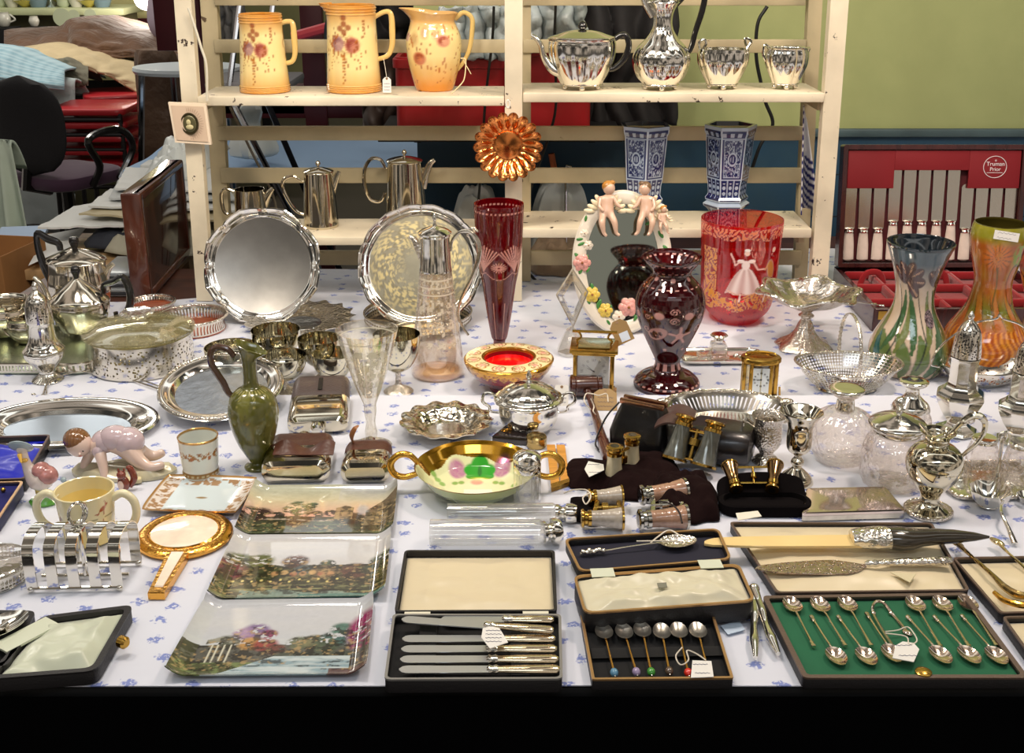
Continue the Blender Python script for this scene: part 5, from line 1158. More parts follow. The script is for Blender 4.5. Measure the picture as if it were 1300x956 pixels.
MB().lathe([(pr[-1][0],pr[-1][1]),(pr[-1][0]-.002,pr[-1][1]+.0008)]+[(max(.001,r-.003),z)for r,z in reversed(pr)if z>.012]+[(.001,.012)],96).build('inner_wall',glassmat('cranberry_inner',(.9,.2,.2),.05,.02,edge=.4),t)
MB().box((-.022,-pr[-1][0]*.80,o.h*1.0-.006),(.022,.001,.010)).build('sticker',plain('pinkish_sticker',(232,206,212),.6),t)
# inkstand
o=L(914,456,436,ZB); t=o.thing('inkstand','silver inkstand tray with a square glass ink bottle, in front of the cranberry beaker','inkstand')
m=o.m
mb=MB(); w_,d_=104*m,.085
def wr(i,z):return[(x*(1+.02*math.sin(k*.9)),y*(1+.02*math.sin(k*.9)),z)for k,(x,y)in enumerate(rrect(w_-2*i,d_-2*i,.02,8))]
mb.loft([wr(.004,.003),wr(0,.009),wr(-.001,.011),wr(.002,.0115),wr(.006,.006),wr(.008,.005)]); mb.build('tray',SILVER,t)
for sx in(-1,1):
 for sy in(-1,1):MB().ell((sx*w_*.42,sy*d_*.36,.003),(.005,.005,.004),10,6).build('foot',SILVER,t)
bx=(911-914)*m; bb=MB(); bb.loft([[(bx+x,y,z)for x,y in rrect(a,a,.004,2)]for a,z in((.040,.006),(.044,.009),(.044,.012),(.034,.013),(.034,.034),(.030,.038),(.016,.041),(.016,.046))]); bo=bb.build('ink_bottle',GC,t,sharp=20)
MB().lathe([(.001,.045),(.011,.045),(.0105,.050),(.015,.052),(.019,.055),(.016,.058),(.006,.0585),(.001,.058)],36,o=(bx,0,0)).build('stopper_lid',SILVER_SOFT,bo)
MB().box((-.036,-.008,.012),(.030,.03,.012),bev=.003).build('pen_rest_glass',GC,t)
for i in range(7):MB().ell((.03+.005*i,-.012+.006*math.sin(i*2),.012),(.005,.004,.004),8,6).build('shell_ornament',CHASED_FINE,t)
# silver comport
o=L(1020,440,372,ZB); t=o.thing('comport','tall silver comport with a wavy embossed dish, beside the cutlery canteen','comport')
pr=o.prof([(34,441),(35,439),(30,434),(20,428),(13,420),(9,410),(6,404),(10,400),(6,396),(11,392)],30); MB().lathe([(.001,.0005)]+pr+[(.001,pr[-1][1])],72,mod=lambda u,k:1+.10*(1-k)*math.cos(u*2*PI*6)).build('stem_and_foot',CHASED_FINE,t)
z1=(440-392)*o.mz; h=(392-368)*o.mz; r=62*o.m; NU=140
outr=[]
for q,z in smooth_prof([(.02,0),(.25,.004),(.55,h*.35),(.8,h*.8),(.93,h*1.0),(1.0,h*.95)],22):
 outr.append([(q*r*(1+.05*q*math.sin(10*a))*math.sin(a),-q*r*(1+.05*q*math.sin(10*a))*math.cos(a)*.93,z1+z+q*q*.007*math.sin(5*a+.6))for a in[2*PI*j/NU for j in range(NU)]])
inn=[[(x*.99,y*.99,z-.0016)for x,y,z in g]for g in outr]
MB().loft(outr+list(reversed(inn)),True,True).build('dish',plain('comport_silver',(224,214,202),.2,1,('noise',40,.9,.006,3)),t)
MB().tube([(r*(1+.05*math.sin(10*a))*math.sin(a),-r*(1+.05*math.sin(10*a))*math.cos(a)*.93,z1+h*.95+.007*math.sin(5*a+.6))for a in[2*PI*j/120 for j in range(120)]],[.003]*120,8,closed=True).build('embossed_edge',CHASED,t)
# small oval brass clock
o=L(962,506,452,ZB); t=o.thing('oval_clock','small oval brass carriage clock with a narrow white dial','clock',rz=R(-4)); m=o.m; hh=o.h
def ov(k,z):return[(23*m*k*math.cos(a),17*m*k*math.sin(a),z)for a in[2*PI*j/48 for j in range(48)]]
MB().loft([ov(1.12,0),ov(1.12,.004),ov(1.0,.007)]).build('base',BRASS,t); MB().loft([ov(1.0,hh-.012),ov(1.12,hh-.009),ov(1.12,hh-.003),ov(1.05,hh),ov(.7,hh+.001),ov(.68,hh-.001)]).build('top',BRASS,t)
for a in(R(235),R(305),R(200),R(340),R(20),R(90),R(160)):MB().box((21.5*m*math.cos(a),15.5*m*math.sin(a),hh/2),(.007,.007,hh-.012),bev=.001).build('pillar',BRASS,t)
MB().loft([ov(.86,.006),ov(.86,hh-.01)]).build('oval_glass',glassmat('clock_glass',(.8,.72,.5),.1,.02,edge=.6),t); dialtex(t,23*m,hh*.68,-14.2*m,hh*.46,(8,45)); MB().box((0,0,hh*.45),(22*m,10*m,hh*.7)).build('movement',BRASS,t)
MB().tube(bez([(-18*m,0,hh),(-17*m,.006,hh+.004),(0,.010,hh+.006),(17*m,.006,hh+.004),(18*m,0,hh)],24),.002).build('folded_handle',BRASS,t)
MB().tube([(25*m,-.01,.03),(26*m,-.012,.008)],.0022).ell((27*m,-.012,.006),(.006,.003,.004),10,6).build('winding_key',BRASS,t)
# pierced boat basket with swing handle
o=L(1074,493,463,ZB); t=o.thing('swing_handled_basket','boat shaped pierced silver basket with a beaded swing handle','basket'); m=o.m
NET=pierced('basket_net','net',34,.34,scale=560,z0=.008)
def boat(k,z,sw=0):return[(67*m*k*math.copysign(abs(math.cos(a))**1.25,math.cos(a)),46*m*k*math.copysign(abs(math.sin(a))**.9,math.sin(a)),z+sw*abs(math.cos(a))**3)for a in[2*PI*j/96 for j in range(96)]]
h=o.h; rr_=[boat(.55,.0045),boat(.68,h*.25,.001),boat(.86,h*.65,.003),boat(.99,h,.006)]
MB().loft([boat(.56,.002),boat(.52,.004)]).build('floor_plate',SILVER,t); MB().loft(rr_+[[(x*.985,y*.985,z)for x,y,z in g]for g in reversed(rr_)],False,False).build('pierced_side',NET,t)
MB().tube(boat(1.0,h+.001,.006),[.0028]*96,8,closed=True).build('beaded_rim',CHASED_FINE,t); MB().loft([boat(.5,0),boat(.56,.002),boat(.54,.005)],True,True).build('foot',SILVER,t)
arc=bez([(0,46*m,h),(-.001,45*m,h+.045),(-.001,30*m,h+.088),(0,0,h+.105),(.001,-30*m,h+.088),(.001,-45*m,h+.045),(0,-46*m,h)],60)
MB().tube(arc,.0034,8,flat=.5).build('swing_handle',CHASED_FINE,t)
bm=MB()
for p_ in arc[::2]:bm.ell(p_+Vector((.0034,0,0)),(.0013,)*3,6,4); bm.ell(p_-Vector((.0034,0,0)),(.0013,)*3,6,4)
bm.build('handle_beading',SILVER,t)
# ================================================================== REAR TABLE: CANTEEN, ART VASES, TEA SERVICE
VELV=plain('crimson_velvet',(140,4,16),.85,0,('noise',90,.3,.002,2),sheen=.5,var=.15,varscale=8)
MAHO=woodmat('dark_mahogany',(44,18,20),(74,34,34),5,.25,(6,1,1),.5)
hC=.055; Yb=P(1058,338,ZB+hC).y; xL=PY(1060,350,Yb-.02).x; wC=PY(1291,300,Yb).x-xL; dC=.36
t=thing('cutlery_canteen','open mahogany cutlery canteen lined in crimson, table knives standing in its lid','cutlery canteen',(xL+wC/2,Yb-dC/2,ZB))
mb=MB(); mb.traybox(wC,dC,hC,.012,.006,.010); mb.build('base_box',MAHO,t)
mb=MB(); mb.slab(wC-.026,dC-.026,.012,hC-.022,.003,.001); mb.build('velvet_tray',VELV,t)
# raised velvet rails and loops
for x in(-.15,-.05,.05,.15):MB().box((x,.0,hC-.012),(.012,dC-.04,.022),bev=.004).build('velvet_rail',VELV,t)
for y in(-.10,.02,.13):MB().box((0,y,hC-.010),(wC-.03,.014,.020),bev=.005).build('velvet_rail',VELV,t)
for x in(-.16,.0,.16):
 for y in(.08,):
  mb=MB(); mb.tube(bez([(x-.03,y,hC-.022),(x-.02,y,hC+.006),(x,y,hC+.014),(x+.02,y,hC+.006),(x+.03,y,hC-.022)],16),.008,8,flat=.5); mb.build('velvet_loop',VELV,t)
MB().box((-wC/2+.02,-dC/2-.001,.04),(.02,.003,.02)).build('lock_plate',BRASS,t)
la=R(9); lid=MB(); lh=(PY(1150,183,Yb+.06).z-ZB-hC)/math.cos(la)
mb=MB(); mb.traybox(wC,lh,.035,.012,.006,.010)
lo=mb.build('lid',MAHO,t,loc=(0,dC/2+.002,hC+.002),rot=(0,0,0)); lo.rotation_euler=(R(90)-la,0,0); lo.location=(0,dC/2+.02,hC+lh/2*math.cos(la)+.002)
mb=MB(); mb.box((0,0,.013),(wC-.03,lh-.03,.004)); mb.build('lid_velvet',plain('dark_crimson',(74,4,14),.7),lo)
FY=lambda py:(PY(1150,py,Yb+.04).z-ZB-hC)/math.cos(la)-lh/2
def flap(x0,x1,y0):MB().box(((x0+x1)/2,(y0+lh/2-.014)/2,.027),(x1-x0,lh/2-.014-y0,.006),bev=.001).build('knife_flap',plain('crimson_silk',(122,4,18),.7),lo)
flap(-wC/2+.014,-.10,FY(238)); flap(-.10,.088,FY(216)); flap(.088,wC/2-.014,FY(238))
KN=plain('knife_blade',(226,220,208),.2,1); PEARL=plain('resin_handle',(222,206,194),.15,coat=.6,var=.12,varscale=30)
def knife(name,length,parent,blade=KN,handle=PEARL,w=.0075,hl=.42):
 k=bpy.data.objects.new(name,None); C.objects.link(k); k.parent=parent
 L0=length; bz=[]
 for i in range(31):
  s_=i/30; y=L0*(hl+(1-hl)*s_); ww=w*(.95+.12*s_)if s_<.9 else w*1.05*math.sqrt(max(.03,1-((s_-.9)/.1)**2)); bz.append((ww,y))
 poly=[(a*.9,b)for a,b in bz]+[(-a,b)for a,b in reversed(bz)]
 MB().prism(poly,-.0007,.0007,.0003).build('blade',blade,k)
 MB().loft([[(x,y,z*.6)for x,z in[(q*math.cos(a),q*math.sin(a))for a in[2*PI*j/12 for j in range(12)]]]for q,y in((w*.5,0),(w*.95,.004),(w*.9,L0*hl*.5),(w*.7,L0*hl-.010))]).build('handle',handle,k)
 MB().loft([[(x,y,z*.7)for x,z in[(q*math.cos(a),q*math.sin(a))for a in[2*PI*j/12 for j in range(12)]]]for q,y in((w*.75,L0*hl-.011),(w*.95,L0*hl-.008),(w*.7,L0*hl-.004),(w*.95,L0*hl),(w*.5,L0*hl+.003))]).build('bolster',SILVER,k)
 return k
nk=12
for i in range(nk):
 x=-wC/2+.028+(wC-.056)*i/(nk-1); tall=-.10<x<.088
 kn=thing('table_knife',('long table knife upright in the canteen lid under the raised middle flap' if tall else 'shorter dessert knife upright at the side of the canteen lid'),'knife',group=('long knives in the canteen lid' if tall else 'short knives in the canteen lid'))
 kk=knife('k',(FY(210)if tall else FY(232))+lh/2-.016,kn,w=.0155,hl=.42)
 for ch in kids(kk):ch.parent=kn
 bpy.data.objects.remove(kk)
 kn.matrix_world=Matrix.Translation(t.location)@Matrix.LocRotScale(lo.location,lo.rotation_euler,None)@Matrix.Translation((x,-lh/2+.016,.021))
 # Viewer-side emblem on the lid silk
lg=bpy.data.objects.new('maker_emblem',None); C.objects.link(lg); lg.parent=lo; lg.location=(PY(1254,212,Yb+.05).x-xL-wC/2,FY(212),.0306)
WH=plain('white_print',(226,222,224),.5)
MB().tube([(.029*math.cos(a),.027*math.sin(a),0)for a in[2*PI*j/40 for j in range(40)]],.0008,6,closed=True).build('ring',WH,lg)
text('Truman',.0145,lg,(.001,.003,0),WH); text('Prior',.0135,lg,(.001,-.010,0),WH); text('*',.012,lg,(.001,.010,0),WH)
MB().tube([(-.02,-.0145,0),(.02,-.0145,0)],.0006,5).build('underline',WH,lg)
lg.name='emblem'
# spoons and forks showing in the base
def spoon(parent_args,length=.12,bw=.013,mat=None,twist=False,name='teaspoon',label='',cat='spoon',group=None,loc=(0,0,0),rz=0,rx=0,seal=True,bowl_mat=None,hmat=None,bead=None):
 mat=mat or SILVER
 t=thing(name,label,cat,loc,0,group,(rx,0,rz)); bl=bw*1.55; n=28
 # bowl: centre at y = length - bl, handle runs down to y = 0
 rings=[]
 for k in ss(8,.05,1):rings.append([(bw*k*math.sin(a)*(1-.12*math.cos(a)),length-bl+bl*k*math.cos(a),.001+bw*.42*(k*k))for a in[2*PI*j/n for j in range(n)]])
 inn=[[(x,y,z+.0007)for x,y,z in g]for g in rings]
 MB().loft(rings+list(reversed(inn)),True,True).build('bowl',bowl_mat or mat,t)
 y0=length-2*bl+.001; pts=[(0,y0,bw*.42),(0,y0-.008,bw*.5),(0,y0*.6,bw*.42),(0,y0*.25,.0045),(0,.0,.004)]
 MB().tube(bez(pts,20),[.0019,.0014,.0012,.0015,.0019],8,flat=.7).build('handle',hmat or mat,t)
 if seal:MB().loft([[(q*math.cos(a),y,.004+q*.7*math.sin(a))for a in[2*PI*j/10 for j in range(10)]]for q,y in((.0015,.012),(.0028,.009),(.0022,.006),(.0032,.002),(.003,-.001))]).build('seal_end',mat,t)
 if bead:
  MB().ell((0,-.004,.005),(.0052,.0068,.005),16,10).build('bean_finial',bead,t); MB().ell((0,-.0115,.005),(.0014,)*3,8,6).build('tip',SILVER,t)
 return t
MB_=None
for i,(x,y,a)in enumerate(((1112,384,80),(1122,386,75))):
 p_=P(x,y+4,ZB+hC+.004); spoon(None,.17,.02,name='table_spoon',label=['silver table spoon in the canteen base, lying to the left','silver table spoon in the canteen base beside the dark art vase'][i],loc=p_,rz=R(a))
p_=P(1176,388,ZB+hC); t2=thing('table_fork','silver fork with four tines showing in the crimson canteen base','fork',p_,R(8))
for k in range(4):MB().tube([(.005*(k-1.5),0,.002),(.005*(k-1.5),.028,.004),(.003*(k-1.5),.04,.002)],.0014,6).build('tine',SILVER,t2)
MB().box((0,.046,.002),(.02,.012,.003),bev=.001).build('root',SILVER,t2); MB().tube([(0,.05,.002),(0,.15,.003)],.003,8,flat=.5).build('handle',SILVER,t2)
# ---- art pottery vases
ART=painted('art_pottery_glaze',.08,.9,bump=('noise',60,.25,.003,3))
o=L(1150,469,308,ZB); t=o.thing('art_vase','waisted art pottery vase, slate blue above cream with brown flowers and green leaves','vase')
def mc1(PH,Z,RR):
 h=o.h; X=PH; Y=Z/h; c=solid(X,(190,166,136)); c=mixc(c,.6*fbm(X*2,Y*5,2),(220,204,190))
 c=mixc(c,np.clip((Y-.66)/.22,0,1),(52,72,84)); c=mixc(c,np.clip((Y-.7)/.3,0,1)*.5*fbm(X*6,Y*9,8),(104,124,130))
 dk=(44,52,42); gr=(62,96,58); tl=(30,88,86); br=(74,46,44)
 def leaf(c,x0,y0,x1,y1,w,col):
  m=np.zeros_like(X); n=10;
  for k in range(n):
   s=k/n; e=(k+1)/n; bx=lambda q:(x0+(x1-x0)*q+.16*math.sin(q*PI),y0+(y1-y0)*q); m=np.maximum(m,seg_(X,Y*4.2,(bx(s)[0],bx(s)[1]*4.2),(bx(e)[0],bx(e)[1]*4.2),w*(.25+math.sin(PI*(s+.05))),.25))
  c=mixc(c,np.clip(m*1.0,0,1),dk); m2=np.clip((m-.55)*3,0,1); return mixc(c,m2,col)
 for x in(-2.4,-1.7,-1.25,-.85,-.5,-.2,.15,.5,.85,1.3,1.8,2.4):c=leaf(c,x,.02,x+.42*math.sin(x*3+1),.34,.17,[tl,gr,(92,112,60)][int(abs(x*10))%3])
 for x in(-1.5,-1.1,-.7,-.25,.1,.5,1.0,1.4,2.0):c=leaf(c,x,.22,x+.40*math.sin(x*5),.66,.12,[(110,120,66),gr][int(abs(x*7))%2])
 for x in(-1.0,-.1,.9,2.1):c=mixc(c,poly_(X,Y*4,[(x,.1*4),(x+.25,.3*4),(x+.1,.5*4),(x-.15,.7*4)],.035,.6)*.9,dk)
 for(x,y,s)in((-.72,.74,1.5),(.75,.72,1.5),(2.4,.73,1.4),(-2.3,.72,1.4)):
  for a in(-.9,-.35,.3,.9,1.6,2.4):
   m=blob(X,Y*4.2,x+.26*math.sin(a)*s,y*4.2+.30*math.cos(a),.22,.42,.12,-a); c=mixc(c,m,(42,30,32)); c=mixc(c,np.clip(m*3-2,0,1)*.85,br)
   pts=[(x+.05*math.sin(a),y*4.2+.05*math.cos(a)),(x+.46*math.sin(a)*s,y*4.2+.62*math.cos(a))]; dd=seg_(X,Y*4.2,pts[0],pts[1],.042,.5); c=mixc(c,dd*(np.sin((X+Y*4.2)*70)>-.2)*.9,(206,158,122))
 m=blob(X,Y*4.2,.42,.46*4.2,.24,.30,.1); c=mixc(c,m,(52,40,46)); c=mixc(c,m*(fbm(X*30,Y*120,3)>.5)*.7,(160,136,140))
 return mixc(c,((Y>.985)).astype(float),(30,48,56))
pr=o.prof([(34,471),(41,468),(46,460),(50,448),(49,436),(43,420),(34,404),(27,390),(24,376),(25,360),(30,340),(36,322),(40.5,311),(41.5,307)],44); mb=MB(); mb.lathe([(.001,0)]+pr,220,paint=mc1,cap1=False); mb.build('vase_body',ART,t)
MB().lathe([pr[-1],(pr[-1][0]-.002,pr[-1][1]+.001)]+[(max(.001,r-.003),z)for r,z in reversed(pr)][1:30],90,cap0=False,cap1=True).build('lining',plain('ink_blue_lining',(16,26,34),.08,coat=.9),t)
o=L(1246,460,284,ZB); t=o.thing('art_vase','tall orange and green art pottery vase with a white paper label on its rim','vase')
def mc2(PH,Z,RR):
 h=o.h; X=PH; Y=Z/h; c=solid(X,(176,92,26)); n=fbm(X*3,Y*9,4); c=mixc(c,np.clip((n-.4)*3,0,1)*.7,(190,140,52)); c=mixc(c,np.clip((Y-.88)/.06,0,1),(146,142,40))
 str_=np.abs(np.sin(X*20+np.sin(Y*30)*1.5)); c=mixc(c,((Y<.30)*(str_<.35))*.7,(150,60,16)); c=mixc(c,((Y<.30)*(str_>.85))*.6,(232,150,50))
 gm=np.clip(1-np.abs(Y-.42)/.13,0,1)*(np.sin(X*9+Y*14)>-.1); c=mixc(c,gm*.85,(92,118,34)); c=mixc(c,np.clip(1-np.abs(Y-.42)/.15,0,1)*(np.abs(np.sin(X*9+Y*14)+.1)<.16)*.9,(40,46,18))
 g2=blob(X,Y*4,.75,.82*4,.6,.42,.2)*(np.sin(X*22)*np.sin(Y*50)>-.3); c=mixc(c,g2*.8,(120,158,36)); c=mixc(c,blob(X,Y*4,.75,.83*4,.14,.16,.3),(34,50,26))
 f1=blob(X,Y*4,-.35,.80*4,.62,.42,.3)*np.clip(np.abs(np.sin(np.arctan2(X+.35,Y*4-3.2)*9))*1.6-.4,0,1); c=mixc(c,f1*.8,(214,112,24)); c=mixc(c,blob(X,Y*4,-.35,.80*4,.62,.42,.3)*(np.abs(np.sin(np.arctan2(X+.35,Y*4-3.2)*9))<.2)*.8,(96,54,18))
 c=mixc(c,blob(X,Y*4,.62,.60*4,.30,.62,.15,.2)*.8,(186,92,40)); r_=blob(X,Y*4,.62,.60*4,.32,.66,.1,.2)-blob(X,Y*4,.62,.60*4,.28,.58,.1,.2); c=mixc(c,np.clip(r_,0,1)*.8,(70,42,22))
 c=mixc(c,blob(X,Y*4,.85,.72*4,.22,.36,.2)*.7,(84,70,46)); c=mixc(c,poly_(X,Y*4,[(-.3,2.9),(-.2,2.4),(-.3,1.9),(-.2,1.6)],.05,.5)*.8,(96,84,30)); return c
pr=o.prof([(33,461),(42,456),(50,446),(53,434),(50,420),(40,404),(30,388),(25,372),(23,355),(26,340),(31,322),(34,306),(34.5,296),(33.5,288),(32,283)],46); mb=MB(); mb.lathe([(.001,0)]+pr,200,paint=mc2,cap1=False); mb.build('vase_body',ART,t)
MB().lathe([pr[-1],(pr[-1][0]-.0025,pr[-1][1]+.001)]+[(max(.001,r-.004),z)for r,z in reversed(pr)][1:34],90,cap0=False).build('lining',plain('olive_lining',(70,62,22),.1,coat=.8),t)
lb=price_card(t,.048,.018,o.p(1240,291,-32),(R(80),R(6),R(-14)),'paper_label',seed=4,lines=2); lb.location.y=-pr[-3][0]*1.0-.001
o=L(1312,452,318,ZB); t=o.thing('art_vase','red and yellow art pottery vase with dark scrolls, cut by the right edge','vase')
def mc3(PH,Z,RR):
 h=o.h; X=PH; Y=Z/h; c=solid(X,(176,160,132)); c=mixc(c,np.clip((Y-.83)/.05,0,1),(206,84,72)); c=mixc(c,band(Y,.58,.82,.03),(222,168,30)); c=mixc(c,(np.abs(np.sin(X*3+Y*22))<.22)*((Y>.35)&(Y<.85))*1.0,(28,30,54)); return mixc(c,np.clip((.3-Y)/.08,0,1),(196,106,36))
mb=MB(); mb.lathe(shell(o.prof([(22,453),(27,446),(27,430),(20,410),(18,395),(22,375),(30,350),(33,335),(30,322),(26,318)],40),.003),90,paint=mc3); mb.build('vase_body',ART,t)
# ---- left: tea service on its gallery tray
BRS=plain('silver_tea_service',(222,214,198),.1,1,('noise',20,.15,.003,2))
q0=P(40,448,ZB); m=M(q0); t=thing('gallery_tray','rectangular silver tray with a pierced gallery under the black-handled teapots','tray',(P(20,448,ZB).x,P(20,445,ZB).y,ZB))
wT,dT=.42,.30
mb=MB(); mb.slab(wT,dT,.003,.006,.03,.001); mb.build('tray_floor',plain('tray_reflecting',(196,206,180),.25,1),t)
for s in((-1,-1),(1,-1),(1,1),(-1,1)):MB().ell((s[0]*wT*.42,s[1]*dT*.4,.002),(.008,.008,.0028),12,6).build('foot',BRS,t)
SG=pierced('tray_slots','slots',150,.40,z0=.009,z1=.020)
rr0=rrect(wT,dT,.03,8); MB().loft([[(x,y,z)for x,y in rr0]for z in(.005,.024)]+[[(x*.992,y*.988,z)for x,y in rr0]for z in(.024,.005)],False,False).build('pierced_gallery',SG,t); MB().tube([(x,y,.0245)for x,y in rr0],.0022,8,closed=True).build('gallery_rim',BRS,t)
ZT=ZB+.0065
def bpot(px,yb,yt,prof,lab,name,sx,sy,lidp,knob,spout,handle,z=ZT,rz=0,sphw=(.012,.010,.007,.006),hr=(.006,.0085,.0085,.005)):
 o=L(px,yb,yt,z); t=o.thing(name,lab,'teapot','black-handled silver tea service'); MB().lathe([(.001,.004)]+[(r,z+.004)for r,z in o.prof(prof,36)]+[(.001,o.prof(prof)[-1][1]+.004)],80,sx=sx,sy=sy,mod=oct_(12,.02)).build('body',BRS,t)
 r0=prof[0][0]*o.m; ballfeet(t,[(r0*.9*math.cos(a)*sx,r0*.9*math.sin(a)*sy,0)for a in(PI/4,3*PI/4,5*PI/4,7*PI/4)],.0045,BRS)
 mb=MB(); mb.lathe(o.prof(lidp,24),64,sx=sx,sy=sy); l=mb.build('lid',BRS,t); MB().lathe(o.prof(knob,16),20).build('knob',EBONY,l)
 MB().tube(o.curve(spout,30),list(sphw),14,flat=.8).build('spout',BRS,t); MB().tube(o.curve(handle,34),list(hr),10,flat=1.2).build('handle',EBONY,t); return t
bpot(106,423,383,[(22,422),(26,419),(33,405),(37,392),(36,385),(37,382)],'front silver teapot with black angular handle on the right','teapot',1,.8,[(37,382),(37,381),(33,376),(22,366),(12,359),(4,354),(.5,353)],[(3,354),(4,350),(6,345),(5,340),(1,338)],[(80,402),(70,392),(66,374),(60,360),(53,352)],[(138,372),(140,362),(152,358),(165,353),(171,370),(169,388),(160,400),(152,406),(150,396)])
bpot(106,402,330,[(24,402),(30,398),(37,380),(39,362),(36,345),(36,334),(37,331)],'rear taller silver hot water pot with black pointed handle on the left','hot_water_pot',1,.8,[(37,331),(37,330),(30,325),(18,320),(5,316),(.5,315)],[(3,316),(5,311),(6,306),(5,302),(1,301)],[(136,368),(140,352),(146,340),(152,335)],[(78,372),(72,360),(64,335),(60,312),(62,297),(74,304),(86,309),(88,318)],hr=(.006,.0085,.006,.0085,.006))
o=L(10,425,384,ZT); t=o.thing('sugar_bowl','wide silver sugar bowl at the left edge of the tea tray','sugar bowl','black-handled silver tea service')
MB().lathe(shell(o.prof([(14,425),(18,423),(28,410),(33,398),(31,388),(34,382)],24),.0015),64,mod=oct_(12,.02)).build('bowl',BRS,t)
o=L(34,434,404,ZT); t=o.thing('cream_jug','small silver cream jug in front of the sugar bowl on the tea tray','jug','black-handled silver tea service')
MB().lathe(shell(o.prof([(9,434),(12,432),(20,422),(21,412),(19,405),(22,401)],24),.0014),56,mod=oct_(12,.02)).build('body',BRS,t)
MB().tube(o.curve([(16,406),(6,402),(4,412),(10,424),(18,428)],20),.0022).build('handle',BRS,t); MB().tube(o.curve([(50,412),(56,404),(60,400)],8),[.008,.005,.003]).build('spout',BRS,t)
# sugar caster
def caster(px,yb,yt,s,lab,plane=None,prof=None,pier=(405,372),name='sugar_shaker',sg='a',nfl=20,group=None):
 o=L(px,yb,yt,ZB if plane is None else plane); t=o.thing(name,lab,'sugar caster',group)
 zA,zB_=(yb-pier[0])*o.mz,(yb-pier[1])*o.mz
 P0=o.prof([(w_*s,y)for w_,y in prof],60); lo_=[p for p in P0 if p[1]<=zA+.001]; hi=[p for p in P0 if p[1]>=zA-.001]
 MB().lathe([(.001,0)]+lo_+[(.001,lo_[-1][1])],90,mod=lambda u,k:1+.05*abs(math.sin(u*PI*nfl))*math.sin(min(1,k*1.6)*PI)if nfl else 1).build('body',SILVER,t)
 PM=pierced('caster_top_'+sg,'voro',1,.33,scale=260,z0=zA+.004,z1=zB_); MB().lathe(hi+[(.0005,hi[-1][1])],60,cap0=False).build('pierced_top',PM,t); MB().lathe([(r*.9,z)for r,z in hi if z<zB_+.002],40).build('shade_liner',plain('hole_shade_dark',(40,34,30),.5,.5),t); return o,t  # dark inner tube added to paint the shade seen through the holes
CP1=[(19,484),(19,481),(12,476),(9,471),(14,463),(24,451),(25.5,443),(20,436),(17,428),(15.5,412),(16.5,408),(16.5,405),(15,385),(11,376),(4.5,370),(3,366.5),(4,363),(1.5,358)]
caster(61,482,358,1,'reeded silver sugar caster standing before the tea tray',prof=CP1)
# lidded glass dish in pierced holder
o=L(181,462,420,ZB); t=o.thing('covered_dish','round glass dish with clear lid in a pierced silver holder','covered dish'); m=o.m
HP=pierced('holder_foliage','voro',1,.36,scale=150,z0=.008,z1=o.h*.86); r=66*m; h=o.h
MB().lathe([(r*.96,.0),(r*.98,.003),(r*.98,h*.9),(r*1.0,h*.92),(r*1.0,h*.95),(r*.985,h*.95),(r*.965,h*.9),(r*.965,.004),(r*.9,.002)],110,cap0=True,cap1=True).build('pierced_holder',HP,t)
YG_=glassmat('yellowish_glass',(.97,.96,.88),.06,.02,edge=.42,body=.04,bodycol=(230,226,180))
MB().lathe(shell([(r*.7,.004),(r*.92,.006),(r*.94,h*.9),(r*.98,h*.98),(r*1.05,h*1.0)],.003),90).build('glass_dish',YG_,t)
ld=MB(); ld.lathe([(r*1.05,h+.002),(r*1.05,h+.006),(r*1.0,h+.008),(r*.92,h+.010),(r*.75,h+.018),(r*.4,h+.024),(r*.12,h+.026),(.001,h+.026),(.001,h+.022),(r*.4,h+.020),(r*.75,h+.014),(r*.95,h+.004)],90); lo2=ld.build('glass_lid',YG_,t)
MB().lathe([(.001,h+.024),(.018,h+.026),(.020,h+.032),(.033,h+.036),(.036,h+.041),(.030,h+.045),(.010,h+.043),(.001,h+.043)],16).build('lid_knob',GC,lo2,sharp=20)
MB().lathe([(.001,h+.004),(.03,h+.005)],10).build('lid_star',GC,lo2)if False else None
q=P(231,482,ZB); t=thing('knife_rest','faceted cut glass knife rest lying against the covered dish','knife rest',q,R(35)); MB().loft([[(x,.0085*math.cos(a),.010+.0085*math.sin(a))for a in[2*PI*j/6 for j in range(6)]]for x in(-.02,.02)]).build('bar',GC,t,sharp=10)
for s in(-1,1):MB().ell((s*.024,0,.011),(.010,.011,.011),8,6).build('end_ball',GC,t,sharp=10)
# wine coasters
def coaster(px,yb,hw,hpx,lab,wood=True,n=60):
 o=L(px,yb,yb-hpx,ZB); t=o.thing('wine_coaster',lab,'coaster','silver wine coasters'); r=hw*o.m; h=o.h
 MB().lathe([(.001,0),(r*.92,0),(r*.94,.003),(r*.9,.005),(.001,.005)],60).build('turned_base',woodmat('coaster_wood',(120,50,24),(166,80,42),20,.3),t)
 MB().lathe([(r*.93,.002),(r*.90,h*.5),(r*.98,h*.95),(r*.965,h*.95),(r*.885,h*.5),(r*.915,.002)],90,cap0=False,cap1=False).build('pierced_wall',pierced('coaster_slots%d'%n,'slots',n,.4,z0=h*.2,z1=h*.8),t)
 MB().tube([(r*math.cos(a)*1.0,r*math.sin(a)*1.0,h)for a in[2*PI*j/60 for j in range(60)]],.0032,8,closed=True).build('beaded_rim',CHASED_FINE,t)
coaster(246,418,43,18,'larger silver wine coaster with red wood base right of the covered dish')
coaster(193,392,29,9,'smaller pierced wine coaster behind the covered dish',n=50)
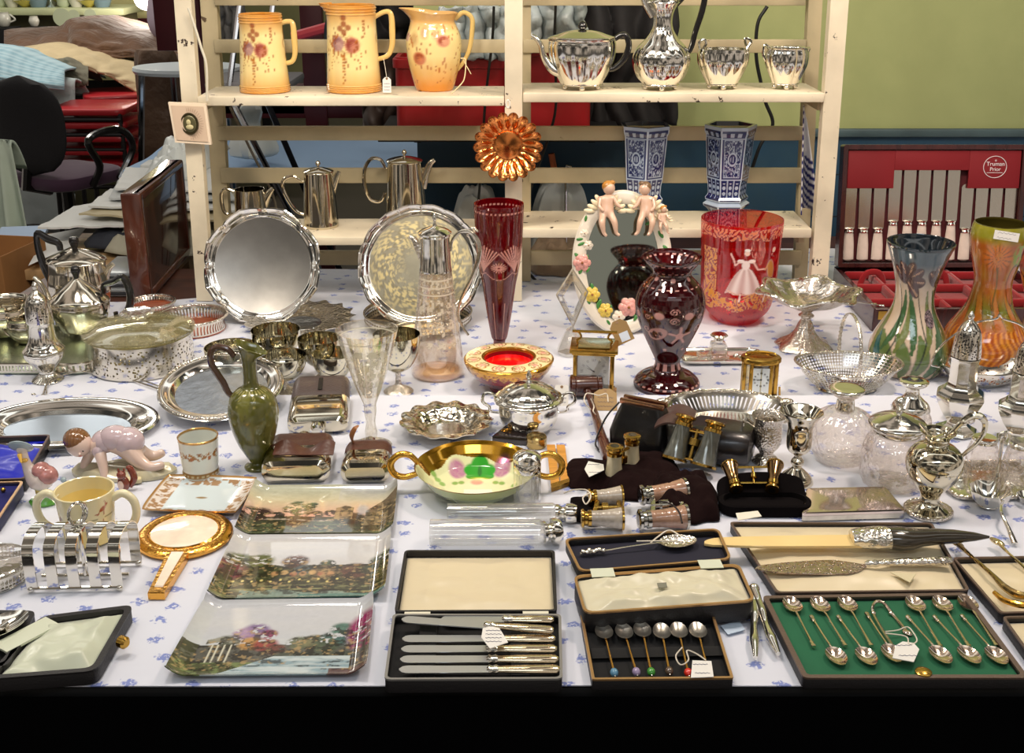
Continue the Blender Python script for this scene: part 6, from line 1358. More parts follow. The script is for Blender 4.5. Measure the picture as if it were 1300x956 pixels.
# serving tongs
mb=MB(); z_=ZB+.004
for dy in(0,4):mb.tube(bez([P(55+dy,500,z_),P(60,488-dy,z_+.004),P(75,478-dy,z_+.004),P(105,472-dy,z_+.002),P(150,478-dy,z_),P(190,490-dy,z_),P(208,497-dy,z_)],50),.0017,8)
mb.tube(bez([P(55,501,z_),P(48,506,z_),P(42,500,z_)],10),.004,8,flat=.4)
tag(mb.build('serving_tongs',SILVER_SOFT),'long slender silver tongs lying in front of the sugar caster','tongs')
# round propped salver
q=P(283,517,ZF); m=M(q); r=78*m; tl=R(11); t=thing('round_salver','round silver salver with a moulded rim propped up behind the green ewer','salver',(q.x,q.y+.0,ZF+r*math.sin(tl)+.012),0,None,(tl,0,0))
WELL=plain('salver_well',(190,196,204),.22,1,('noise',50,.2,.002,3),var=.1,varscale=30)
MB().lathe([(.0006,.0),(r*.74,.0),(r*.74,-.002),(.0006,-.002)],80).build('well',WELL,t)
MB().lathe([(r*.74,-.002),(r*.735,.0005),(r*.76,.003),(r*.80,.009),(r*.86,.010),(r*.90,.013),(r*.95,.013),(r,.010),(r*.985,.007),(r*.9,.008),(r*.8,.004)],100,cap0=False,cap1=False).build('moulded_rim',RIMS,t)
MB().tube([(r*.97*math.cos(a),r*.97*math.sin(a),.013)for a in[2*PI*j/80 for j in range(80)]],.0025,8,closed=True).build('beaded_edge',CHASED_FINE,t)
MB().box((0,r*.55,-.03),(.05,.01,.055)).build('prop',plain('prop_grey',(150,150,150),.5),t)
# large oval tray
q=P(86,545,ZF); m=M(q); rx_,ry_=116*m,.118; t=thing('oval_tray','large oval silver tray with stepped rim at the left, behind the crawling child figurine','tray',(q.x,q.y,ZF))
def ovr(k,z):return[((rx_-(1-k)*.14)*math.cos(a),(ry_-(1-k)*.14)*math.sin(a),z)for a in[2*PI*j/120 for j in range(120)]]
MB().loft([ovr(.62,.001),ovr(.62,.003)]).build('well',plain('tray_well_mirror',(176,188,202),.36,1,('noise',60,.25,.002,3)),t)
MB().loft([ovr(.62,.0),ovr(.625,.0035),ovr(.68,.008),ovr(.74,.013),ovr(.80,.013),ovr(.84,.016),ovr(.92,.018),ovr(.98,.017),ovr(1.0,.014),ovr(.97,.010),ovr(.8,.006),ovr(.66,.0)],True,True,closed=True).build('stepped_rim',RIMS,t)
# ================================================================== FRONT TABLE, LEFT
def axis_m(d):return Vector(d).normalized().to_track_quat('Z','Y').to_matrix()
# green ewer
o=L(327,593,446,ZF); t=o.thing('green_ewer','olive green pottery ewer with a brown loop handle and raised scrollwork','ewer')
def ew(PH,Z,RR):
 h=o.h; Y=Z/h; c=solid(PH,(98,98,40)); c=mixc(c,fbm(PH*4,Y*9,3)*.7,(70,72,26)); c=mixc(c,np.clip((fbm(PH*3,Y*5,9)-.5)*4,0,1)*.6,(128,128,62))
 for k in range(9):
  a=-PI+k*2*PI/8+.3; c=mixc(c,swirl(PH*.6,Y,a*.6,.62,.055,.008)*.8,(166,158,96))
  for i in range(9):c=mixc(c,blob(PH*.6,Y,(a+.35)*.6+.02*math.sin(i*2),.56-.035*i,.014,.012,.4)*.7,(60,58,24))
 c=mixc(c,(np.abs(Y-.685)<.012)*(np.sin(PH*26)>0)*.7,(176,168,104)); return c
pr=o.prof([(15,597),(16.5,594),(16,590),(9.5,587),(9,584),(14,576),(24,557),(31,532),(31.5,517),(28,503),(20,494),(11,489),(9,480),(9,465),(9.5,456),(13,449),(19,442)],56)
mb=MB(); mb.lathe(shell(pr,.0024),120,paint=ew)
for i,v in enumerate(mb.v):
 if v[2]>o.h*.93:k=min(1,(v[2]-o.h*.93)/(o.h*.07)); mb.v[i]=(v[0]+k*.006*(1 if v[0]>0 else .4),v[1]*(1-.25*k),v[2]-k*v[0]*.45+.002*k)
mb.build('ewer_body',painted('pottery_glaze',.15,.7,bump=('voronoi',90,.25,.003)),t)
MB().tube(o.curve([(309,452),(301,443),(288,441),(280,448),(280,462),(286,474),(292,484),(297,496),(303,503)],40),[.0045,.0055,.006,.006,.005],10).build('handle',plain('brown_glaze',(72,46,30),.18,coat=.6),t)
# gilded beaker cup
o=L(256,605,554,ZF); t=o.thing('gilded_cup','white porcelain cup with gilt garlands standing behind the small square dish','cup')
def gc(PH,Z,RR):
 h=o.h; Y=Z/h; c=solid(PH,(228,232,224)); X=PH; ow=(np.arange(len(PH))/len(PH)<.49)&(RR>15*o.m)
 m=(np.abs(Y-.66-.06*np.sin(X*6))<.045)*(fbm(X*14,Y*22,3)>.42); c=mixc(c,(m&ow).astype(float),(160,108,50)); m=(np.abs(Y-.66+.06*np.sin(X*6))<.03)*(fbm(X*18,Y*20,6)>.45); c=mixc(c,(m&ow).astype(float),(170,118,56))
 c=mixc(c,((Y>.12)&(Y<.24))*1.0,(150,112,58),.3); c=mixc(c,((Y<.2)&(Y>.14)&(np.sin(X*22)>0))*.8,(206,196,160)); c=mixc(c,(Y>.975)*1.0,(196,150,80),.6)
 for k in range(7):c=mixc(c,blob(X,Y,-3+k*.95,.62,.11,.055,.3)*.9*ow,(176,104,60))
 return c
mb=MB(); mb.lathe(shell(o.prof([(20,604),(23,601),(23,596),(22,592),(23,585),(24.5,565),(25.5,553)],24),.002),120,paint=gc); mb.build('cup_body',painted('gilt_porcelain',.15,.7),t)
ballfeet(t,[(20*o.m*math.cos(a),20*o.m*math.sin(a),-.003)for a in(-PI/2,PI/6,5*PI/6)],.0035,GOLD)
# square trinket dish
q=P(256,634,ZF); m=M(q); t=thing('square_dish','small square porcelain dish with scalloped gilt decoration in front of the gilded cup','dish',q,R(-4))
def sqp(U,V):
 c=solid(U,(206,220,224)); e=np.minimum(np.minimum(U,1-U),np.minimum(V,1-V)); side=(np.abs(U-.5)>.33); c=mixc(c,side*.6,(236,214,196)); n=fbm(U*22,V*22,4)
 g=((e>.03)&(e<.17)&(n>.52)); c=mixc(c,g.astype(float)*.9,(156,112,54)); c=mixc(c,(e<.022)*1.0,(196,150,84),.5)
 return mixc(c,blob(U,V,.5,.5,.07,.03,.3),(150,120,70))
w_,d_=.155,.125
mb=MB(); mb.grid(lambda a,b:((a-.5)*w_*(1-.04*abs(2*b-1)**4),(b-.5)*d_*(1-.05*abs(2*a-1)**4),.003+.010*max(abs(2*a-1),abs(2*b-1))**6),80,70,paint=sqp,thick=.0025); mb.build('dish_body',painted('gilt_porcelain'),t)
# hip flasks
LEA=plain('flask_leather',(78,42,30),.4,0,('voronoi',160,.3,.002),var=.2,varscale=30,coat=.2)
LEAG=plain('flask_leather_dark',(74,62,60),.4,0,('voronoi',200,.3,.002),coat=.2)
FS=plain('flask_silver',(216,208,188),.07,1,('noise',10,.1,.003,2))
def flask(name,A,B,wpx0,wpx1,split,th,lab,leather,tilt=0,cap='front',lift=0):
# A front (camera side) middle, B rear middle, both pixels on the cloth
 a,b=P(*A,ZF),P(*B,ZF); d=b-a; Ln=d.length; rz=math.atan2(d.y,d.x)-PI/2; w=(wpx0*M(a)+wpx1*M(b))/2
 t=thing(name,lab,'hip flask',(a.x,a.y,ZF+.001+lift),0,'hip flasks',(tilt,0,rz))
 def ring(y,ww,tt,z):return[(x,y,z+zz)for x,zz in rrect(ww,tt,tt*.48,6)]
 def body(y0,y1,k0,k1,sc_=1):return[ring(y0,w*.80*k0*sc_,th*.62*k0*sc_,th/2),ring(y0+.006,w*.97*k0*sc_,th*.94*k0*sc_,th/2),ring(y0+.014,w*k0*sc_,th*k0*sc_,th/2),ring(y1-.001,w*k1*sc_,th*k1*sc_,th/2),ring(y1,w*k1*.99*sc_,th*k1*.97*sc_,th/2)]
 MB().loft(body(0,Ln*split,1,1)).build('silver_cup',FS,t)
 y1=Ln*split; MB().loft([ring(y1,w*.975,th*.96,th/2),ring(y1+.002,w*.985,th*.98,th/2),ring(Ln-.02,w*.98,th*.97,th/2),ring(Ln-.008,w*.93,th*.86,th/2),ring(Ln,w*.74,th*.5,th/2)]).build('leather_cover',leather,t)
 if cap=='rear':MB().loft([[(.011*k*math.cos(q),y,th/2+.011*k*math.sin(q))for q in[2*PI*j/20 for j in range(20)]]for k,y in((.8,Ln-.002),(.8,Ln+.006),(1,Ln+.007),(1,Ln+.018),(.8,Ln+.021))]).build('screw_cap',SILVER,t)
 else:MB().loft([[(.012*k*math.cos(q),y,th/2+.012*k*math.sin(q))for q in[2*PI*j/20 for j in range(20)]]for k,y in((.8,.004),(.8,-.005),(1.1,-.006),(1.1,-.016),(.8,-.019))]).build('screw_cap',SILVER,t)
 return t,w,Ln
t,w,Ln=flask('hip_flask',(404,553),(411,508),80,70,.50,.036,'hip flask with grey leather top and a dark slot, its screw cap toward the viewer',LEAG,R(8),'front')
MB().box((.0,Ln*.73,.0375),(.008,Ln*.26,.0012)).build('window_slot',EBONY,t)
flask('hip_flask',(376,616),(386,574),92,80,.50,.042,'largest hip flask with torn brown leather and a bright silver cup, below the grey one',LEA,0,'rear')
q=P(386,574,ZF+.045); mb=MB(); mb.grid(lambda a,b:(q.x-.05+.10*a,q.y-.012+.030*b,ZF+.046+.008*math.sin(a*9)*b+.006*b),26,10,thick=.0015); o_=mb.build('leather_flap',LEA); tag(o_,'torn brown leather flap on the back of the largest flask','leather flap')
flask('hip_flask',(464,616),(470,580),66,58,.52,.038,'smallest hip flask with brown leather top beside the green floral bowl',LEA,0,'rear')
mb=MB(); a=P(460,572,ZF+.01); mb.tube(bez([a,P(452,566,ZF+.02),P(446,556,ZF+.05),P(450,545,ZF+.07),P(455,540,ZF+.075)],24),[.010,.009,.007,.005,.002],10,flat=.25); tag(mb.build('leather_strap',plain('tan_leather',(150,96,54),.45)),'curled tan leather strap standing behind the smallest flask','strap')
# engraved wine glass
ETW=glassmat('engraved_wine_glass',(.97,.95,.90),.07,.02,edge=.7,painted_=True,body=.03,bodycol=(240,234,214))
o=L(472,566,418,ZF); t=o.thing('wine_glass','tall engraved wine glass with a faceted stem behind the hip flasks','wine glass')
def wg(PH,Z,RR):
 h=o.h; Y=Z/h; c=solid(PH,(240,236,216)); n=fbm(PH*7,Y*26,5); k=((Y>.55)&(Y<.88)&(n>.54)&(np.abs(np.sin(PH*3))>.25)); c[:,3]=k*.55; c[:,3]=np.maximum(c[:,3],.5*(np.abs(Y-.935)<.006)); return c
mb=MB(); mb.lathe([(.001,0),(26*o.m,0),(26*o.m,.0015),(16*o.m,.003),(8*o.m,.006)]+o.prof([(7,556),(8,548),(6,535),(8,520),(8,512),(11,504),(17,490),(26,462),(34,436),(39,418)],34)+[(r-.0014,z)for r,z in reversed(o.prof([(13,500),(18,487),(26,460),(34,436),(39,418)],18))]+[(.001,(566-503)*o.mz)],96,paint=wg,mod=None); mb.build('glass',ETW,t)
# crawling child figurine
o=L(150,600,533,ZF); m=o.m; mz=o.mz; t=o.thing('child_figurine','glazed porcelain figurine of a crawling child in a pale pink romper on a rocky base','figurine')
FP=plain('figurine_flesh',(222,196,182),.12,coat=.7); FD=plain('figurine_lilac',(196,176,182),.1,0,('noise',40,.5,.004,2),coat=.8); FH=plain('figurine_brown_hair',(124,84,48),.12,0,('wave',60,.5,.002),coat=.7); FB=plain('figurine_base',(196,188,158),.15,0,('noise',30,.5,.005,3),coat=.6,var=.2,varscale=25)
def g(x,y,d=0):return o.p(x,y,d)
mb=MB(); ang=[2*PI*j/60 for j in range(60)]
mb.loft([[((8+(66-4*k)*math.cos(a)*(1+.06*math.sin(3*a)))*m,-.004+(.036-.003*k)*math.sin(a)*(1+.08*math.cos(2*a)),z+(.003*math.sin(5*a)if z>.01 else 0))for a in ang]for k,z in((0,0),(0,.006),(2,.013),(8,.016))]); mb.build('rocky_base',FB,t)
body=skin_body('child_body',[g(172,568),g(158,560),g(140,560),g(126,562),g(114,566),g(136,572,-14),g(140,588,-20),g(141,601,-26),g(118,574,6),g(108,590,0),g(106,603,-6),g(180,578,-12),g(196,588,-14),g(214,586,-8),g(178,578,10),g(192,586,14),g(208,580,16)],[(0,1),(1,2),(2,3),(3,4),(3,5),(5,6),(6,7),(3,8),(8,9),(9,10),(0,11),(11,12),(12,13),(0,14),(14,15),(15,16)],[.021,.022,.020,.016,.008,.0105,.008,.0055,.010,.008,.0055,.014,.010,.007,.014,.010,.007],FP,t,2)
MB().ell(g(168,560),(.027,.025,.024),24,16).ell(g(152,556),(.028,.023,.022),24,16).ell(g(138,560),(.022,.021,.020),20,14).build('romper',FD,t)
for s in(-8,8):MB().ell(g(133,568,s*1.4),(.011,.010,.012),14,10).build('puffed_sleeve',FD,t)
hd=MB(); hc=g(108,560,-8); hd.ell(hc,(.0215,.0205,.0220),24,18,Matrix.Rotation(R(18),3,'Y')); hh_=hd.build('head',FP,t)
MB().ell(hc+Vector((-.003,.0015,.0065)),(.0226,.0218,.0200),24,16,Matrix.Rotation(R(18),3,'Y')).build('hair',FH,hh_)
fx=hc+Vector((.007,-.0195,-.008)); MB().ell(fx+Vector((0,-.0005,-.001)),(.0022,.003,.0025),8,6).build('nose',FP,hh_)
for s in(-.0055,.0055):MB().ell(fx+Vector((s,.0012,.003)),(.0018,.001,.0011),8,6).build('eye',EBONY,hh_)
MB().ell(fx+Vector((0,.0012,-.0055)),(.0032,.0015,.001),8,6).build('mouth',plain('lip_pink',(190,110,100),.3),hh_); MB().ell(hc+Vector((.0165,-.004,-.003)),(.003,.004,.005),10,8).build('ear',FP,hh_)
bd=MB(); bd.ell(g(99,600,-34),(.010,.007,.007),14,10).ell(g(93,594,-34),(.005,.005,.005),12,8); bd.tube([g(106,601,-34),g(112,604,-34)],[.005,.002],8,flat=.5); bd.build('little_bird',plain('bluegrey_porcelain',(150,168,176),.15,coat=.6),t)
bk=MB(); bk.box(g(176,598,-30)+Vector((0,0,.002)),(.034,.018,.008),R(20),.002); bk.build('open_book',plain('cream_book',(216,206,164),.3),t)
q=P(158,624,ZF); mm=M(q); t=thing('squirrel_figurine','little reddish brown glazed animal figurine behind the two-handled mug','figurine',q); RB=plain('red_brown_glaze',(120,54,38),.12,coat=.7)
MB().ell((0,0,.014),(.010,.009,.014),16,12).ell((-.001,-.003,.031),(.0075,.008,.0075),14,10).ell((-.005,-.002,.039),(.0022,.002,.004),8,6).ell((.004,-.002,.039),(.0022,.002,.004),8,6).build('body',RB,t); MB().tube(bez([(.008,.006,.006),(.015,.009,.02),(.010,.010,.036),(.004,.010,.038)],16),[.004,.006,.006,.003],10).build('tail',RB,t); MB().ell((-.002,-.0085,.015),(.005,.003,.008),10,8).build('chest',plain('figurine_flesh',(222,196,182)),t)
# goose in a bonnet
o=L(56,638,560,ZF); t=o.thing('goose_figurine','porcelain goose figurine in a blue bonnet and pink shawl at the left edge','figurine'); g=o.p
GW=plain('goose_white',(222,208,200),.15,coat=.6)
MB().lathe([(.001,0),(.022,0),(.023,.004),(.019,.008),(.001,.009)],30,sy=.75).build('grass_base',plain('green_glaze',(96,170,60),.2,coat=.5),t)
MB().tube([g(50,626),g(50,614)],.004).tube([g(60,626),g(60,614)],.004).build('legs_stub',plain('goose_yellow',(214,190,110),.2),t)
MB().tube(bez([g(70,612),g(60,610),g(50,604),g(43,594),g(40,584),g(38,574)],26),[.006,.017,.020,.013,.008,.007,.0075],16).build('goose_body',GW,t)
MB().ell(g(64,602),(.019,.017,.015),20,14,Matrix.Rotation(R(25),3,'Y')).ell(g(58,596),(.014,.0165,.012),16,12).build('shawl',plain('pink_shawl',(176,120,116),.2,0,('noise',60,.6,.004,3),coat=.5,var=.35,varscale=60),t)
MB().ell(g(38,571),(.0085,.0085,.0085),16,12).build('head',GW,t); MB().tube([g(38,573,-9),g(42,580,-16)],[.004,.0012],8).build('beak',plain('goose_beak',(222,178,80),.2),t)
MB().ell(g(37,567),(.0195,.019,.0045),28,10,Matrix.Rotation(R(-50),3,'X')).build('bonnet',plain('blue_bonnet',(160,178,186),.18,coat=.5),t); MB().ell(g(40,582,-4),(.007,.006,.004),10,8).build('bow',plain('goose_beak',(222,178,80)),t)
# two-handled mug
o=L(115,684,622,ZF); t=o.thing('two_handled_mug','cream two-handled mug painted with running red-brown animals behind the toast rack','mug')
def mg(PH,Z,RR):
 h=o.h; Y=Z/h; X=PH; c=solid(X,(232,222,178)); c=mixc(c,(RR<33*o.m)*.7,(240,214,120)); br=(158,70,34)
 for(x,y,s)in((.95,.78,1),(.85,.40,1.1),(.1,.45,.9),(-.9,.55,1),(2,.6,1),(-2,.6,1)):
  m=blob(X,Y*1.9,x,y*1.9,.16*s,.09*s,.2,.5); m=np.maximum(m,blob(X,Y*1.9,x+.14*s,y*1.9+.12*s,.07*s,.06*s,.2)); m=np.maximum(m,poly_(X,Y*1.9,[(x-.08*s,y*1.9),(x-.2*s,y*1.9-.18*s),(x-.30*s,y*1.9-.16*s)],.026)); m=np.maximum(m,poly_(X,Y*1.9,[(x+.06*s,y*1.9),(x+.03*s,y*1.9-.22*s)],.026)); m=np.maximum(m,poly_(X,Y*1.9,[(x+.12*s,y*1.9+.14*s),(x+.08*s,y*1.9+.28*s)],.022)); c=mixc(c,m*(RR>33*o.m),br)
 return mixc(c,(np.abs(Y-.60-.01*np.sin(X*9))<.008)*(RR>33*o.m)*.8,(110,110,70))
mb=MB(); mb.lathe(shell(o.prof([(28,683),(30,681),(31,676),(34,650),(37,621)],20),.003),160,paint=mg); mb.build('mug_body',painted('creamware',.15,.7),t)
CW=plain('cream_handle',(228,220,184),.15,coat=.6)
for s in(-1,1):MB().tube(o.curve([(115+s*35,632),(115+s*48,626),(115+s*60,634),(115+s*63,648),(115+s*58,662),(115+s*46,670),(115+s*33,666)],30),.0062,12).build('handle',CW,t)
# toast rack
A_,B_,D_=P(42,752,ZF),P(150,750,ZF),P(174,718,ZF); t=thing('toast_rack','silver toast rack with broad arched divisions and a ring handle at the left','toast rack',A_)
ax=B_-A_; dp=D_-B_; ax.z=dp.z=0; hT=PY(60,668,(A_.y+D_.y)/2).z-ZF
TR=plain('toast_rack_silver',(226,222,212),.09,1)
for k in range(5):
 f=Vector((ax.x*k/4,ax.y*k/4,0)); mb=MB(); bw_=.0075;
 outl=[(0,.004),(0,hT*.72),(.12,hT*.9),(.3,hT*.985),(.5,hT),(.7,hT*.985),(.88,hT*.9),(1,hT*.72),(1,.004)]
 pts=bez([(a,b,0)for a,b in outl],40); an=ax.normalized()
 rg_=[]
 for i,p in enumerate(pts):
  c_=f+dp*p.x+Vector((0,0,p.y)); tn=(pts[min(i+1,39)]-pts[max(i-1,0)]); nrm=Vector((-tn.y,tn.x,0)).normalized()if tn.length else Vector((1,0,0)); q3=(dp.normalized()*nrm.x+Vector((0,0,nrm.y)))
  rg_.append([c_+an*bw_+q3*.0009,c_-an*bw_+q3*.0009,c_-an*bw_-q3*.0009,c_+an*bw_-q3*.0009])
 mb.loft(rg_); mb.build('division',TR,t,sharp=30)
for q in(0,1):MB().tube([dp*q+Vector((0,0,.006))-ax*.02,dp*q+ax*1.02+Vector((0,0,.006))],.0024).build('base_rail',TR,t)
MB().tube([dp*.5-ax*.02+Vector((0,0,.006)),dp*.5+ax*1.02+Vector((0,0,.006))],.0028).build('centre_rail',TR,t)
for f in(-.02,1.02):
 for q in(0,1):MB().ell(ax*f+dp*q+Vector((0,0,.0045)),(.0048,)*3,10,8).build('foot',TR,t)
cc=ax*.5+dp*.5+Vector((0,0,hT)); MB().tube([cc-Vector((0,0,hT-.006)),cc+Vector((0,0,.008))],.003).build('stem',TR,t)
e1=(ax.normalized()*.6+dp.normalized()*.8).normalized(); MB().tube([cc+Vector((0,0,.020))+e1*.0125*math.cos(a)+Vector((0,0,.0155*math.sin(a)))for a in[2*PI*j/36 for j in range(36)]],.0042,10,closed=True,flat=.6).build('ring_handle',TR,t)
# pierced dish at left edge
o=L(-10,734,708,ZF); t=o.thing('glass_lined_dish','round silver dish with a zigzag pierced side and glass liner at the left edge','dish'); r=50*o.m
MB().lathe([(.001,0),(r*.9,0),(r*.93,.003),(r*.9,.005),(.001,.005)],70).build('base',TR,t); MB().lathe([(r*.92,.004),(r,.024),(r*.985,.024),(r*.905,.004)],110,cap0=False,cap1=False).build('zigzag_side',pierced('zigzag','net',30,.36,scale=300,z0=.006,z1=.021),t)
MB().lathe(shell([(r*.6,.006),(r*.88,.007),(r*.95,.027)],.003),60,mod=lambda u,k:1+.015*math.sin(u*2*PI*24)).build('glass_liner',GC,t)
# gilt hand mirror
q=P(235,683,ZF); m=M(q); r=60*m; t=thing('hand_mirror','round gilt hand mirror with a mother-of-pearl back lying face down','hand mirror',q)
MP=plain('mother_of_pearl',(244,228,206),.12,0,('noise',30,.3,.004,3),coat=.8,var=.10,varscale=40)
GM=plain('gilt_mirror',(232,170,78),.2,1,('voronoi',200,.3,.0015))
MB().lathe([(.001,0),(r*.95,0),(r,.004),(r*.995,.008),(r*.93,.012),(r*.84,.0135),(r*.76,.012),(r*.73,.014),(r*.71,.012),(.001,.012)],100).build('gilt_frame',GM,t)
MB().lathe([(r*.705,.0118),(r*.5,.0145),(.001,.0155)],80,cap0=False).build('pearl_back',MP,t)
h0,h1=P(229,706,ZF)-q,P(199,762,ZF)-q; d=(h1-h0); Ln=d.length; u=d.normalized(); v=Vector((-u.y,u.x,0))
def hr_(s,w,z,e=0):c_=h0+u*(Ln*s); return[c_+v*w+Vector((0,0,z)),c_-v*w+Vector((0,0,z))]
def taper(w0,w1,s0,s1,z0,z1,b=.0015):
 A0,A1=hr_(s0,w0,0),hr_(s1,w1,0); ring=[A0[0],A0[1],A1[1],A1[0]]; cen=sum(ring,Vector())/4
 f=lambda k,z:[cen+(p-cen)*k+Vector((0,0,z))for p in ring]; return[f(1,z0),f(1,z1-b),f(1-b*18,z1)]
MB().loft(taper(.0165,.0115,-.04,1,.001,.012)).build('handle',GM,t,sharp=25); MB().loft(taper(.0090,.0060,.08,.88,.011,.0135)).build('handle_inlay',MP,t,sharp=25)
# scenic plates
def scene1(U,V):
 c=solid(U,(206,196,160)); c=mixc(c,np.clip((.75-V)/.35,0,1)*.9,(214,160,142)); c=mixc(c,np.clip((V-.72)/.2,0,1)*.8,(176,180,160)); c=mixc(c,(U>.6)*np.clip((V-.65)*3,0,1)*(fbm(U*5,V*9,3))*1.0,(176,178,196))
 n=fbm(U*9,V*9,6); c=mixc(c,(V<.36+.06*n)*1.0,(60,62,50)); c=mixc(c,(V<.30)*np.clip((fbm(U*6,V*30,4)-.4)*3,0,1)*.8,(100,112,78)); c=mixc(c,(np.abs(V-.33-.02*np.sin(U*9))<.015)*(U<.6)*.6,(206,190,170))
 for(x,y,r,col)in((.10,.44,.15,(62,44,44)),(.22,.42,.08,(80,72,70)),(.47,.42,.10,(84,74,72)),(.57,.46,.07,(66,48,60)),(.72,.35,.14,(64,44,44))):c=mixc(c,blob(U,V,x,y,r*.7,r,.3)*(fbm(U*30,V*30,8)>.36),col)
 c=mixc(c,seg_(U,V,(.345,.2),(.35,.55),.012),(58,46,34))
 for(x,y,r)in((.34,.62,.085),(.29,.55,.06),(.41,.57,.07),(.36,.5,.07),(.44,.64,.04)):c=mixc(c,blob(U,V,x,y,r,r*1.35,.4)*(fbm(U*34,V*40,2)>.40),(74,96,66))
 c=mixc(c,((U>.60)&(U<.72)&(V>.34)&(V<.62-.9*np.abs(U-.665)))*.9,(150,124,90)); c=mixc(c,((U>.63)&(U<.65)&(V>.4)&(V<.5))*.8,(90,60,44))
 roof=(U>.80)&(V<.30+(U-.70)*2.0)&(V>.22); c=mixc(c,roof*1.0,(110,96,76)); c=mixc(c,roof*(V<.20+(U-.72)*1.75)*(fbm(U*60,V*40,4))*1.2,(138,124,94)); c=mixc(c,roof*(np.abs(((U*16)%1)-.5)<.2)*(V<.28+(U-.80)*1.3)*(V>.34)*.8,(70,60,50)); return mixc(c,blob(U,V,.78,.52,.05,.13,.5)*.6,(156,170,180))
def scene2(U,V):
 c=solid(U,(206,204,200)); c=mixc(c,fbm(U*3,V*12,2)*.6*(V>.55),(184,186,196)); n=fbm(U*8,V*10,5); c=mixc(c,(V<.50+.10*n)*1.0,(70,70,48)); c=mixc(c,(V<.50)*np.clip((fbm(U*14,V*22,7)-.45)*4,0,1)*.7,(140,132,90))
 for(x,y,r,col)in((.10,.62,.13,(92,98,62)),(.22,.62,.12,(104,110,66)),(.43,.60,.12,(96,62,48)),(.63,.56,.07,(66,84,58)),(.50,.46,.10,(84,96,98)),(.62,.44,.12,(110,92,70)),(.05,.45,.16,(120,66,70)),(.80,.44,.14,(98,66,54)),(.97,.58,.13,(60,74,48)),(.90,.46,.10,(70,80,60)),(.30,.40,.14,(70,76,50))):c=mixc(c,blob(U,V,x,y,r*.8,r,.35)*(fbm(U*36,V*40,8)>.36)*.95,col)
 for i in range(7):c=mixc(c,blob(U,V,.33+.055*i,.41+.015*math.sin(i*2),.028,.045,.4)*.8,[(196,150,104),(214,176,120),(180,120,90)][i%3])
 for i in range(12):c=mixc(c,blob(U,V,.10+.055*i,.30+.02*math.sin(i*3),.011,.018,.4),(224,206,130))
 c=mixc(c,(V<.24)*1.0,(58,62,44)); c=mixc(c,(V<.24)*np.clip((fbm(U*5,V*40,9)-.48)*6,0,1)*.7,(150,150,104)); c=mixc(c,(V<.14-.10*(U-.5)+.02*np.sin(U*20))*(U>.16)*.9,(130,150,138)); return mixc(c,(V<.10)*(U>.5)*.7,(70,120,110))
def scene3(U,V):
 c=solid(U,(200,202,202)); c=mixc(c,fbm(U*3,V*10,2)*.5*(V>.5),(180,184,198)); c=mixc(c,(V<.62)*np.clip((.62-V)*4,0,1)*.5,(186,196,206)); c=mixc(c,(V<.40+.05*fbm(U*9,V*3,2))*1.0,(92,92,84))
 for(x,y,r,col)in((.36,.60,.12,(130,104,150)),(.30,.57,.09,(150,122,160)),(.44,.56,.07,(140,50,90)),(.36,.44,.10,(186,140,76)),(.44,.42,.10,(148,66,60)),(.50,.36,.08,(110,66,56)),(.22,.46,.10,(90,94,74)),(.62,.44,.10,(104,110,84)),(.70,.46,.10,(120,118,86)),(.80,.48,.12,(58,98,92)),(.84,.62,.10,(70,110,96)),(.76,.40,.11,(80,92,72))):c=mixc(c,blob(U,V,x,y,r*.8,r,.35)*(fbm(U*34,V*36,4)>.36)*.95,col)
 c=mixc(c,blob(U,V,.97,.56,.12,.30,.3)*(fbm(U*30,V*34,6)>.30),(134,26,86)); c=mixc(c,seg_(U,V,(.90,.15),(.93,.4),.012),(60,40,36)); c=mixc(c,seg_(U,V,(.96,.12),(.97,.4),.012),(60,40,36))
 c=mixc(c,((U>.12)&(U<.30)&(np.abs(V-(.50-.5*np.abs(U-.20)))<.03))*1.0,(150,150,134))
 for x in(.16,.19,.225,.26):c=mixc(c,seg_(U,V,(x,.18),(x,.42),.007),(206,204,184))
 c=mixc(c,(V<.20)*(U<.6)*1.0,(116,130,84)); c=mixc(c,(V<.22)*(U<.3)*.8*(fbm(U*30,V*30,2)>.45),(70,70,50)); wt=(V<.27)&(U>.50-(.27-V)*1.2)&(U<.90); c=mixc(c,wt*1.0,(140,164,172)); c=mixc(c,wt*np.clip((fbm(U*6,V*40,3)-.45)*5,0,1)*.8,(206,216,216)); c=mixc(c,(V<.12)*(U>.8)*.9,(96,66,60)); return mixc(c,(np.abs(V-.30)<.025)*(U>.5)*.7,(74,84,70))
PLT=painted('plate_glaze',.07,1.0)
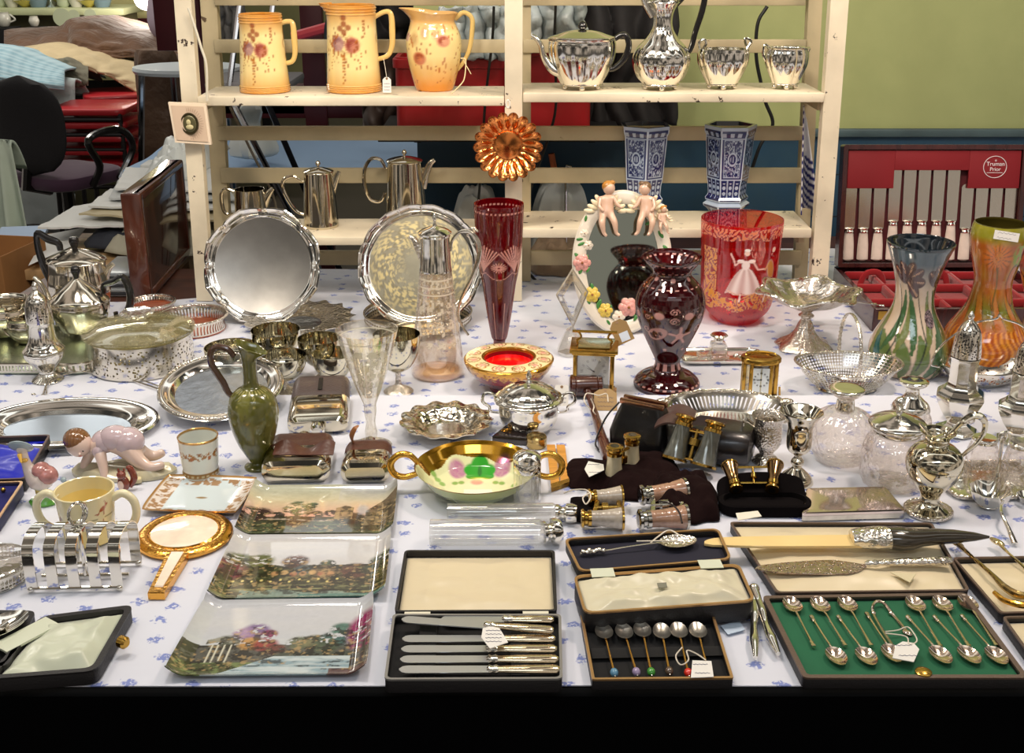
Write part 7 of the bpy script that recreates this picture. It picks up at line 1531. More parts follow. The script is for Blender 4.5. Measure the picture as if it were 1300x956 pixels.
for(cs,fn,lab)in(([(324,622),(506,621),(499,683),(297,684)],scene1,'rectangular picture plate of a tree and stone house at dusk, farthest of the three'),([(299,685.5),(498,684),(489,763),(262,767)],scene2,'rectangular picture plate of an autumn garden by a stream, middle of the three'),([(262,769),(476,766),(466,863),(208,865)],scene3,'rectangular picture plate of a lake with summerhouse and crimson tree, nearest the edge')):
 w=[P(x,y,ZF)for x,y in cs]; cc=sum(w,Vector())/4; t=thing('picture_plate',lab,'plate',cc,0,'rectangular picture plates')
 def fx(a,b):
  e=abs(2*a-1); p=w[3].lerp(w[2],a).lerp(w[0].lerp(w[1],a),b)-cc; s=1-.018*(abs(2*b-1)**8)*(e**6); return(p.x*s,p.y*s,.003+.013*max(0,(e-.80)/.20)**1.6+.006*max(0,(abs(2*b-1)-.86)/.14)**1.5)
 def tex(U,V,fn=fn):
  c=fn(U,V); g_=.72+.56*fbm(U*46,V*40,21); lum=c[:,:3].mean(1); w2=np.clip(1.3-2.2*lum,.12,1); c[:,:3]*=(1+(g_-1)*w2*1.5)[:,None]; lo=((V<.66)&(V>.10)&(lum<.36)).astype(float); c=mixc(c,lo*np.clip((fbm(U*26,V*24,31)-.47)*9,0,1)*.75,(36,34,28)); c=mixc(c,lo*np.clip((fbm(U*34,V*30,37)-.60)*10,0,1)*.7,(176,150,104)); return np.clip(c,0,1)
 mb=MB(); mb.grid(fx,230,150,paint=tex,thick=.002); mb.build('plate_body',PLT,t)
 # ================================================================== FRONT TABLE: CASES AND BOXES
CASE=plain('black_leatherette',(24,22,24),.45,0,('voronoi',400,.3,.001)); GILTE=plain('gilt_case_edge',(190,150,104),.3,.7)
NAVYV=plain('navy_velvet',(20,20,40),.9,sheen=.15); BLKV=plain('black_velvet',(6,6,8),.9,sheen=.05)
def satin(name,col,seed=1):
 m=plain(name,col,.32,0,None,sheen=.4); return m
CREAMS=satin('cream_satin',(218,204,170)); IVS=satin('ivory_satin',(212,206,178)); GRS=satin('pale_green_satin',(200,206,184))
def rquad(w,inset,r,n=5):
# rounded polygon of four world points, inset towards its middle
 cc=sum(w,Vector())/4; k=len(w); pts=[]
 L_=[(w[(i+1)%k]-w[i])for i in range(k)]
 ins=[]
 for i in range(k):
  a=(w[i-1]-w[i]).normalized(); b=(w[(i+1)%k]-w[i]).normalized(); s=max(.3,math.sqrt(max(0,1-a.dot(b)**2))); ins.append(w[i]+(a+b)*inset/s)
 for i in range(k):
  p=ins[i]; a=(ins[i-1]-p).normalized(); b=(ins[(i+1)%k]-p).normalized(); rr=max(r-inset*.5,.0015)
  for j in range(n+1):
   t=j/n; q=p+a*rr*(1-t)**2*1.0+b*rr*t**2*1.0; pts.append(q)
 return pts
def qcase(parent,px,h,name,mat,lining,zb=0,r=.008,wall=.0028,floor=.5,rim=None,fill=None,amp=.004,fseed=1,nz=30):
# an open tray with the plan given by four pixels (far left, far right, near right, near left)
 zz=ZF+zb; w=[P(x,y,zz+h)for x,y in px]; org=parent.location
 W_=[Vector((p.x-org.x,p.y-org.y,0))for p in w]; z0=zz-org.z+.0005
 f=lambda i,z:[p+Vector((0,0,z))for p in rquad(W_,i,r)]
 fl=h*floor
 MB().loft([f(.001,z0),f(0,z0+.001),f(0,z0+h-.001),f(.0006,z0+h),f(wall-.0006,z0+h),f(wall,z0+h-.0008),f(wall,z0+fl*.9)]).build(name,mat,parent,sharp=40)
 if rim:MB().loft([f(-.0004,z0+h-.0022),f(-.0004,z0+h+.0003),f(wall+.0003,z0+h+.0003),f(wall+.0003,z0+h-.0022)],closed=True).build('gilt_edge',rim,parent)
 if lining:
  I=rquad(W_,wall+.0004,r); cen=sum(I,Vector())/len(I); mb=MB()
  A,B,Cc,D=[rquad(W_,wall+.0004,.0005)[i*6]for i in range(4)]
  if fill:
   def fn(a,b):
    p=D.lerp(Cc,a).lerp(A.lerp(B,a),b); e=min(1,6*min(a,1-a,b,1-b)); q=Vector((p.x*nz+fseed,p.y*nz*1.3,fseed)); n=noise.noise(q)+.5*noise.noise(q*2.1)+.6*abs(noise.noise(Vector((p.x*nz*.5+p.y*nz*.9,p.y*nz*.3,fseed+3))))
    return(p.x,p.y,z0+fl+(n*amp+amp*1.2)*e)
   mb.grid(fn,60,40); o=mb.build('satin_lining',lining,parent,sharp=180); s_=o.modifiers.new('s','SOLIDIFY'); s_.thickness=.001; s_.offset=-1
  else:mb.loft([[p+Vector((0,0,z0+fl-.001))for p in I],[p+Vector((0,0,z0+fl))for p in I]]).build('velvet_lining',lining,parent)
 return W_,z0
def caseroot(name,px,h,lab,cat,zb=0):
 w=[P(x,y,ZF+zb+h)for x,y in px]; c=sum(w,Vector())/4; return thing(name,lab,cat,(c.x,c.y,ZF+zb))
 # knife case
lidq=[(514,699),(704,699),(707,776),(501,777)]; basq=[(499,780),(712,780),(714,862),(488,863)]
t=caseroot('knife_case',lidq+basq[:0],.018,'open black case with cream lid lining holding a row of silver-handled knives','cutlery case')
qcase(t,lidq,.018,'lid',CASE,CREAMS,rim=CASE,fill=True,amp=.004,nz=22,floor=.45,fseed=4); qcase(t,basq,.020,'base',CASE,BLKV,floor=.42,rim=plain('worn_white_edge',(136,134,130),.4,.3))
qp=lambda x,y,z:P(x,y,ZF+z)-t.location
for x in(545,658):
 a,b=qp(x,783,.016),qp(x-5 if x<600 else x+3,858,.016); MB().loft([[p+Vector((dx,0,dz))for dx,dz in((-.011,-.006),(.011,-.006),(.011,.0015),(-.011,.0015))]for p in(a,b)]).build('knife_rest',BLKV,t)
for x in(530,680):MB().box(qp(x,778,.018),(.034,.012,.0012)).build('hinge_ribbon',plain('cream_ribbon',(222,218,196),.5),t)
MB().ell(qp(607,730,.0125),(.010,.006,.0004),20,6).build('stamped_crest',plain('tan_stamp',(196,160,124),.6),t)
BL_=plain('steel_blade',(196,198,200),.38,1); SH=plain('sterling_handle',(226,208,178),.13,1,('noise',40,.15,.002,2))
def tknife(A,B,lab,z=.020,grp='silver-handled knives in the case'):
 a,b=P(*A,ZF+z),P(*B,ZF+z); d=b-a; k_=thing('tea_knife',lab,'knife',b,0,grp,(0,0,math.atan2(a.y-b.y,a.x-b.x)-PI/2)); kk=knife('k',d.length,k_,BL_,SH,w=.0078,hl=.44)
 for ch in kids(kk):ch.parent=k_
 bpy.data.objects.remove(kk); return k_
tknife((510,786),(703,800),'silver-handled knife lying askew across the top of the others in the case',.027,None)
for i,(ya,yb_)in enumerate(((785,786.5),(810,810.5),(823,823.5),(836,836.5),(849,849.5))):
 tknife((512-i*1.4 if i else 560,ya+1),(703+i*2,yb_),['silver-handled knife in the rearmost slot of the case beneath the askew one','silver-handled knife in the case, its handle beside the white tag','silver-handled knife in the case, second below the white tag','silver-handled knife in the case, third below the white tag','silver-handled knife in the slot nearest the case front'][i],.019)
def card(px,pts,z,lab,name='price_tag',col=(228,226,220),mat=None,string=None,lines=3,seed=2,cat='price tag'):
 w=[P(x,y,ZF+z)for x,y in pts]; c=sum(w,Vector())/len(w); t=thing(name,lab,cat,c); MB().loft([[p-c for p in w],[p-c+Vector((0,0,.0009))for p in w]]).build('card',plain('tag_%d_%d_%d'%col,col,.7),t)
 a,b,d=w[0]-c,w[1]-c,w[-1]-c;
 if lines:
  mb=MB(); mn=min(p.x for p in w)-c.x; mxx=max(p.x for p in w)-c.x; my=min(p.y for p in w)-c.y; My=max(p.y for p in w)-c.y
  for k in range(lines):mb.tube([(mn*.6+(mxx-mn)*.6*i/12,my*.5+(My-my)*.5*k/max(1,lines-1)+.001*math.sin(i*2.1+k*3),.0012)for i in range(13)],.00035,4)
  mb.build('handwriting',plain('pen_ink',(70,74,110),.6),t)
 if string:MB().tube(bez([P(x,y,ZF+zz)-c for x,y,zz in string],40),.0009,6).build('string',plain('white_string',(216,208,192)),t)
 return t
card(0,[(622,796),(634,798),(645,816),(622,824),(611,810),(613,798)],.036,'white octagonal tag lying on the silver knife handles',lines=4)
# coffee spoon case
cq=[(737,781),(905,777),(931,861),(752,863)]
t=caseroot('spoon_case',cq,.016,'black case with a gilt edge holding six bean-ended coffee spoons','cutlery case')
qcase(t,cq,.016,'base',CASE,BLKV,floor=.35,rim=GILTE,r=.003)
MB().loft([[P(x,y,ZF+z)-t.location for x,y,z in((750,823,.006),(918,820,.006),(921,832,.006),(752,836,.006))],[P(x,y,ZF+z)-t.location for x,y,z in((750,823,.011),(918,820,.011),(921,832,.011),(752,836,.011))]]).build('velvet_bar',BLKV,t)
beans=[('blue',(90,140,170)),('lavender',(150,134,170)),('green',(60,140,50)),('smoky brown',(84,66,52)),('red',(214,44,24)),('dark brown',(44,28,26))]
BB=[((764,794),(779,860)),((789,794),(807,859)),((813,792),(826,859)),((838,794),(849,858)),((859,793),(873,860)),((883,793),(898,857))]
GILTH=plain('gilt_spoon_handle',(214,160,96),.18,1)
for(nm,col),(A,B)in zip(beans,BB):
 a,b=P(*A,ZF+.012),P(B[0],B[1]-6,ZF+.012); d=a-b
 spoon(None,d.length,.0115,name='coffee_spoon',label='small coffee spoon with a %s bean finial in the gilt-edged black case'%nm,cat='spoon',group='bean-ended coffee spoons',loc=(b.x,b.y,ZF+.010),rz=math.atan2(d.y,d.x)-PI/2,seal=False,hmat=GILTH,bead=plain('bean_'+nm.replace(' ','_'),col,.12,coat=.6),bowl_mat=plain('spoon_bowl_silver',(210,206,196),.3,1))
card(0,[(879,839),(903,840),(906,860),(877,861)],.020,'white tag lying between the two rightmost coffee spoons',string=[(866,822,.022),(858,833,.024),(864,844,.022),(874,838,.026),(872,826,.026),(884,830,.024),(896,838,.022)],lines=2)
# christening spoon case on top
q1=[(716,684),(912,671),(929,710),(736,726)]; q2=[(728,731),(938,716),(959,763),(742,779)]
t=caseroot('christening_case',q2,.030,'open navy-lined gilt-edged case with ivory satin base, resting above the coffee spoon case','cutlery case',.0)
W_,z0=qcase(t,q1,.016,'lid',CASE,NAVYV,zb=.020,floor=.3,rim=GILTE,wall=.0028,r=.014)
qcase(t,q2,.030,'base',CASE,IVS,zb=.006,floor=.80,rim=GILTE,fill=True,amp=.008,nz=26,fseed=8,r=.014)
for x,y in((765,727),(902,716)):MB().box(P(x,y,ZF+.037)-t.location,(.032,.022,.001),R(4)).build('hinge_ribbon',plain('pale_ribbon',(206,212,190),.5),t)
card(0,[(834,741),(846,740),(847,746),(836,747)],.043,'tiny dark maker stamp printed on the ivory satin of the christening case','maker_stamp',(120,120,104),lines=0,cat='label')
a,b=P(884,688,ZF+.03),P(737,703,ZF+.03); d=a-b
t=spoon(None,d.length,.018,name='christening_spoon',label='ornate silver christening spoon with a figure handle lying in the navy case',loc=(b.x,b.y,ZF+.026),rz=math.atan2(d.y,d.x)-PI/2,bowl_mat=CHASED_FINE)
mb=MB()
for i in range(7):mb.ell((.003*math.sin(i*2.4),.004+.0048*i,.006),(.0045-.0003*abs(i-2),.004,.004),10,7)
mb.build('figure_finial',SILVER,t); mb=MB(); mb.tube(bez([(-.012,d.length*.50,.008),(0,d.length*.66,.012),(.012,d.length*.82,.015)],20),.0012,6).tube(bez([(0,d.length*.6,.010),(-.014,d.length*.7,.012),(-.02,d.length*.8,.016),(.0,d.length*.86,.016)],20),.0012,6); mb.build('string',plain('white_string',(216,208,192)),t)
# ---- fish slice lid + green spoon box
Lq=[(926,663),(1183,664),(1231,750),(986,753)]; Gq=[(968,757),(1226,753),(1306,861),(1020,861)]
t=caseroot('teaspoon_case',Gq,.016,'open case with green velvet base for twelve teaspoons and a cream lid','cutlery case')
BRN=plain('brown_leatherette',(92,74,62),.45,0,('voronoi',300,.4,.001)); GRV=plain('emerald_velvet',(8,92,58),.85,sheen=.25,var=.08,varscale=20)
qcase(t,Lq,.015,'lid',CASE,CREAMS,floor=.6,rim=BRN,fill=True,amp=.004,nz=18,fseed=12); qcase(t,Gq,.016,'base',CASE,GRV,floor=.62,rim=BRN,wall=.006,r=.008)
MB().lathe([(.001,0),(.010,0),(.010,.004),(.007,.006),(.001,.006)],24).build('press_button',BRASS,t,loc=P(1172,856,ZF+.014)-t.location)
TSV=plain('teaspoon_silver',(226,208,190),.14,1,('noise',30,.12,.002,2))
ups=[((1000,760),(1033,822)),((1034,760),(1073,821)),((1069,759),(1106,821)),((1155,759),(1194,822)),((1189,759),(1230,822)),((1221,758),(1265,821))]
los=[((1030,784),(1069,848)),((1064,784),(1108,848)),((1100,780),(1140,844)),((1152,784),(1204,846)),((1186,784),(1241,846)),((1221,783),(1275,847))]
for i,(A,B)in enumerate(ups):
 a,b=P(*A,ZF+.013),P(*B,ZF+.013); d=a-b; spoon(None,d.length,.0125,name='teaspoon',label='seal-top teaspoon, bowl at the top, on green velvet, %s'%['at the left end','second from the left end','just left of the sugar tongs','just right of the tongs and tag','second from the right end','at the right end'][i],group='seal-top teaspoons on green velvet',loc=(b.x,b.y,ZF+.0105),rz=math.atan2(d.y,d.x)-PI/2,mat=TSV)
for i,(A,B)in enumerate(los):
 a,b=P(*A,ZF+.013),P(*B,ZF+.013); d=b-a; spoon(None,d.length,.0125,name='teaspoon',label='seal-top teaspoon, bowl at the bottom, on green velvet, %s'%['at the left end','second from the left end','bowl left of the white tag','bowl right of the white tag','second from the right end','at the right end'][i],group='seal-top teaspoons on green velvet',loc=(a.x,a.y,ZF+.0105),rz=math.atan2(d.y,d.x)-PI/2,mat=TSV)
q=P(1125,800,ZF+.012); g2=lambda x,y,z=.013:P(x,y,ZF+z)-q; t=thing('sugar_tongs','silver sugar tongs in the middle of the green velvet case','sugar tongs',q)
MB().tube(bez([g2(1133,820),g2(1120,800),g2(1109,780),g2(1108,770,.016),g2(1113,764,.018),g2(1122,766,.016),g2(1135,782),g2(1150,800)],50),.0022,8).build('spring_arms',TSV,t)
for x,y in((1135,822),(1152,803)):MB().ell(g2(x,y),(.005,.0075,.0025),14,8,Matrix.Rotation(R(30),3,'Z')).build('claw_bowl',TSV,t)
for x,y in((1109,779),(1131,779)):MB().ell(g2(x,y),(.0035,)*3,10,8).build('knop',TSV,t)
card(0,[(1146,815),(1160,817),(1167,825),(1160,841),(1133,836),(1137,820)],.022,'white clipped-corner tag tied to the sugar tongs on green velvet',string=[(1124,802,.018),(1140,800,.02),(1152,796,.02),(1160,804,.022),(1164,814,.022),(1154,818,.023),(1150,808,.022),(1124,804,.02)],lines=2,seed=5)
# fish slice
a,b=P(958,722,ZF+.020),P(1207,715,ZF+.020); d=b-a; Ln=d.length; t=thing('fish_slice','engraved silver fish slice with a patterned handle lying in the cream lid','fish slice',(a.x,a.y,ZF+.019),math.atan2(d.y,d.x))
bl=Ln*.565; top_=[(0,0),(.06,.006),(.22,.010),(.5,.0135),(.72,.0140),(.86,.009),(.96,.004),(1,.003)]; bot_=[(1,-.003),(.97,-.005),(.90,-.012),(.78,-.016),(.5,-.015),(.2,-.010),(.05,-.004)]
MB().prism([(x*bl,y*1.25)for x,y in[tuple(v)[:2]for v in bez([(a_,b_,0)for a_,b_ in top_],30)]+[tuple(v)[:2]for v in bez([(a_,b_,0)for a_,b_ in bot_],30)]],0,.0015,.0004).build('engraved_blade',plain('engraved_blade',(196,178,170),.10,1,('voronoi',260,.8,.0015)),t)
MB().loft([[(x,q_*math.cos(f_),.004+q_*.8*math.sin(f_))for f_ in[2*PI*j/16 for j in range(16)]]for q_,x in((.003,bl-.002),(.006,bl+.004),(.0045,bl+.009),(.0065,bl+.013),(.0045,bl+.018))]).build('ferrule',SILVER,t)
MB().loft([[(x,q_*math.cos(f_),.005+q_*.7*math.sin(f_))for f_ in[2*PI*j/16 for j in range(16)]]for q_,x in((.0045,bl+.018),(.0065,bl+.03),(.0075,Ln*.85),(.0085,Ln*.97),(.006,Ln))]).build('patterned_handle',CHASED_FINE,t)
card(0,[(1130,727),(1163,729),(1155,740)],.020,'folded cream paper tag under the fish slice handle',col=(206,196,160),lines=0)
# horn-handled page turner
a,b=P(893,690,ZF+.028),P(1258,689,ZF+.030); d=b-a; Ln=d.length; t=thing('page_turner','long page turner with ivory blade, chased silver collar and dark horn handle','page turner',(a.x,a.y,ZF+.024),math.atan2(d.y,d.x)+R(1))
IV=plain('old_ivory',(236,206,142),.3,0,None,coat=.3,var=.06,varscale=12)
xb=Ln*.545; poly=[tuple(v)[:2]for v in bez([(0,-.006,0),(.004,.004,0),(.03,.012,0),(xb*.5,.0155,0),(xb,.0165,0)],20)]+[tuple(v)[:2]for v in bez([(xb,-.0165,0),(xb*.5,-.0155,0),(.05,-.013,0),(.01,-.010,0)],20)]
MB().prism(poly,.004,.0075,.001).build('ivory_blade',IV,t)
def lf(ps,n=22):return[[(x,y0+q_*math.cos(f_),.007+max(q_*.75,.002)*math.sin(f_)+.004)for f_ in[2*PI*j/n for j in range(n)]]for q_,x,y0 in ps]
MB().loft(lf([(.015,xb-.012,.0),(.0185,xb,.0),(.0215,Ln*.60,0),(.021,Ln*.645,0)])).build('chased_collar',CHASED,t)
MB().loft(lf([(.020,Ln*.645,0),(.022,Ln*.68,-.002),(.020,Ln*.72,-.003),(.016,Ln*.76,0),(.0145,Ln*.82,.003),(.0125,Ln*.88,.003),(.008,Ln*.95,.002),(.0008,Ln,0)])).build('horn_handle',plain('dark_horn',(54,48,38),.14,coat=.6,var=.3,varscale=14),t)
# right-hand case with gilt scissors
R1=[(1209,708),(1336,706),(1392,776),(1270,779)]; R2=[(1272,783),(1396,780),(1440,838),(1314,842)]
t=caseroot('scissors_case',R1,.016,'open dark case lined in cream at the right edge','cutlery case'); qcase(t,R1,.016,'lid',CASE,CREAMS,floor=.5,rim=BRN,fill=True,amp=.003,nz=18,fseed=22); qcase(t,R2,.016,'base',CASE,CREAMS,floor=.5,rim=BRN,fill=True,amp=.001,nz=14,fseed=25)
def curvy(name,pts,rad,mat,lab,cat,bowl=None,z=.02,grp=None):
 w=[P(x,y,ZF+zz)for x,y,zz in pts]; c=w[0]; t=thing(name,lab,cat,c,0,grp); MB().tube(bez([p-c for p in w],40),rad,8).build('arm',mat,t)
 if bowl:MB().ell((0,0,0),bowl,18,10,Matrix.Rotation(R(25),3,'Z')).build('bowl',mat,t)
 return t
AG=plain('antique_gilt_silver',(176,150,96),.2,1,('noise',50,.5,.003,3))
tt=curvy('grape_scissors',[(1215,690,.012),(1232,705,.02),(1258,728,.024),(1275,745,.024),(1292,755,.022),(1312,757,.022)],[.004,.0025,.003,.0048,.006,.004],AG,'antique gilt grape scissors arm lying across the right-hand cream case','scissors',(.006,.013,.003))
w0=tt.location; MB().tube(bez([P(1262,752,ZF+.022)-w0,P(1275,762,ZF+.022)-w0,P(1295,768,ZF+.022)-w0,P(1315,768,ZF+.022)-w0],20),[.003,.004,.0045,.004],8).build('finger_loop',GOLD,tt)
curvy('gilt_spoon',[(1266,688,.014),(1280,702,.018),(1296,716,.020),(1318,738,.02)],[.003,.002,.002,.003],plain('pale_gilt',(226,206,160),.15,1),'pale gilt spoon with its bowl outside the right-hand cream case','spoon',(.006,.014,.004))
# nutcracker legs beside the green case
q=P(962,765,ZF); g2=lambda x,y,z=.008:P(x,y,ZF+z)-q; t=thing('nutcrackers','pair of silver nutcrackers standing between the spoon cases','nutcrackers',q)
MB().ell(g2(957,748,.018),(.008,.008,.008),16,10).build('hinge_knop',SILVER,t)
for pts in([(956,750,.016),(958,775,.012),(957,800,.009),(959,835,.008)],[(957,750,.018),(966,772,.014),(974,798,.010),(988,830,.008)]):MB().tube(bez([g2(*p)for p in pts],30),[.0075,.0055,.0062,.0045,.0068,.003],12).build('leg',SILVER,t)
card(0,[(915,795),(938,788),(946,800),(924,806)],.002,'pale blue slip of paper on the cloth between the spoon cases','paper_slip',(196,214,232),lines=0,cat='paper')
# black case lower left, cream satin
K1=[(52,783),(170,768),(122,852),(-20,863)]
t=caseroot('servers_case',K1,.020,'black case with pale satin lid at the lower left corner','cutlery case')
qcase(t,K1,.020,'lid',CASE,GRS,floor=.6,rim=CASE,fill=True,amp=.009,nz=20,fseed=31,wall=.007,r=.015)
q=t.location; B2=[(-90,774),(46,776),(10,846),(-120,846)]; qcase(t,B2,.020,'base',CASE,BLKV,floor=.4,rim=CASE,wall=.006,r=.012)
MB().box(P(34,806,ZF+.02)-q,(.03,.075,.003),R(-35)).build('hinge_flap',plain('pale_ribbon',(206,212,190)),t)
MB().lathe([(.001,0),(.008,0),(.008,.008),(.005,.011),(.001,.011)],20).build('clasp',BRASS,t,loc=P(153,814,ZF+.018)-q,rot=(R(90),0,R(60)))
for i,(A,B,lab)in enumerate((((36,783),(-60,830),'large silver serving spoon bowl in the lower left black case, nearer the satin lid'),((12,795),(-80,812),'large silver serving spoon partly under the other at the left edge'))):
 a,b=P(*A,ZF+.02),P(*B,ZF+.02); d=a-b; spoon(None,d.length,.024,name='serving_spoon',label=lab,loc=(b.x,b.y,ZF+.013+.004*(1-i)),rz=math.atan2(d.y,d.x)-PI/2,mat=SILVER)
 # blue satin box at left edge
b1=[(-60,556),(64,552),(31,608),(-95,612)]; b2=[(-97,615),(30,611),(-4,662),(-140,668)]
BSAT=plain('royal_blue_satin',(6,24,176),.35,coat=.1); NV=plain('navy_box_leather',(24,26,66),.5)
t=caseroot('blue_satin_box',b1,.022,'open navy box lined with royal blue satin at the left edge','box'); qcase(t,b1,.024,'lid',CASE,BSAT,floor=.55,rim=plain('brown_edge',(90,70,64),.5),fill=True,amp=.005,nz=16,fseed=41); qcase(t,b2,.022,'base',NV,plain('blue_velvet',(8,12,92),.8),floor=.7,rim=GILTE)
MB().ell(P(4,622,ZF+.02)-t.location,(.004,.004,.004),10,8).build('clasp_pin',BRASS,t)
# ================================================================== FRONT TABLE: CENTRE AND RIGHT
# repousse bowl
o,t=repousse(567,547,58,25,15,'round silver bowl embossed with fruit lobes, left of the lidded sugar pot','repousse_bowl',13,plane=ZF,mat=plain('repousse_silver',(214,206,190),.12,1,('voronoi',70,.9,.006)),lobes=.035)
# lidded sugar pot
o=L(671,545,507,ZF); t=o.thing('sugar_pot','silver two-handled sugar pot with a domed lid and fluted lower body','sugar pot'); z=o.mz
mb=MB(); pr=o.prof([(17,548),(19,547),(18,544),(27,541),(34,534),(38,524),(38.5,512),(40,507)],34)
mb.lathe(shell(pr,.0015),144,mod=lambda u,k:1+.05*abs(math.sin(u*PI*28+k*9))*max(0,math.sin(min(1,k*2.6)*PI))); mb.build('body',SILVER,t)
l=MB(); l.lathe(o.prof([(43,508),(44,506),(43,504),(38,502),(36,499),(30,494),(18,489),(5,486),(.5,486)],30),100,mod=lambda u,k:1+.012*math.sin(u*2*PI*30)*(1-k)); lo=l.build('lid',SILVER,t); MB().lathe(o.prof([(3,487),(4,485),(2,482),(3.5,478),(2,473),(.3,470)],18),20).build('finial',SILVER,lo)
for s in(-1,1):MB().tube(o.curve([(671+s*36,512),(671+s*46,500),(671+s*56,500),(671+s*58,510),(671+s*50,516),(671+s*48,522),(671+s*34,524)],34),[.0022,.0026,.003,.0026,.0022],10).build('handle',SILVER,t)
tagshape('price_tag','small white tag hanging from the right handle of the sugar pot',.026,.040,P(712,512,ZF)+Vector((0,-.03,.05)),(R(68),0,R(-4)),scrib=True,cut=.1)
# green floral bowl
o=L(605,624,591,ZF); m=o.m; t=o.thing('floral_bowl','pale green porcelain bowl with gilt rim and handles, painted with clover flowers','bowl'); h=o.h
def fb(PH,Z,RR):
 ins=True; c=solid(PH,(206,216,158)); X=RR*np.sin(PH)/m; Y=-RR*np.cos(PH)/m
 c=mixc(c,np.clip(1-RR/(78*m),0,1)*.8,(232,234,196)); inn=INN['f']
 return c
 # outer and inner walls painted separately
def inner(PH,Z,RR):
 X=RR*np.sin(PH)/m; Y=-RR*np.cos(PH)/m; c=solid(PH,(222,226,176)); c=mixc(c,np.clip(1-RR/(62*m),0,1),(236,234,196)); back=Y>10
 g=RR>(63+3*np.sin(PH*4)+1.5*np.sin(PH*9))*m; c=mixc(c,(g&back).astype(float),(206,152,30),.9); c=mixc(c,(RR>76*m).astype(float),(206,152,40),.9)
 for(x,y,r)in((-26,42,17),(32,44,17)):c=mixc(c,blob(X,Y,x,y,r*.8,r,.3)*(.6+.4*fbm(X*.5,Y*.5,3)),(176,96,150));
 for(x,y,r,a)in((-7,46,12,0),(3,54,13,.5),(13,45,12,1),(3,38,13,1.6),(-6,34,10,2),(13,34,10,.3)):c=mixc(c,blob(X,Y,x,y,r,r*.9,.2),(56,160,50))
 c=mixc(c,blob(X,Y,3,44,3.5,12,.4)*.7,(30,90,34))
 for(x,y)in((-50,14),(-44,8),(-20,16),(-28,14),(24,16),(32,14),(48,2),(-56,20)):c=mixc(c,blob(X,Y,x,y,5,6,.4)*.85,(120,170,70))
 for(x,y,r)in((0,18,9),(-54,-16,8),(44,-28,7)):c=mixc(c,blob(X,Y,x,y,r*1.1,r*1.1,.4)*.85,(222,140,132))
 return mixc(c,((np.abs(X-2)<18)&(np.abs(Y+10)<7)).astype(float)*.9,(240,240,226))
PB=painted('gilded_porcelain_bowl',.12,.8,mrough=.2)
rs_=lambda u,k:1+.007*k*math.sin(u*2*PI*5)
def outer(PH,Z,RR):c=solid(PH,(204,212,160)); c=mixc(c,np.clip((RR/m-50)/28,0,1)*.6,(190,204,128)); return mixc(c,(RR>76.5*m).astype(float),(206,152,40),.9)
op=[(r*m,z_*h)for r,z_ in((.1,.02),(36,.02),(38,0),(38,.06),(52,.22),(66,.55),(75,.88),(78,1.0))]; ip=[(r*m,z_*h)for r,z_ in((.1,.12),(40,.13),(54,.28),(66,.60),(74,.90),(77.7,1.0))]
mb=MB(); mb.lathe(op,220,mod=rs_,paint=outer,cap1=False); mb.build('outer_wall',PB,t); mb=MB(); mb.lathe(ip,220,mod=rs_,paint=inner,cap1=False); mb.build('inner_wall',PB,t)
for s in(-1,1):MB().tube([o.p(605+s*(76+x),594-y,0)+Vector((0,yy,0))for x,y,yy in[tuple(v)for v in bez([(-3,6,0),(8,16,0),(22,16,.0),(32,6,-.002),(28,-6,-.004),(14,-10,-.004),(-4,-6,0)],32)]],[.0045,.0055,.006,.0055,.0045],12).build('gilt_handle',GOLD,t)
# ornate black card case and oval box
w=[P(*p,ZF)for p in((640,550),(669,546),(672,566),(625,562))]; c=sum(w,Vector())/4; t=thing('card_case','black lacquer card case with gold scrolls between the green bowl and sugar pot','card case',c); MB().loft([[p-c for p in w],[p-c+Vector((0,0,.012))for p in w],[(p-c)*.95+Vector((0,0,.014))for p in w]]).build('case_body',plain('black_lacquer',(34,22,22),.12,coat=.7),t)
mb=MB()
for dx,s in((-.014,1),(.014,-1)):mb.tube([(dx+.010*(1-k/20)*math.cos(k*.55*s),.006*(1-k/24)*math.sin(k*.55*s),.0148)for k in range(18)],.0009,6)
mb.build('gold_scroll',GOLD,t)
q=P(681,566,ZF); m_=M(q); t=thing('pill_box','small oval gilt metal box with a domed lid beside the black card case','box',q); oe=lambda k,z:[(13*m_*k*math.cos(a),.018*k*math.sin(a),z)for a in[2*PI*j/40 for j in range(40)]]
OG=plain('old_gilt',(176,150,96),.18,1,('noise',60,.3,.002,3)); MB().loft([oe(.95,0),oe(1,.002),oe(1,.012),oe(.96,.013)]).build('box_body',OG,t); MB().loft([oe(1.02,.013),oe(1.02,.018),oe(.9,.021),oe(.5,.0235),oe(.05,.024)]).build('lid',OG,t)
# folding rule
w=[P(*p,ZF)for p in((694,569),(717,569),(723,617),(700,625))]; c=sum(w,Vector())/4; t=thing('folding_rule','folded boxwood rule with a brass end right of the green bowl','rule',c); BXW=woodmat('boxwood',(190,130,48),(222,160,70),14,.35)
for k,(s0,s1)in enumerate(((0,.46),(.54,1))):
 pp=[w[0].lerp(w[1],s0)-c,w[0].lerp(w[1],s1)-c,w[3].lerp(w[2],s1)-c,w[3].lerp(w[2],s0)-c]; MB().loft([[p+Vector((0,0,z))for p in pp]for z in(.0005,.007)]).build('wooden_leaf',BXW,t)
pp=[w[3].lerp(w[0],s)-c if i in(0,3)else w[2].lerp(w[1],s)-c for i,s in((0,0),(1,0),(2,.09),(3,.09))]; MB().loft([[p+Vector((0,0,z))for p in pp]for z in(.0003,.0078)]).build('brass_end',BRASS,t)
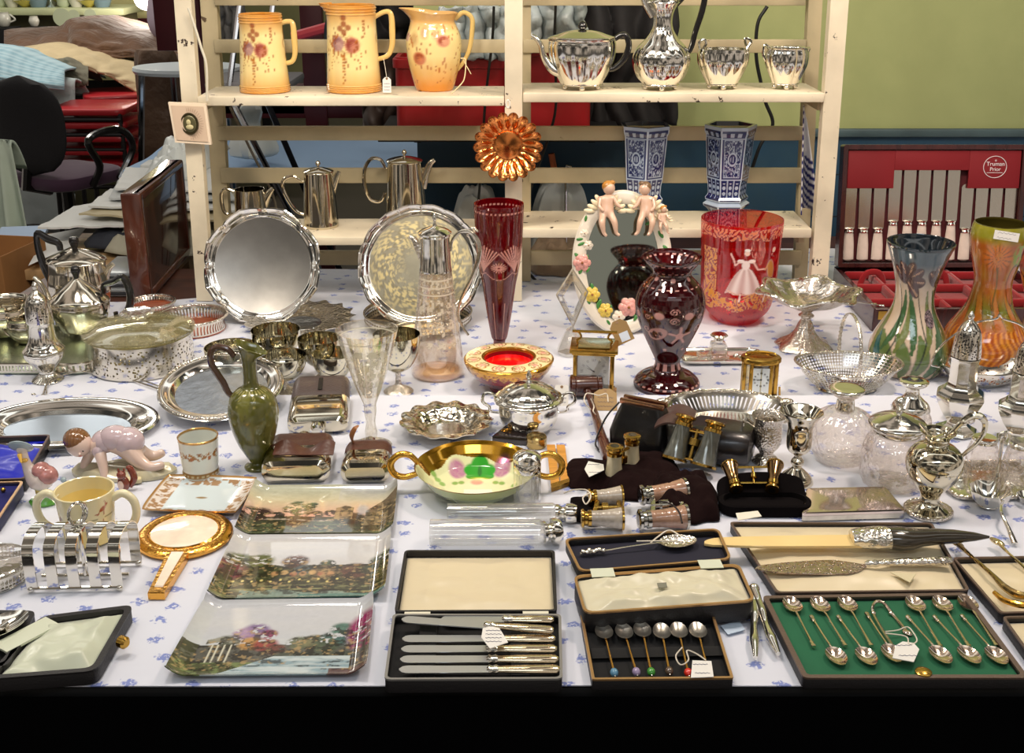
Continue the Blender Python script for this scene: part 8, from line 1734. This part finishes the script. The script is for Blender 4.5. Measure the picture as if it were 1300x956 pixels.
# gavel
GW_=woodmat('gavel_wood',(52,26,20),(84,44,32),12,.2,(1,1,4),.6); a=P(723,503,ZF)+Vector((0,0,.022)); b=P(764,502,ZF)+Vector((0,0,.022)); hd=b-a
t=thing('gavel','dark wooden gavel with its handle pointing to the viewer and two string ties','gavel',(a+b)/2-Vector((0,0,.022))); c=t.location
def turned(parent,A,B,prof,mat,name):
 d_=B-A; mm_=axis_m(d_); LL=d_.length; return MB().lathe([(r,s*LL)for r,s in prof],28,tilt=mm_,o=tuple(A)).build(name,mat,parent)
turned(t,a-c,b-c,[(.001,0),(.018,0),(.022,.04),(.022,.14),(.0205,.16),(.022,.19),(.0225,.5),(.022,.81),(.0205,.84),(.022,.86),(.022,.96),(.018,1),(.001,1)],GW_,'head')
turned(t,P(746,508,ZF)+Vector((0,-.006,.018))-c,P(773,592,ZF)+Vector((0,0,.011))-c,[(.001,0),(.008,0),(.006,.12),(.0075,.35),(.0085,.6),(.011,.85),(.010,.97),(.001,1)],GW_,'handle')
mb=MB(); WS=plain('white_string',(216,208,192)); mb.tube(bez([P(x,y,ZF+z)-c for x,y,z in((750,520,.03),(742,510,.045),(744,500,.05),(752,500,.048),(760,502,.045),(770,500,.04),(772,510,.03))],40),.0012,6).tube(bez([P(x,y,ZF+z)-c for x,y,z in((750,506,.045),(754,516,.03),(753,522,.03),(758,528,.02),(768,538,.01))],30),.0012,6); mb.build('string_tie',WS,t)
tagshape('brown_tag','buff luggage tag lying behind the gavel handle',.044,.060,P(768,507,ZF)+Vector((0,.0,.022)),(R(22),0,R(-3)),(146,120,80),scrib=True)
# black evening bag with metal frame
q=P(815,566,ZF); t=thing('evening_bag','black leather purse with a rose-gold metal frame behind the small opera glasses','purse',q,R(-28)); LB=plain('black_bag_leather',(20,19,20),.3,0,('noise',30,.4,.004,3),coat=.2)
rg_=[]
for k,z in((.92,0),(1.06,.006),(1.08,.03),(.96,.055),(.80,.074),(.74,.080)):rg_.append([(x*k,y*(k*1.15 if z<.05 else k*.8),z)for x,y in rrect(.100,.060,.016,5)])
MB().loft(rg_).build('bag_body',LB,t); RG=plain('rose_gold_frame',(176,134,110),.22,1)
for s in(-1,1):MB().box((0,s*.0085,.083),(.082,.008,.010),bev=.002).build('frame_bar',RG,t)
MB().tube(bez([(-.046,0,.075),(-.062,-.02,.05),(-.07,-.045,.012),(-.058,-.06,.004)],20),.0018,6).build('wrist_cord',LB,t)
# ---- opera glasses
MPD=plain('pearl_grey_barrel',(170,160,146),.12,0,('wave',22,.4,.004),coat=.9,var=.3,varscale=20); MPW=plain('pearl_cream_barrel',(206,194,160),.12,0,('wave',22,.3,.004),coat=.9,var=.15,varscale=24); MPA=plain('abalone_barrel',(166,128,104),.1,0,('wave',18,.4,.004),coat=1.0,var=.35,varscale=22); DKP=plain('dark_pearl_barrel',(90,92,84),.08,.3,('wave',20,.4,.004),coat=1,var=.5,varscale=26)
AB=plain('aged_brass',(186,150,76),.18,1); SN=plain('nickel',(190,188,180),.12,1)
def opera(name,lab,ends,r,body,metal,eye=None,grp='opera glasses',eyefrac=.24,cat='opera glasses'):
# ends: for each barrel (eyepiece end, object end) world points
 c=sum((e[0]+e[1]for e in ends),Vector())/4; c=Vector((c.x,c.y,min(min(e[0].z,e[1].z)for e in ends)-r)); t=thing(name,lab,cat,c,0,grp)
 for A,B in ends:
  A,B=A-c,B-c; e=eyefrac
  turned(t,A,B,[(r*.66,e),(r*.64,e+.1),(r*.70,.55),(r*.82,.8),(r*.93,.95)],body,'barrel')
  turned(t,A,B,[(.0005,.0),(r*.45,.0),(r*.62,-.0),(r*.78,.02),(r*.80,.07),(r*.62,.10),(r*.58,.16),(r*.70,.18),(r*.70,e+.01),(.0005,e+.01)],eye or metal,'eyepiece')
  turned(t,A,B,[(r*.9,.94),(r*1.0,.95),(r*1.0,1.0),(r*.9,1.0),(r*.84,.985),(.0005,.985)],metal,'objective_ring')
  turned(t,A,B,[(.0005,-.002),(r*.40,-.002),(.0005,.004)],EBONY,'eye_lens')
 for s in(.30,.90):
  p0=(ends[0][0].lerp(ends[0][1],s))-c; p1=(ends[1][0].lerp(ends[1][1],s))-c; MB().tube([p0,p1],r*.22,8,flat=.5).build('bridge',metal,t)
 m0=(ends[0][0]+ends[1][0])/2-c; m1=(ends[0][1]+ends[1][1])/2-c; turned(t,m0.lerp(m1,.25),m0.lerp(m1,.9),[(.001,0),(r*.16,0),(r*.16,.3),(r*.42,.32),(r*.42,.55),(r*.16,.57),(r*.16,1),(.001,1)],metal,'focus_wheel'); return t
V3=Vector
def up(px,pyb,hpx,dz=0):b=P(px,pyb,ZF); m_=M(b); return(b+V3((0,0,dz))+V3((0,0,hpx*m_*1.1)),b+V3((0,0,.001+dz)))
e1,e2=up(779,612,46),up(801,598,46); opera('opera_glasses','small cream pearl opera glasses standing upright on the brown velvet',[e1,e2],.0185,MPW,AB,grp=None)
def ly(A,B,r,z=None):z=z or r; return(P(*A,ZF+z),P(*B,ZF+z))
opera('opera_glasses','pearl opera glasses with yellow brass eyepieces lying left of the abalone pair',[ly((746,632),(790,630),.018,.022),ly((737,658),(792,658),.019,.020)],.0185,MPD,AB,grp=None)
opera('opera_glasses','abalone opera glasses with nickel eyepieces lying above the navy spoon case',[ly((812,629),(870,622),.020,.026),ly((810,660),(872,656),.020,.022)],.0205,MPA,SN,eye=SN,grp=None)
B1=P(855,596,ZF)+V3((0,0,.018)); A1=B1+V3((.022,.03,.070)); B2_=P(892,605,ZF)+V3((0,0,.018)); A2=B2_+V3((.022,.03,.070))
opera('opera_glasses','large dark pearl opera glasses tilted in the open leather case',[(A1,B1),(A2,B2_)],.0225,DKP,AB,grp=None)
e=((P(935,645,ZF)+V3((0,.01,.026)),P(926,628,ZF)+V3((0,.015,.046))),(P(980,645,ZF)+V3((0,.01,.026)),P(984,627,ZF)+V3((0,.015,.046))))
opera('opera_glasses','tiny bronze opera glasses resting on the small black case near the ivory blade',list(e),.0140,plain('bronze_barrel',(150,120,82),.12,1),AB,grp=None,eyefrac=.3)
# leather case and velvet pouches
LC=plain('black_case_leather',(28,24,26),.3,0,('noise',30,.35,.004,3),coat=.2); LBR=plain('brown_case_leather',(78,58,54),.4,0,('noise',24,.5,.005,3))
q=P(908,582,ZF); t=thing('glasses_case','open black leather opera glasses case lying on its side behind the goblet','case',q,R(-20)); rg_=[]
for x,k in((-.040,.92),(-.035,1),(.02,1.0),(.048,.96),(.060,.80),(.064,.5)):rg_.append([(x,y*k,.034+z*k)for y,z in rrect(.100,.066,.032,7)])
inn=[[(x+.0 if i else x,y*.93,.034+(z-.034)*.93)for x,y,z in g]for i,g in enumerate(rg_[:4])]
MB().loft(rg_).build('case_body',LC,t)
MB().loft([[(x,y*k,.034+z*k)for y,z in rrect(.100,.066,.032,7)]for x,k in((-.0405,.93),(-.0415,.93),(-.0415,.84),(-.028,.84))]).build('case_mouth',LBR,t)
mb=MB(); mb.grid(lambda a,b:(-.045-.055*b,-.045+.09*a,.066+.016*math.sin(b*2.6)-.012*b+.004*math.sin(a*6)),24,20,thick=.0035); mb.build('lid_flap',LBR,t)
VB=plain('brown_velvet',(26,12,12),.95,0,('noise',40,.4,.004,3),spec=.1); VK=plain('black_velvet_pouch',(12,8,9),.95,0,('noise',30,.4,.004,3),spec=.1)
def pouch(x0,x1,y0,y1,th,lab,mat,seed,amp=.014,name='velvet_pouch',nz=26):
 return crump(name,x0,x1,y0,y1,ZF,th,mat,lab,'pouch',amp,seed,None,nz)
pouch(716,800,585,625,.010,'dark brown velvet pouch end under the white oval label',VB,51,.010,nz=12)
pouch(765,880,575,640,.012,'dark brown velvet pouch under the upright cream opera glasses',VB,52,.016,nz=12)
pouch(722,790,640,668,.006,'black velvet pouch under the brass-eyepiece opera glasses',VK,53,.010,nz=12)
pouch(830,925,605,668,.022,'dark brown velvet pouch heaped right of the abalone opera glasses',VB,54,.032,nz=11)
q=P(970,648,ZF); t=thing('small_black_case','small black velvet-lined case under the tiny bronze opera glasses','case',q); mb=MB(); mb.loft([[(x*k,y*k,z)for x,y in rrect(.145,.050,.024,6)]for k,z in((.94,0),(1,.004),(1,.018),(.9,.020),(.88,.012))]); mb.build('case_base',VK,t)
mb=MB()
def lidf(a,b):an=PI*a; return((.002+.070*math.cos(an)),.022+.026*b,.012+(.032*b)*math.sin(an)**.5)
mb.grid(lidf,40,14,thick=0); o_=mb.build('case_lid',VK,t); s_=o_.modifiers.new('s','SOLIDIFY'); s_.thickness=.004
card(0,[(934,652),(962,649),(967,656),(937,661)],.020,'folded white paper label in front of the tiny bronze opera glasses','paper_label',(226,222,206),lines=0,cat='label')
card(0,[(747,586),(766,590),(767,597),(748,606),(742,596)],.030,'white oval paper label on the brown velvet pouch left of the upright opera glasses','paper_label',(224,222,214),lines=2,cat='label')
mb=MB(); mb.tube(bez([P(716,626,ZF+.02),P(728,622,ZF+.035),P(744,622,ZF+.045),P(750,630,ZF+.045),P(744,640,ZF+.044),P(740,632,ZF+.044),P(748,626,ZF+.046)],40),.0011,6); tag(mb.build('string',WS),'white string looped round the brass-eyepiece opera glasses','string')
mb=MB(); mb.tube(bez([P(836,636,ZF+.045),P(852,640,ZF+.048),P(862,650,ZF+.046),P(866,664,ZF+.043)],24),.0014,6); tag(mb.build('cord',plain('dark_cord',(40,30,28),.8)),'dark cord lying over the abalone opera glasses','cord')
# ---- glass tubes and silver-topped bottles
BT=glassmat('bottle_glass',(.96,.97,.96),.12,.02,edge=.85,body=.05)
def gtube(A,B,r,lab,Tp):
 a,b,c2=P(*A,ZF+r),P(*B,ZF+r),P(*Tp,ZF+r); t=thing('glass_tube',lab,'glass bottle',(a.x,a.y,ZF),0,'silver-topped glass tubes'); a,b,c2=[p-t.location for p in(a,b,c2)]
 turned(t,a,b,[(.0005,0),(r*.98,0),(r,.01),(r,.97),(r*.8,1),(.0005,1)],BT,'glass_body'); turned(t,a,b,[(.0005,.03),(r*.72,.03),(r*.72,.95),(.0005,.95)],glassmat('bottle_inner',(.97,.97,.97),.08,.02,edge=.6),'inner_bore')
 turned(t,b,c2,[(.0005,-.02),(r*.85,-.02),(r*.85,.1),(r*.6,.25),(r*.62,.35),(r*.98,.45),(r*1.0,.7),(r*.85,.9),(r*.3,1),(.0005,1)],SILVER,'silver_top'); return t
gtube((568,652),(706,651),.0155,'thinner glass tube bottle with silver top lying behind the other',(735,652)); gtube((546,676),(690,676),.020,'thicker glass tube bottle with silver top lying in front',(714,673))
o=L(669,645,592,ZF); m=o.m; t=o.thing('ribbed_bottle','upright ribbed glass bottle with a domed silver lid in front of the green bowl','glass bottle'); MB().lathe([(.0005,0)]+o.prof([(17,645),(17,643),(17,600),(16,596)])+[(.0005,o.h)],96,mod=lambda u,k:1+.04*abs(math.sin(u*PI*16))).build('glass_body',BT,t); MB().lathe([(.0005,.004),(12*m,.004),(12*m,o.h*.9),(.0005,o.h*.9)],40).build('inner_bore',glassmat('bottle_inner',(.97,.97,.97)),t); MB().lathe(o.prof([(17,597),(17.5,595),(17.5,588),(16,586),(18,584),(18,580),(14,576),(6,573),(.3,572)]),48).build('silver_lid',SILVER,t)
# ---- pierced oval fruit dish
o=L(922,541,527,ZF); m=o.m; t=o.thing('fruit_dish','large oval silver dish with slot-pierced sides between the purse and the goblet','dish'); h=.034
ovd=lambda k,z,n=120:[(84*m*k*math.cos(a),.088*k*math.sin(a),z)for a in[2*PI*j/n for j in range(n)]]
MB().loft([ovd(.02,.002),ovd(.68,.002),ovd(.70,.0),ovd(.72,.004),ovd(.66,.0055),ovd(.02,.005)]).build('dish_floor',plain('dish_floor_silver',(206,206,200),.2,1,('noise',30,.2,.003,3)),t)
MB().loft([ovd(.72,.004),ovd(.80,.012),ovd(.90,.026),ovd(.98,h),ovd(.965,h),ovd(.885,.026),ovd(.785,.012),ovd(.705,.004)],False,False).build('slotted_side',pierced('fruit_slots','slots',64,.42,z0=.008,z1=.028),t)
sm=MB(); sm.tube([(84*m*(1.0+.02*math.sin(24*a))*math.cos(a),.088*(1.0+.02*math.sin(24*a))*math.sin(a),h+.001)for a in[2*PI*j/160 for j in range(160)]],.0042,8,closed=True); sm.build('gadrooned_rim',CHASED_FINE,t)
for a in(R(20),R(160),R(-60)):MB().ell((84*m*math.cos(a),.088*math.sin(a),h+.003),(.014,.008,.006),14,8).build('shell_ornament',CHASED_FINE,t)
# mug and goblet
o=L(972,586,528,ZF); t=o.thing('christening_mug','small chased silver mug on a round foot left of the goblet','mug'); MB().lathe(shell(o.prof([(17,587),(18,585),(14,580),(9,576),(10,572),(17,562),(18,548),(17,538),(20,530),(22,527)],40),.0014),64).build('mug_body',CHASED_FINE,t); MB().tube(o.curve([(953,538),(942,532),(940,544),(946,558),(954,564)],22),.0022).build('handle',SILVER,t)
o=L(1010,612,523,ZF); t=o.thing('goblet','polished silver goblet with a flared lip and knopped stem','goblet'); MB().lathe(shell(o.prof([(21,613),(22,611),(19,604),(11,597),(6,592),(8,588),(8,584),(5,580),(5,577),(11,573),(15.5,566),(16,552),(15.5,542),(18,534),(24,526),(27,522)],56),.0013),72).build('goblet_body',plain('goblet_silver',(222,214,196),.06,1),t)
# cut glass globe with flared silver mouth
def cutbottle(px,yb,yt,prof,neck,lab,name,cat,n=24,lidp=None,knob=None,mat=None,plane=ZF,cutmod=.02,inner=True):
 o=L(px,yb,yt,plane); t=o.thing(name,lab,cat); pr=o.prof(prof,34); MB().lathe([(.0005,0)]+pr+[(.0005,pr[-1][1])],96,mod=lambda u,k:1+cutmod*math.sin(u*2*PI*n)).build('glass_body',mat or CUTGLASS,t,sharp=60)
 if neck:MB().lathe([(.0005,o.prof(neck)[0][1])]+o.prof(neck,24)+[(.0005,o.prof(neck)[-1][1]-.002)],60).build('silver_mount',SILVER,t)
 if lidp:lo=MB().lathe(o.prof(lidp,24),60).build('silver_lid',SILVER,t);
 if knob:MB().lathe(o.prof(knob,16),24).build('knob',SILVER,t)
 return o,t
cutbottle(1066,584,521,[(22,584),(30,581),(38,568),(41,550),(38,534),(28,524),(14,519)],[(11,522),(12,518),(11,508),(13,504),(19,500),(22,496),(21,493),(14,492)],'round cut glass globe with a flared silver mouth right of the goblet','glass_globe','glass bottle')
cutbottle(1131,612,548,[(30,614),(36,611),(40,598),(41,580),(38,562),(30,552),(28,548)],[(29,549),(31,547),(31,543)],'stout cut glass jar with a wide silver lid and knob, front of the cruets','glass_jar','jar',16,[(34,543),(36,540),(35,536),(26,531),(14,527),(6,525),(.3,525)],[(5,526),(3,522),(5,517),(7,512),(5,507),(.3,505)])
cutbottle(1152,552,505,[(20,552),(25,549),(27,540),(26,528),(20,518),(16,512)],[(24,519),(22,513),(14,506),(9,500),(9,492),(15,489),(18,486),(17,483),(6,482)],'cut glass inkwell-shaped bottle with a silver candle-socket top','socket_bottle','glass bottle',12)
for px,yb,yt,s,lab in((1243,606,560,1.0,'squat cut glass pot on the cruet tray, nearest the silver cream jug'),(1290,616,566,1.05,'cut glass pot at the right edge of the cruet tray'),(1216,532,500,.8,'small cut glass pot behind the tall octagonal caster')):
 cutbottle(px,yb,yt,[(14*s,yb),(18*s,yb-2),(20*s,yb-16),(19*s,yb-32),(15*s,yt)],[(15*s,yt+1),(16*s,yt-3),(14*s,yt-5)],lab,'cruet_pot','jar',14)
q=P(1268,612,ZF); m=M(q); t=thing('cruet_tray','silver cruet tray with a gadrooned edge carrying cut glass pots at the right','tray',q,R(2)); sl=MB(); sl.slab(150*m,.13,.001,.005,.02,.001); sl.build('tray_plate',SILVER,t); MB().tube([(x,y,.006)for x,y in rrect(150*m,.13,.02,8)],.0035,8,closed=True).build('gadrooned_edge',CHASED_FINE,t)
MB().tube([(.0,.01,.005),(0,.01,.075)],.0035).build('centre_stem',SILVER,t); MB().ell((0,.01,.078),(.008,.004,.010),14,8).build('ring_handle',SILVER,t)
# octagonal casters
oc=lambda u,k:1/max(.9,math.cos(((u*8)%1-.5)*PI/4))*.97
def octcaster(px,yb,s,lab):
 pr=[(24,yb),(26,yb-3),(16,yb-9),(12,yb-14),(20,yb-26),(28,yb-42),(29,yb-50),(20,yb-58),(17,yb-66),(17,yb-92),(18,yb-95),(18,yb-98),(17,yb-112),(14,yb-128),(8,yb-138),(3,yb-143),(4,yb-147),(1,yb-153)]
 o=L(px,yb,yb-153*s,ZF); t=o.thing('silver_shaker',lab,'sugar caster','octagonal silver casters'); zz=lambda y:(yb-y)*s*o.mz; P0=smooth_prof([(w_*s*o.m,zz(y))for w_,y in pr],80); zA=zz(yb-97)
 lo_=[p for p in P0 if p[1]<=zA+.001]; hi=[p for p in P0 if p[1]>=zA-.0005]
 MB().lathe([(.001,0)]+lo_+[(.001,lo_[-1][1])],96,mod=oc).build('octagonal_body',SILVER,t,sharp=14); MB().lathe(hi+[(.0005,hi[-1][1])],72,cap0=False).build('pierced_dome',pierced('caster_oct%d'%px,'voro',1,.34,scale=230,z0=zA+.003,z1=zz(yb-136)),t); MB().lathe([(r*.88,z)for r,z in hi if z<zz(yb-134)],40).build('shade_liner',plain('hole_shade_dark',(40,34,30),.5,.5),t); return t  # dark tube behind the piercing, interior shade put into its colour
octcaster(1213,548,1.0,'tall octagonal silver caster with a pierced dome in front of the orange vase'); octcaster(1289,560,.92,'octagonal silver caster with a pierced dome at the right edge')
# basket with wire handle behind the casters
o=L(1247,486,468,ZB); m=o.m; t=o.thing('bail_handled_basket','pierced silver basket with a thin wire bail handle behind the two casters','basket'); ob=lambda k,z:[(56*m*k*math.cos(a),.055*k*math.sin(a),z+.006*abs(math.cos(a))**2*(k>.9))for a in[2*PI*j/90 for j in range(90)]]
MB().loft([ob(.5,0),ob(.52,.003),ob(.02,.004)]).build('base_plate',SILVER,t); MB().loft([ob(.52,.002),ob(.8,.014),ob(1,.036),ob(.985,.036),ob(.785,.014),ob(.50,.003)],False,False).build('pierced_side',pierced('basket2_net','voro',1,.35,scale=170,z0=.007,z1=.030),t); MB().tube(ob(1,.037),.0022,8,closed=True).build('rim',SILVER,t)
MB().tube(o.curve([(1190,466),(1178,462),(1184,446),(1198,430),(1225,412),(1252,406),(1256,401),(1262,406),(1285,414),(1304,432),(1308,458),(1303,466)],60),.0022,8).build('bail_handle',SILVER,t)
# silver cream jug on foot
o=L(1178,650,552,ZF); t=o.thing('silver_cream_jug','bulbous silver cream jug on a gadrooned foot with a high scroll handle','jug'); MJ=plain('jug_silver',(216,208,186),.06,1,('noise',8,.06,.004,2))
MB().lathe([(.001,0)]+o.prof([(28,651),(29,648),(27,645),(17,640),(12,634),(14,624),(22,614),(31,602),(35.5,588),(33,576),(24,567),(14,563),(13.5,558),(18,552),(22,548)],60)+[(r-.0012,z_)for r,z_ in reversed(o.prof([(15,560),(17,553),(21.5,548)],8))]+[(.001,(650-566)*o.mz)],96).build('jug_body',MJ,t)
MB().tube([(28*o.m*math.cos(a)*(1+.015*math.sin(20*a)),28*o.m*math.sin(a),.004)for a in[2*PI*j/80 for j in range(80)]],.0038,8,closed=True).build('gadrooned_foot',CHASED_FINE,t)
MB().tube(o.curve([(1186,556),(1172,560),(1164,552),(1160,545),(1153,538)],20),[.012,.0125,.010,.006,.003],14,flat=.6).build('spout_lip',MJ,t)
MB().tube(o.curve([(1196,548),(1206,536),(1220,528),(1233,534),(1235,548),(1228,562),(1216,574),(1210,580)],40),[.003,.005,.006,.0045,.0035,.003,.0028],10).build('scroll_handle',MJ,t); MB().ell(o.p(1214,534),(.010,.005,.006),14,8).build('handle_leaf',CHASED_FINE,t)
# ladle and sifter
q=P(1254,644,ZF); m=M(q); t=thing('sauce_ladle','silver ladle with a shell-lobed bowl lying below the cruet tray','ladle',q); r=26*m
MB().lathe([(.001,.004),(r*.5,.006),(r*.85,.018),(r,.032),(r*.97,.032),(r*.80,.020),(r*.5,.010),(.001,.008)],80,mod=lambda u,k:1+.05*math.sin(u*2*PI*8)*math.sin(k*PI)).build('bowl',SILVER,t); MB().ell((0,0,.005),(r*.5,r*.5,.005),20,8).build('bowl_foot',SILVER,t)
MB().tube(bez([V3((.012,-r*.7,.026)),P(1268,668,ZF)-q+V3((0,0,.026)),P(1280,684,ZF)-q+V3((0,0,.014)),P(1288,694,ZF)-q+V3((0,0,.005))],24),[.0025,.0022,.003,.0042,.005],8,flat=.5).build('handle',SILVER,t)
q=P(1304,640,ZF); t=thing('sifter_spoon','small silver sifter spoon bowl cut by the right edge','spoon',q); MB().lathe([(.001,.003),(.012,.006),(.018,.016),(.017,.016),(.011,.008),(.001,.005)],40).build('bowl',SILVER,t); MB().tube([(.01,-.01,.014),(.05,-.05,.004)],.002).build('handle',SILVER,t)
# flat silver box
w=[P(*p,ZF+.014)for p in((1024,620),(1124,618),(1150,648),(1018,652))]; c=sum(w,Vector())/4; c.z=ZF; t=thing('flat_silver_box','flat polished silver cigarette box lying before the glass globe','box',c); ww=[Vector((p.x-c.x,p.y-c.y,0))for p in w]
f=lambda i,z:[p+V3((0,0,z))for p in rquad(ww,i,.006)]
MB().loft([f(.001,.0004),f(0,.001),f(0,.009)]).build('box_base',SILVER_SOFT,t); MB().loft([f(-.0004,.0095),f(-.0004,.0135),f(.0015,.0152),f(.01,.0156)]).build('lid',plain('box_lid_silver',(224,208,200),.10,1),t)
# paper tag and stray string by the fruit dish etc.
# ================================================================== LIGHT
def area(name,loc,target,size,power,col,sy=None):
 l=bpy.data.lights.new(name,'AREA'); l.shape='RECTANGLE'; l.size=size; l.size_y=sy or size; l.energy=power; l.color=col
 o=bpy.data.objects.new(name,l); C.objects.link(o); o.location=loc
 o.rotation_euler=(Vector(target)-Vector(loc)).to_track_quat('-Z','Y').to_euler(); return o
area('stall_lamp_over_table',(-.45,1.7,2.6),(-.1,2.2,.75),.25,12,(1,.92,.84))
area('stall_lamp_right',(1.0,1.9,2.5),(.7,2.5,.75),.25,17,(1,.80,.66))
area('hall_light_front',(.2,-.2,2.9),(0,1.7,.8),1.4,8.5,(.80,.90,1),.3)
area('stall_lamp_left',(-1.1,1.7,2.3),(-.6,2.6,.8),.25,9,(1,.87,.72))
area('shelf_fill_light',(-.2,2.0,2.3),(-.1,2.85,1.2),.5,6,(1,.86,.66),.15)  # added warm light, unseen, to brighten the shelves
area('wall_fill_light',(1.3,2.5,2.6),(1.2,3.5,1.3),.5,8,(1,.93,.75),.15)  # unseen fill added to lift the back wall
area('hall_light_rear',(-2.8,6.6,2.9),(-2.8,6.6,0),1.6,40,(1,.95,.85),.3)
sp=bpy.data.lights.new('clip_spotlight','SPOT'); sp.energy=16; sp.color=(1,.85,.66); sp.spot_size=R(75); sp.spot_blend=.6; sp.shadow_soft_size=.05
so=bpy.data.objects.new('clip_spotlight',sp); C.objects.link(so); so.location=(.25,1.6,2.2); so.rotation_euler=(Vector((.1,2.75,1.1))-Vector(so.location)).to_track_quat('-Z','Y').to_euler()
# added surroundings for the silver to reflect: noise patches and bright overhead bands
W=bpy.data.worlds.new('hall'); sc.world=W; W.use_nodes=True; nt=W.node_tree; nt.nodes.clear()
out=nt.nodes.new('ShaderNodeOutputWorld'); bg=nt.nodes.new('ShaderNodeBackground')
tc=nt.nodes.new('ShaderNodeTexCoord'); sx=nt.nodes.new('ShaderNodeSeparateXYZ'); lnk(nt,tc.outputs['Generated'],sx.inputs[0])
n=nt.nodes.new('ShaderNodeTexNoise'); n.inputs['Scale'].default_value=3.2; n.inputs['Detail'].default_value=2
lnk(nt,tc.outputs['Generated'],n.inputs['Vector'])
r=nt.nodes.new('ShaderNodeValToRGB'); e=r.color_ramp.elements
e[0].position=.40; e[0].color=(.06,.058,.055,1); e[1].position=.60; e[1].color=(1.0,.86,.74,1)
x=e.new(.5); x.color=(.30,.26,.215,1)
lnk(nt,n.outputs['Fac'],r.inputs[0])
# bright overhead bands, added for the reflections
dv=nt.nodes.new('ShaderNodeMath'); dv.operation='DIVIDE'; lnk(nt,sx.outputs['Y'],dv.inputs[0]); lnk(nt,sx.outputs['Z'],dv.inputs[1])
wv=nt.nodes.new('ShaderNodeMath'); wv.operation='PINGPONG'; wv.inputs[1].default_value=.45; lnk(nt,dv.outputs[0],wv.inputs[0])
lt=nt.nodes.new('ShaderNodeMath'); lt.operation='LESS_THAN'; lt.inputs[1].default_value=.07; lnk(nt,wv.outputs[0],lt.inputs[0])
up=nt.nodes.new('ShaderNodeMath'); up.operation='GREATER_THAN'; up.inputs[1].default_value=.34; lnk(nt,sx.outputs['Z'],up.inputs[0])
mu=nt.nodes.new('ShaderNodeMath'); mu.operation='MULTIPLY'; lnk(nt,lt.outputs[0],mu.inputs[0]); lnk(nt,up.outputs[0],mu.inputs[1])
mx=nt.nodes.new('ShaderNodeMix'); mx.data_type='RGBA'; lnk(nt,mu.outputs[0],mx.inputs['Factor']); lnk(nt,r.outputs[0],mx.inputs['A']); mx.inputs['B'].default_value=(2.6,2.6,2.5,1)
lnk(nt,mx.outputs['Result'],bg.inputs[0]); bg.inputs[1].default_value=.5; lnk(nt,bg.outputs[0],out.inputs[0])
sc.view_settings.view_transform='Standard'; sc.view_settings.look='None'; sc.view_settings.gamma=1; sc.view_settings.use_curve_mapping=False
sc.view_settings.exposure=0.0
sc.cycles.transparent_max_bounces=24; sc.cycles.max_bounces=8; sc.cycles.transmission_bounces=8; sc.cycles.sample_clamp_indirect=4
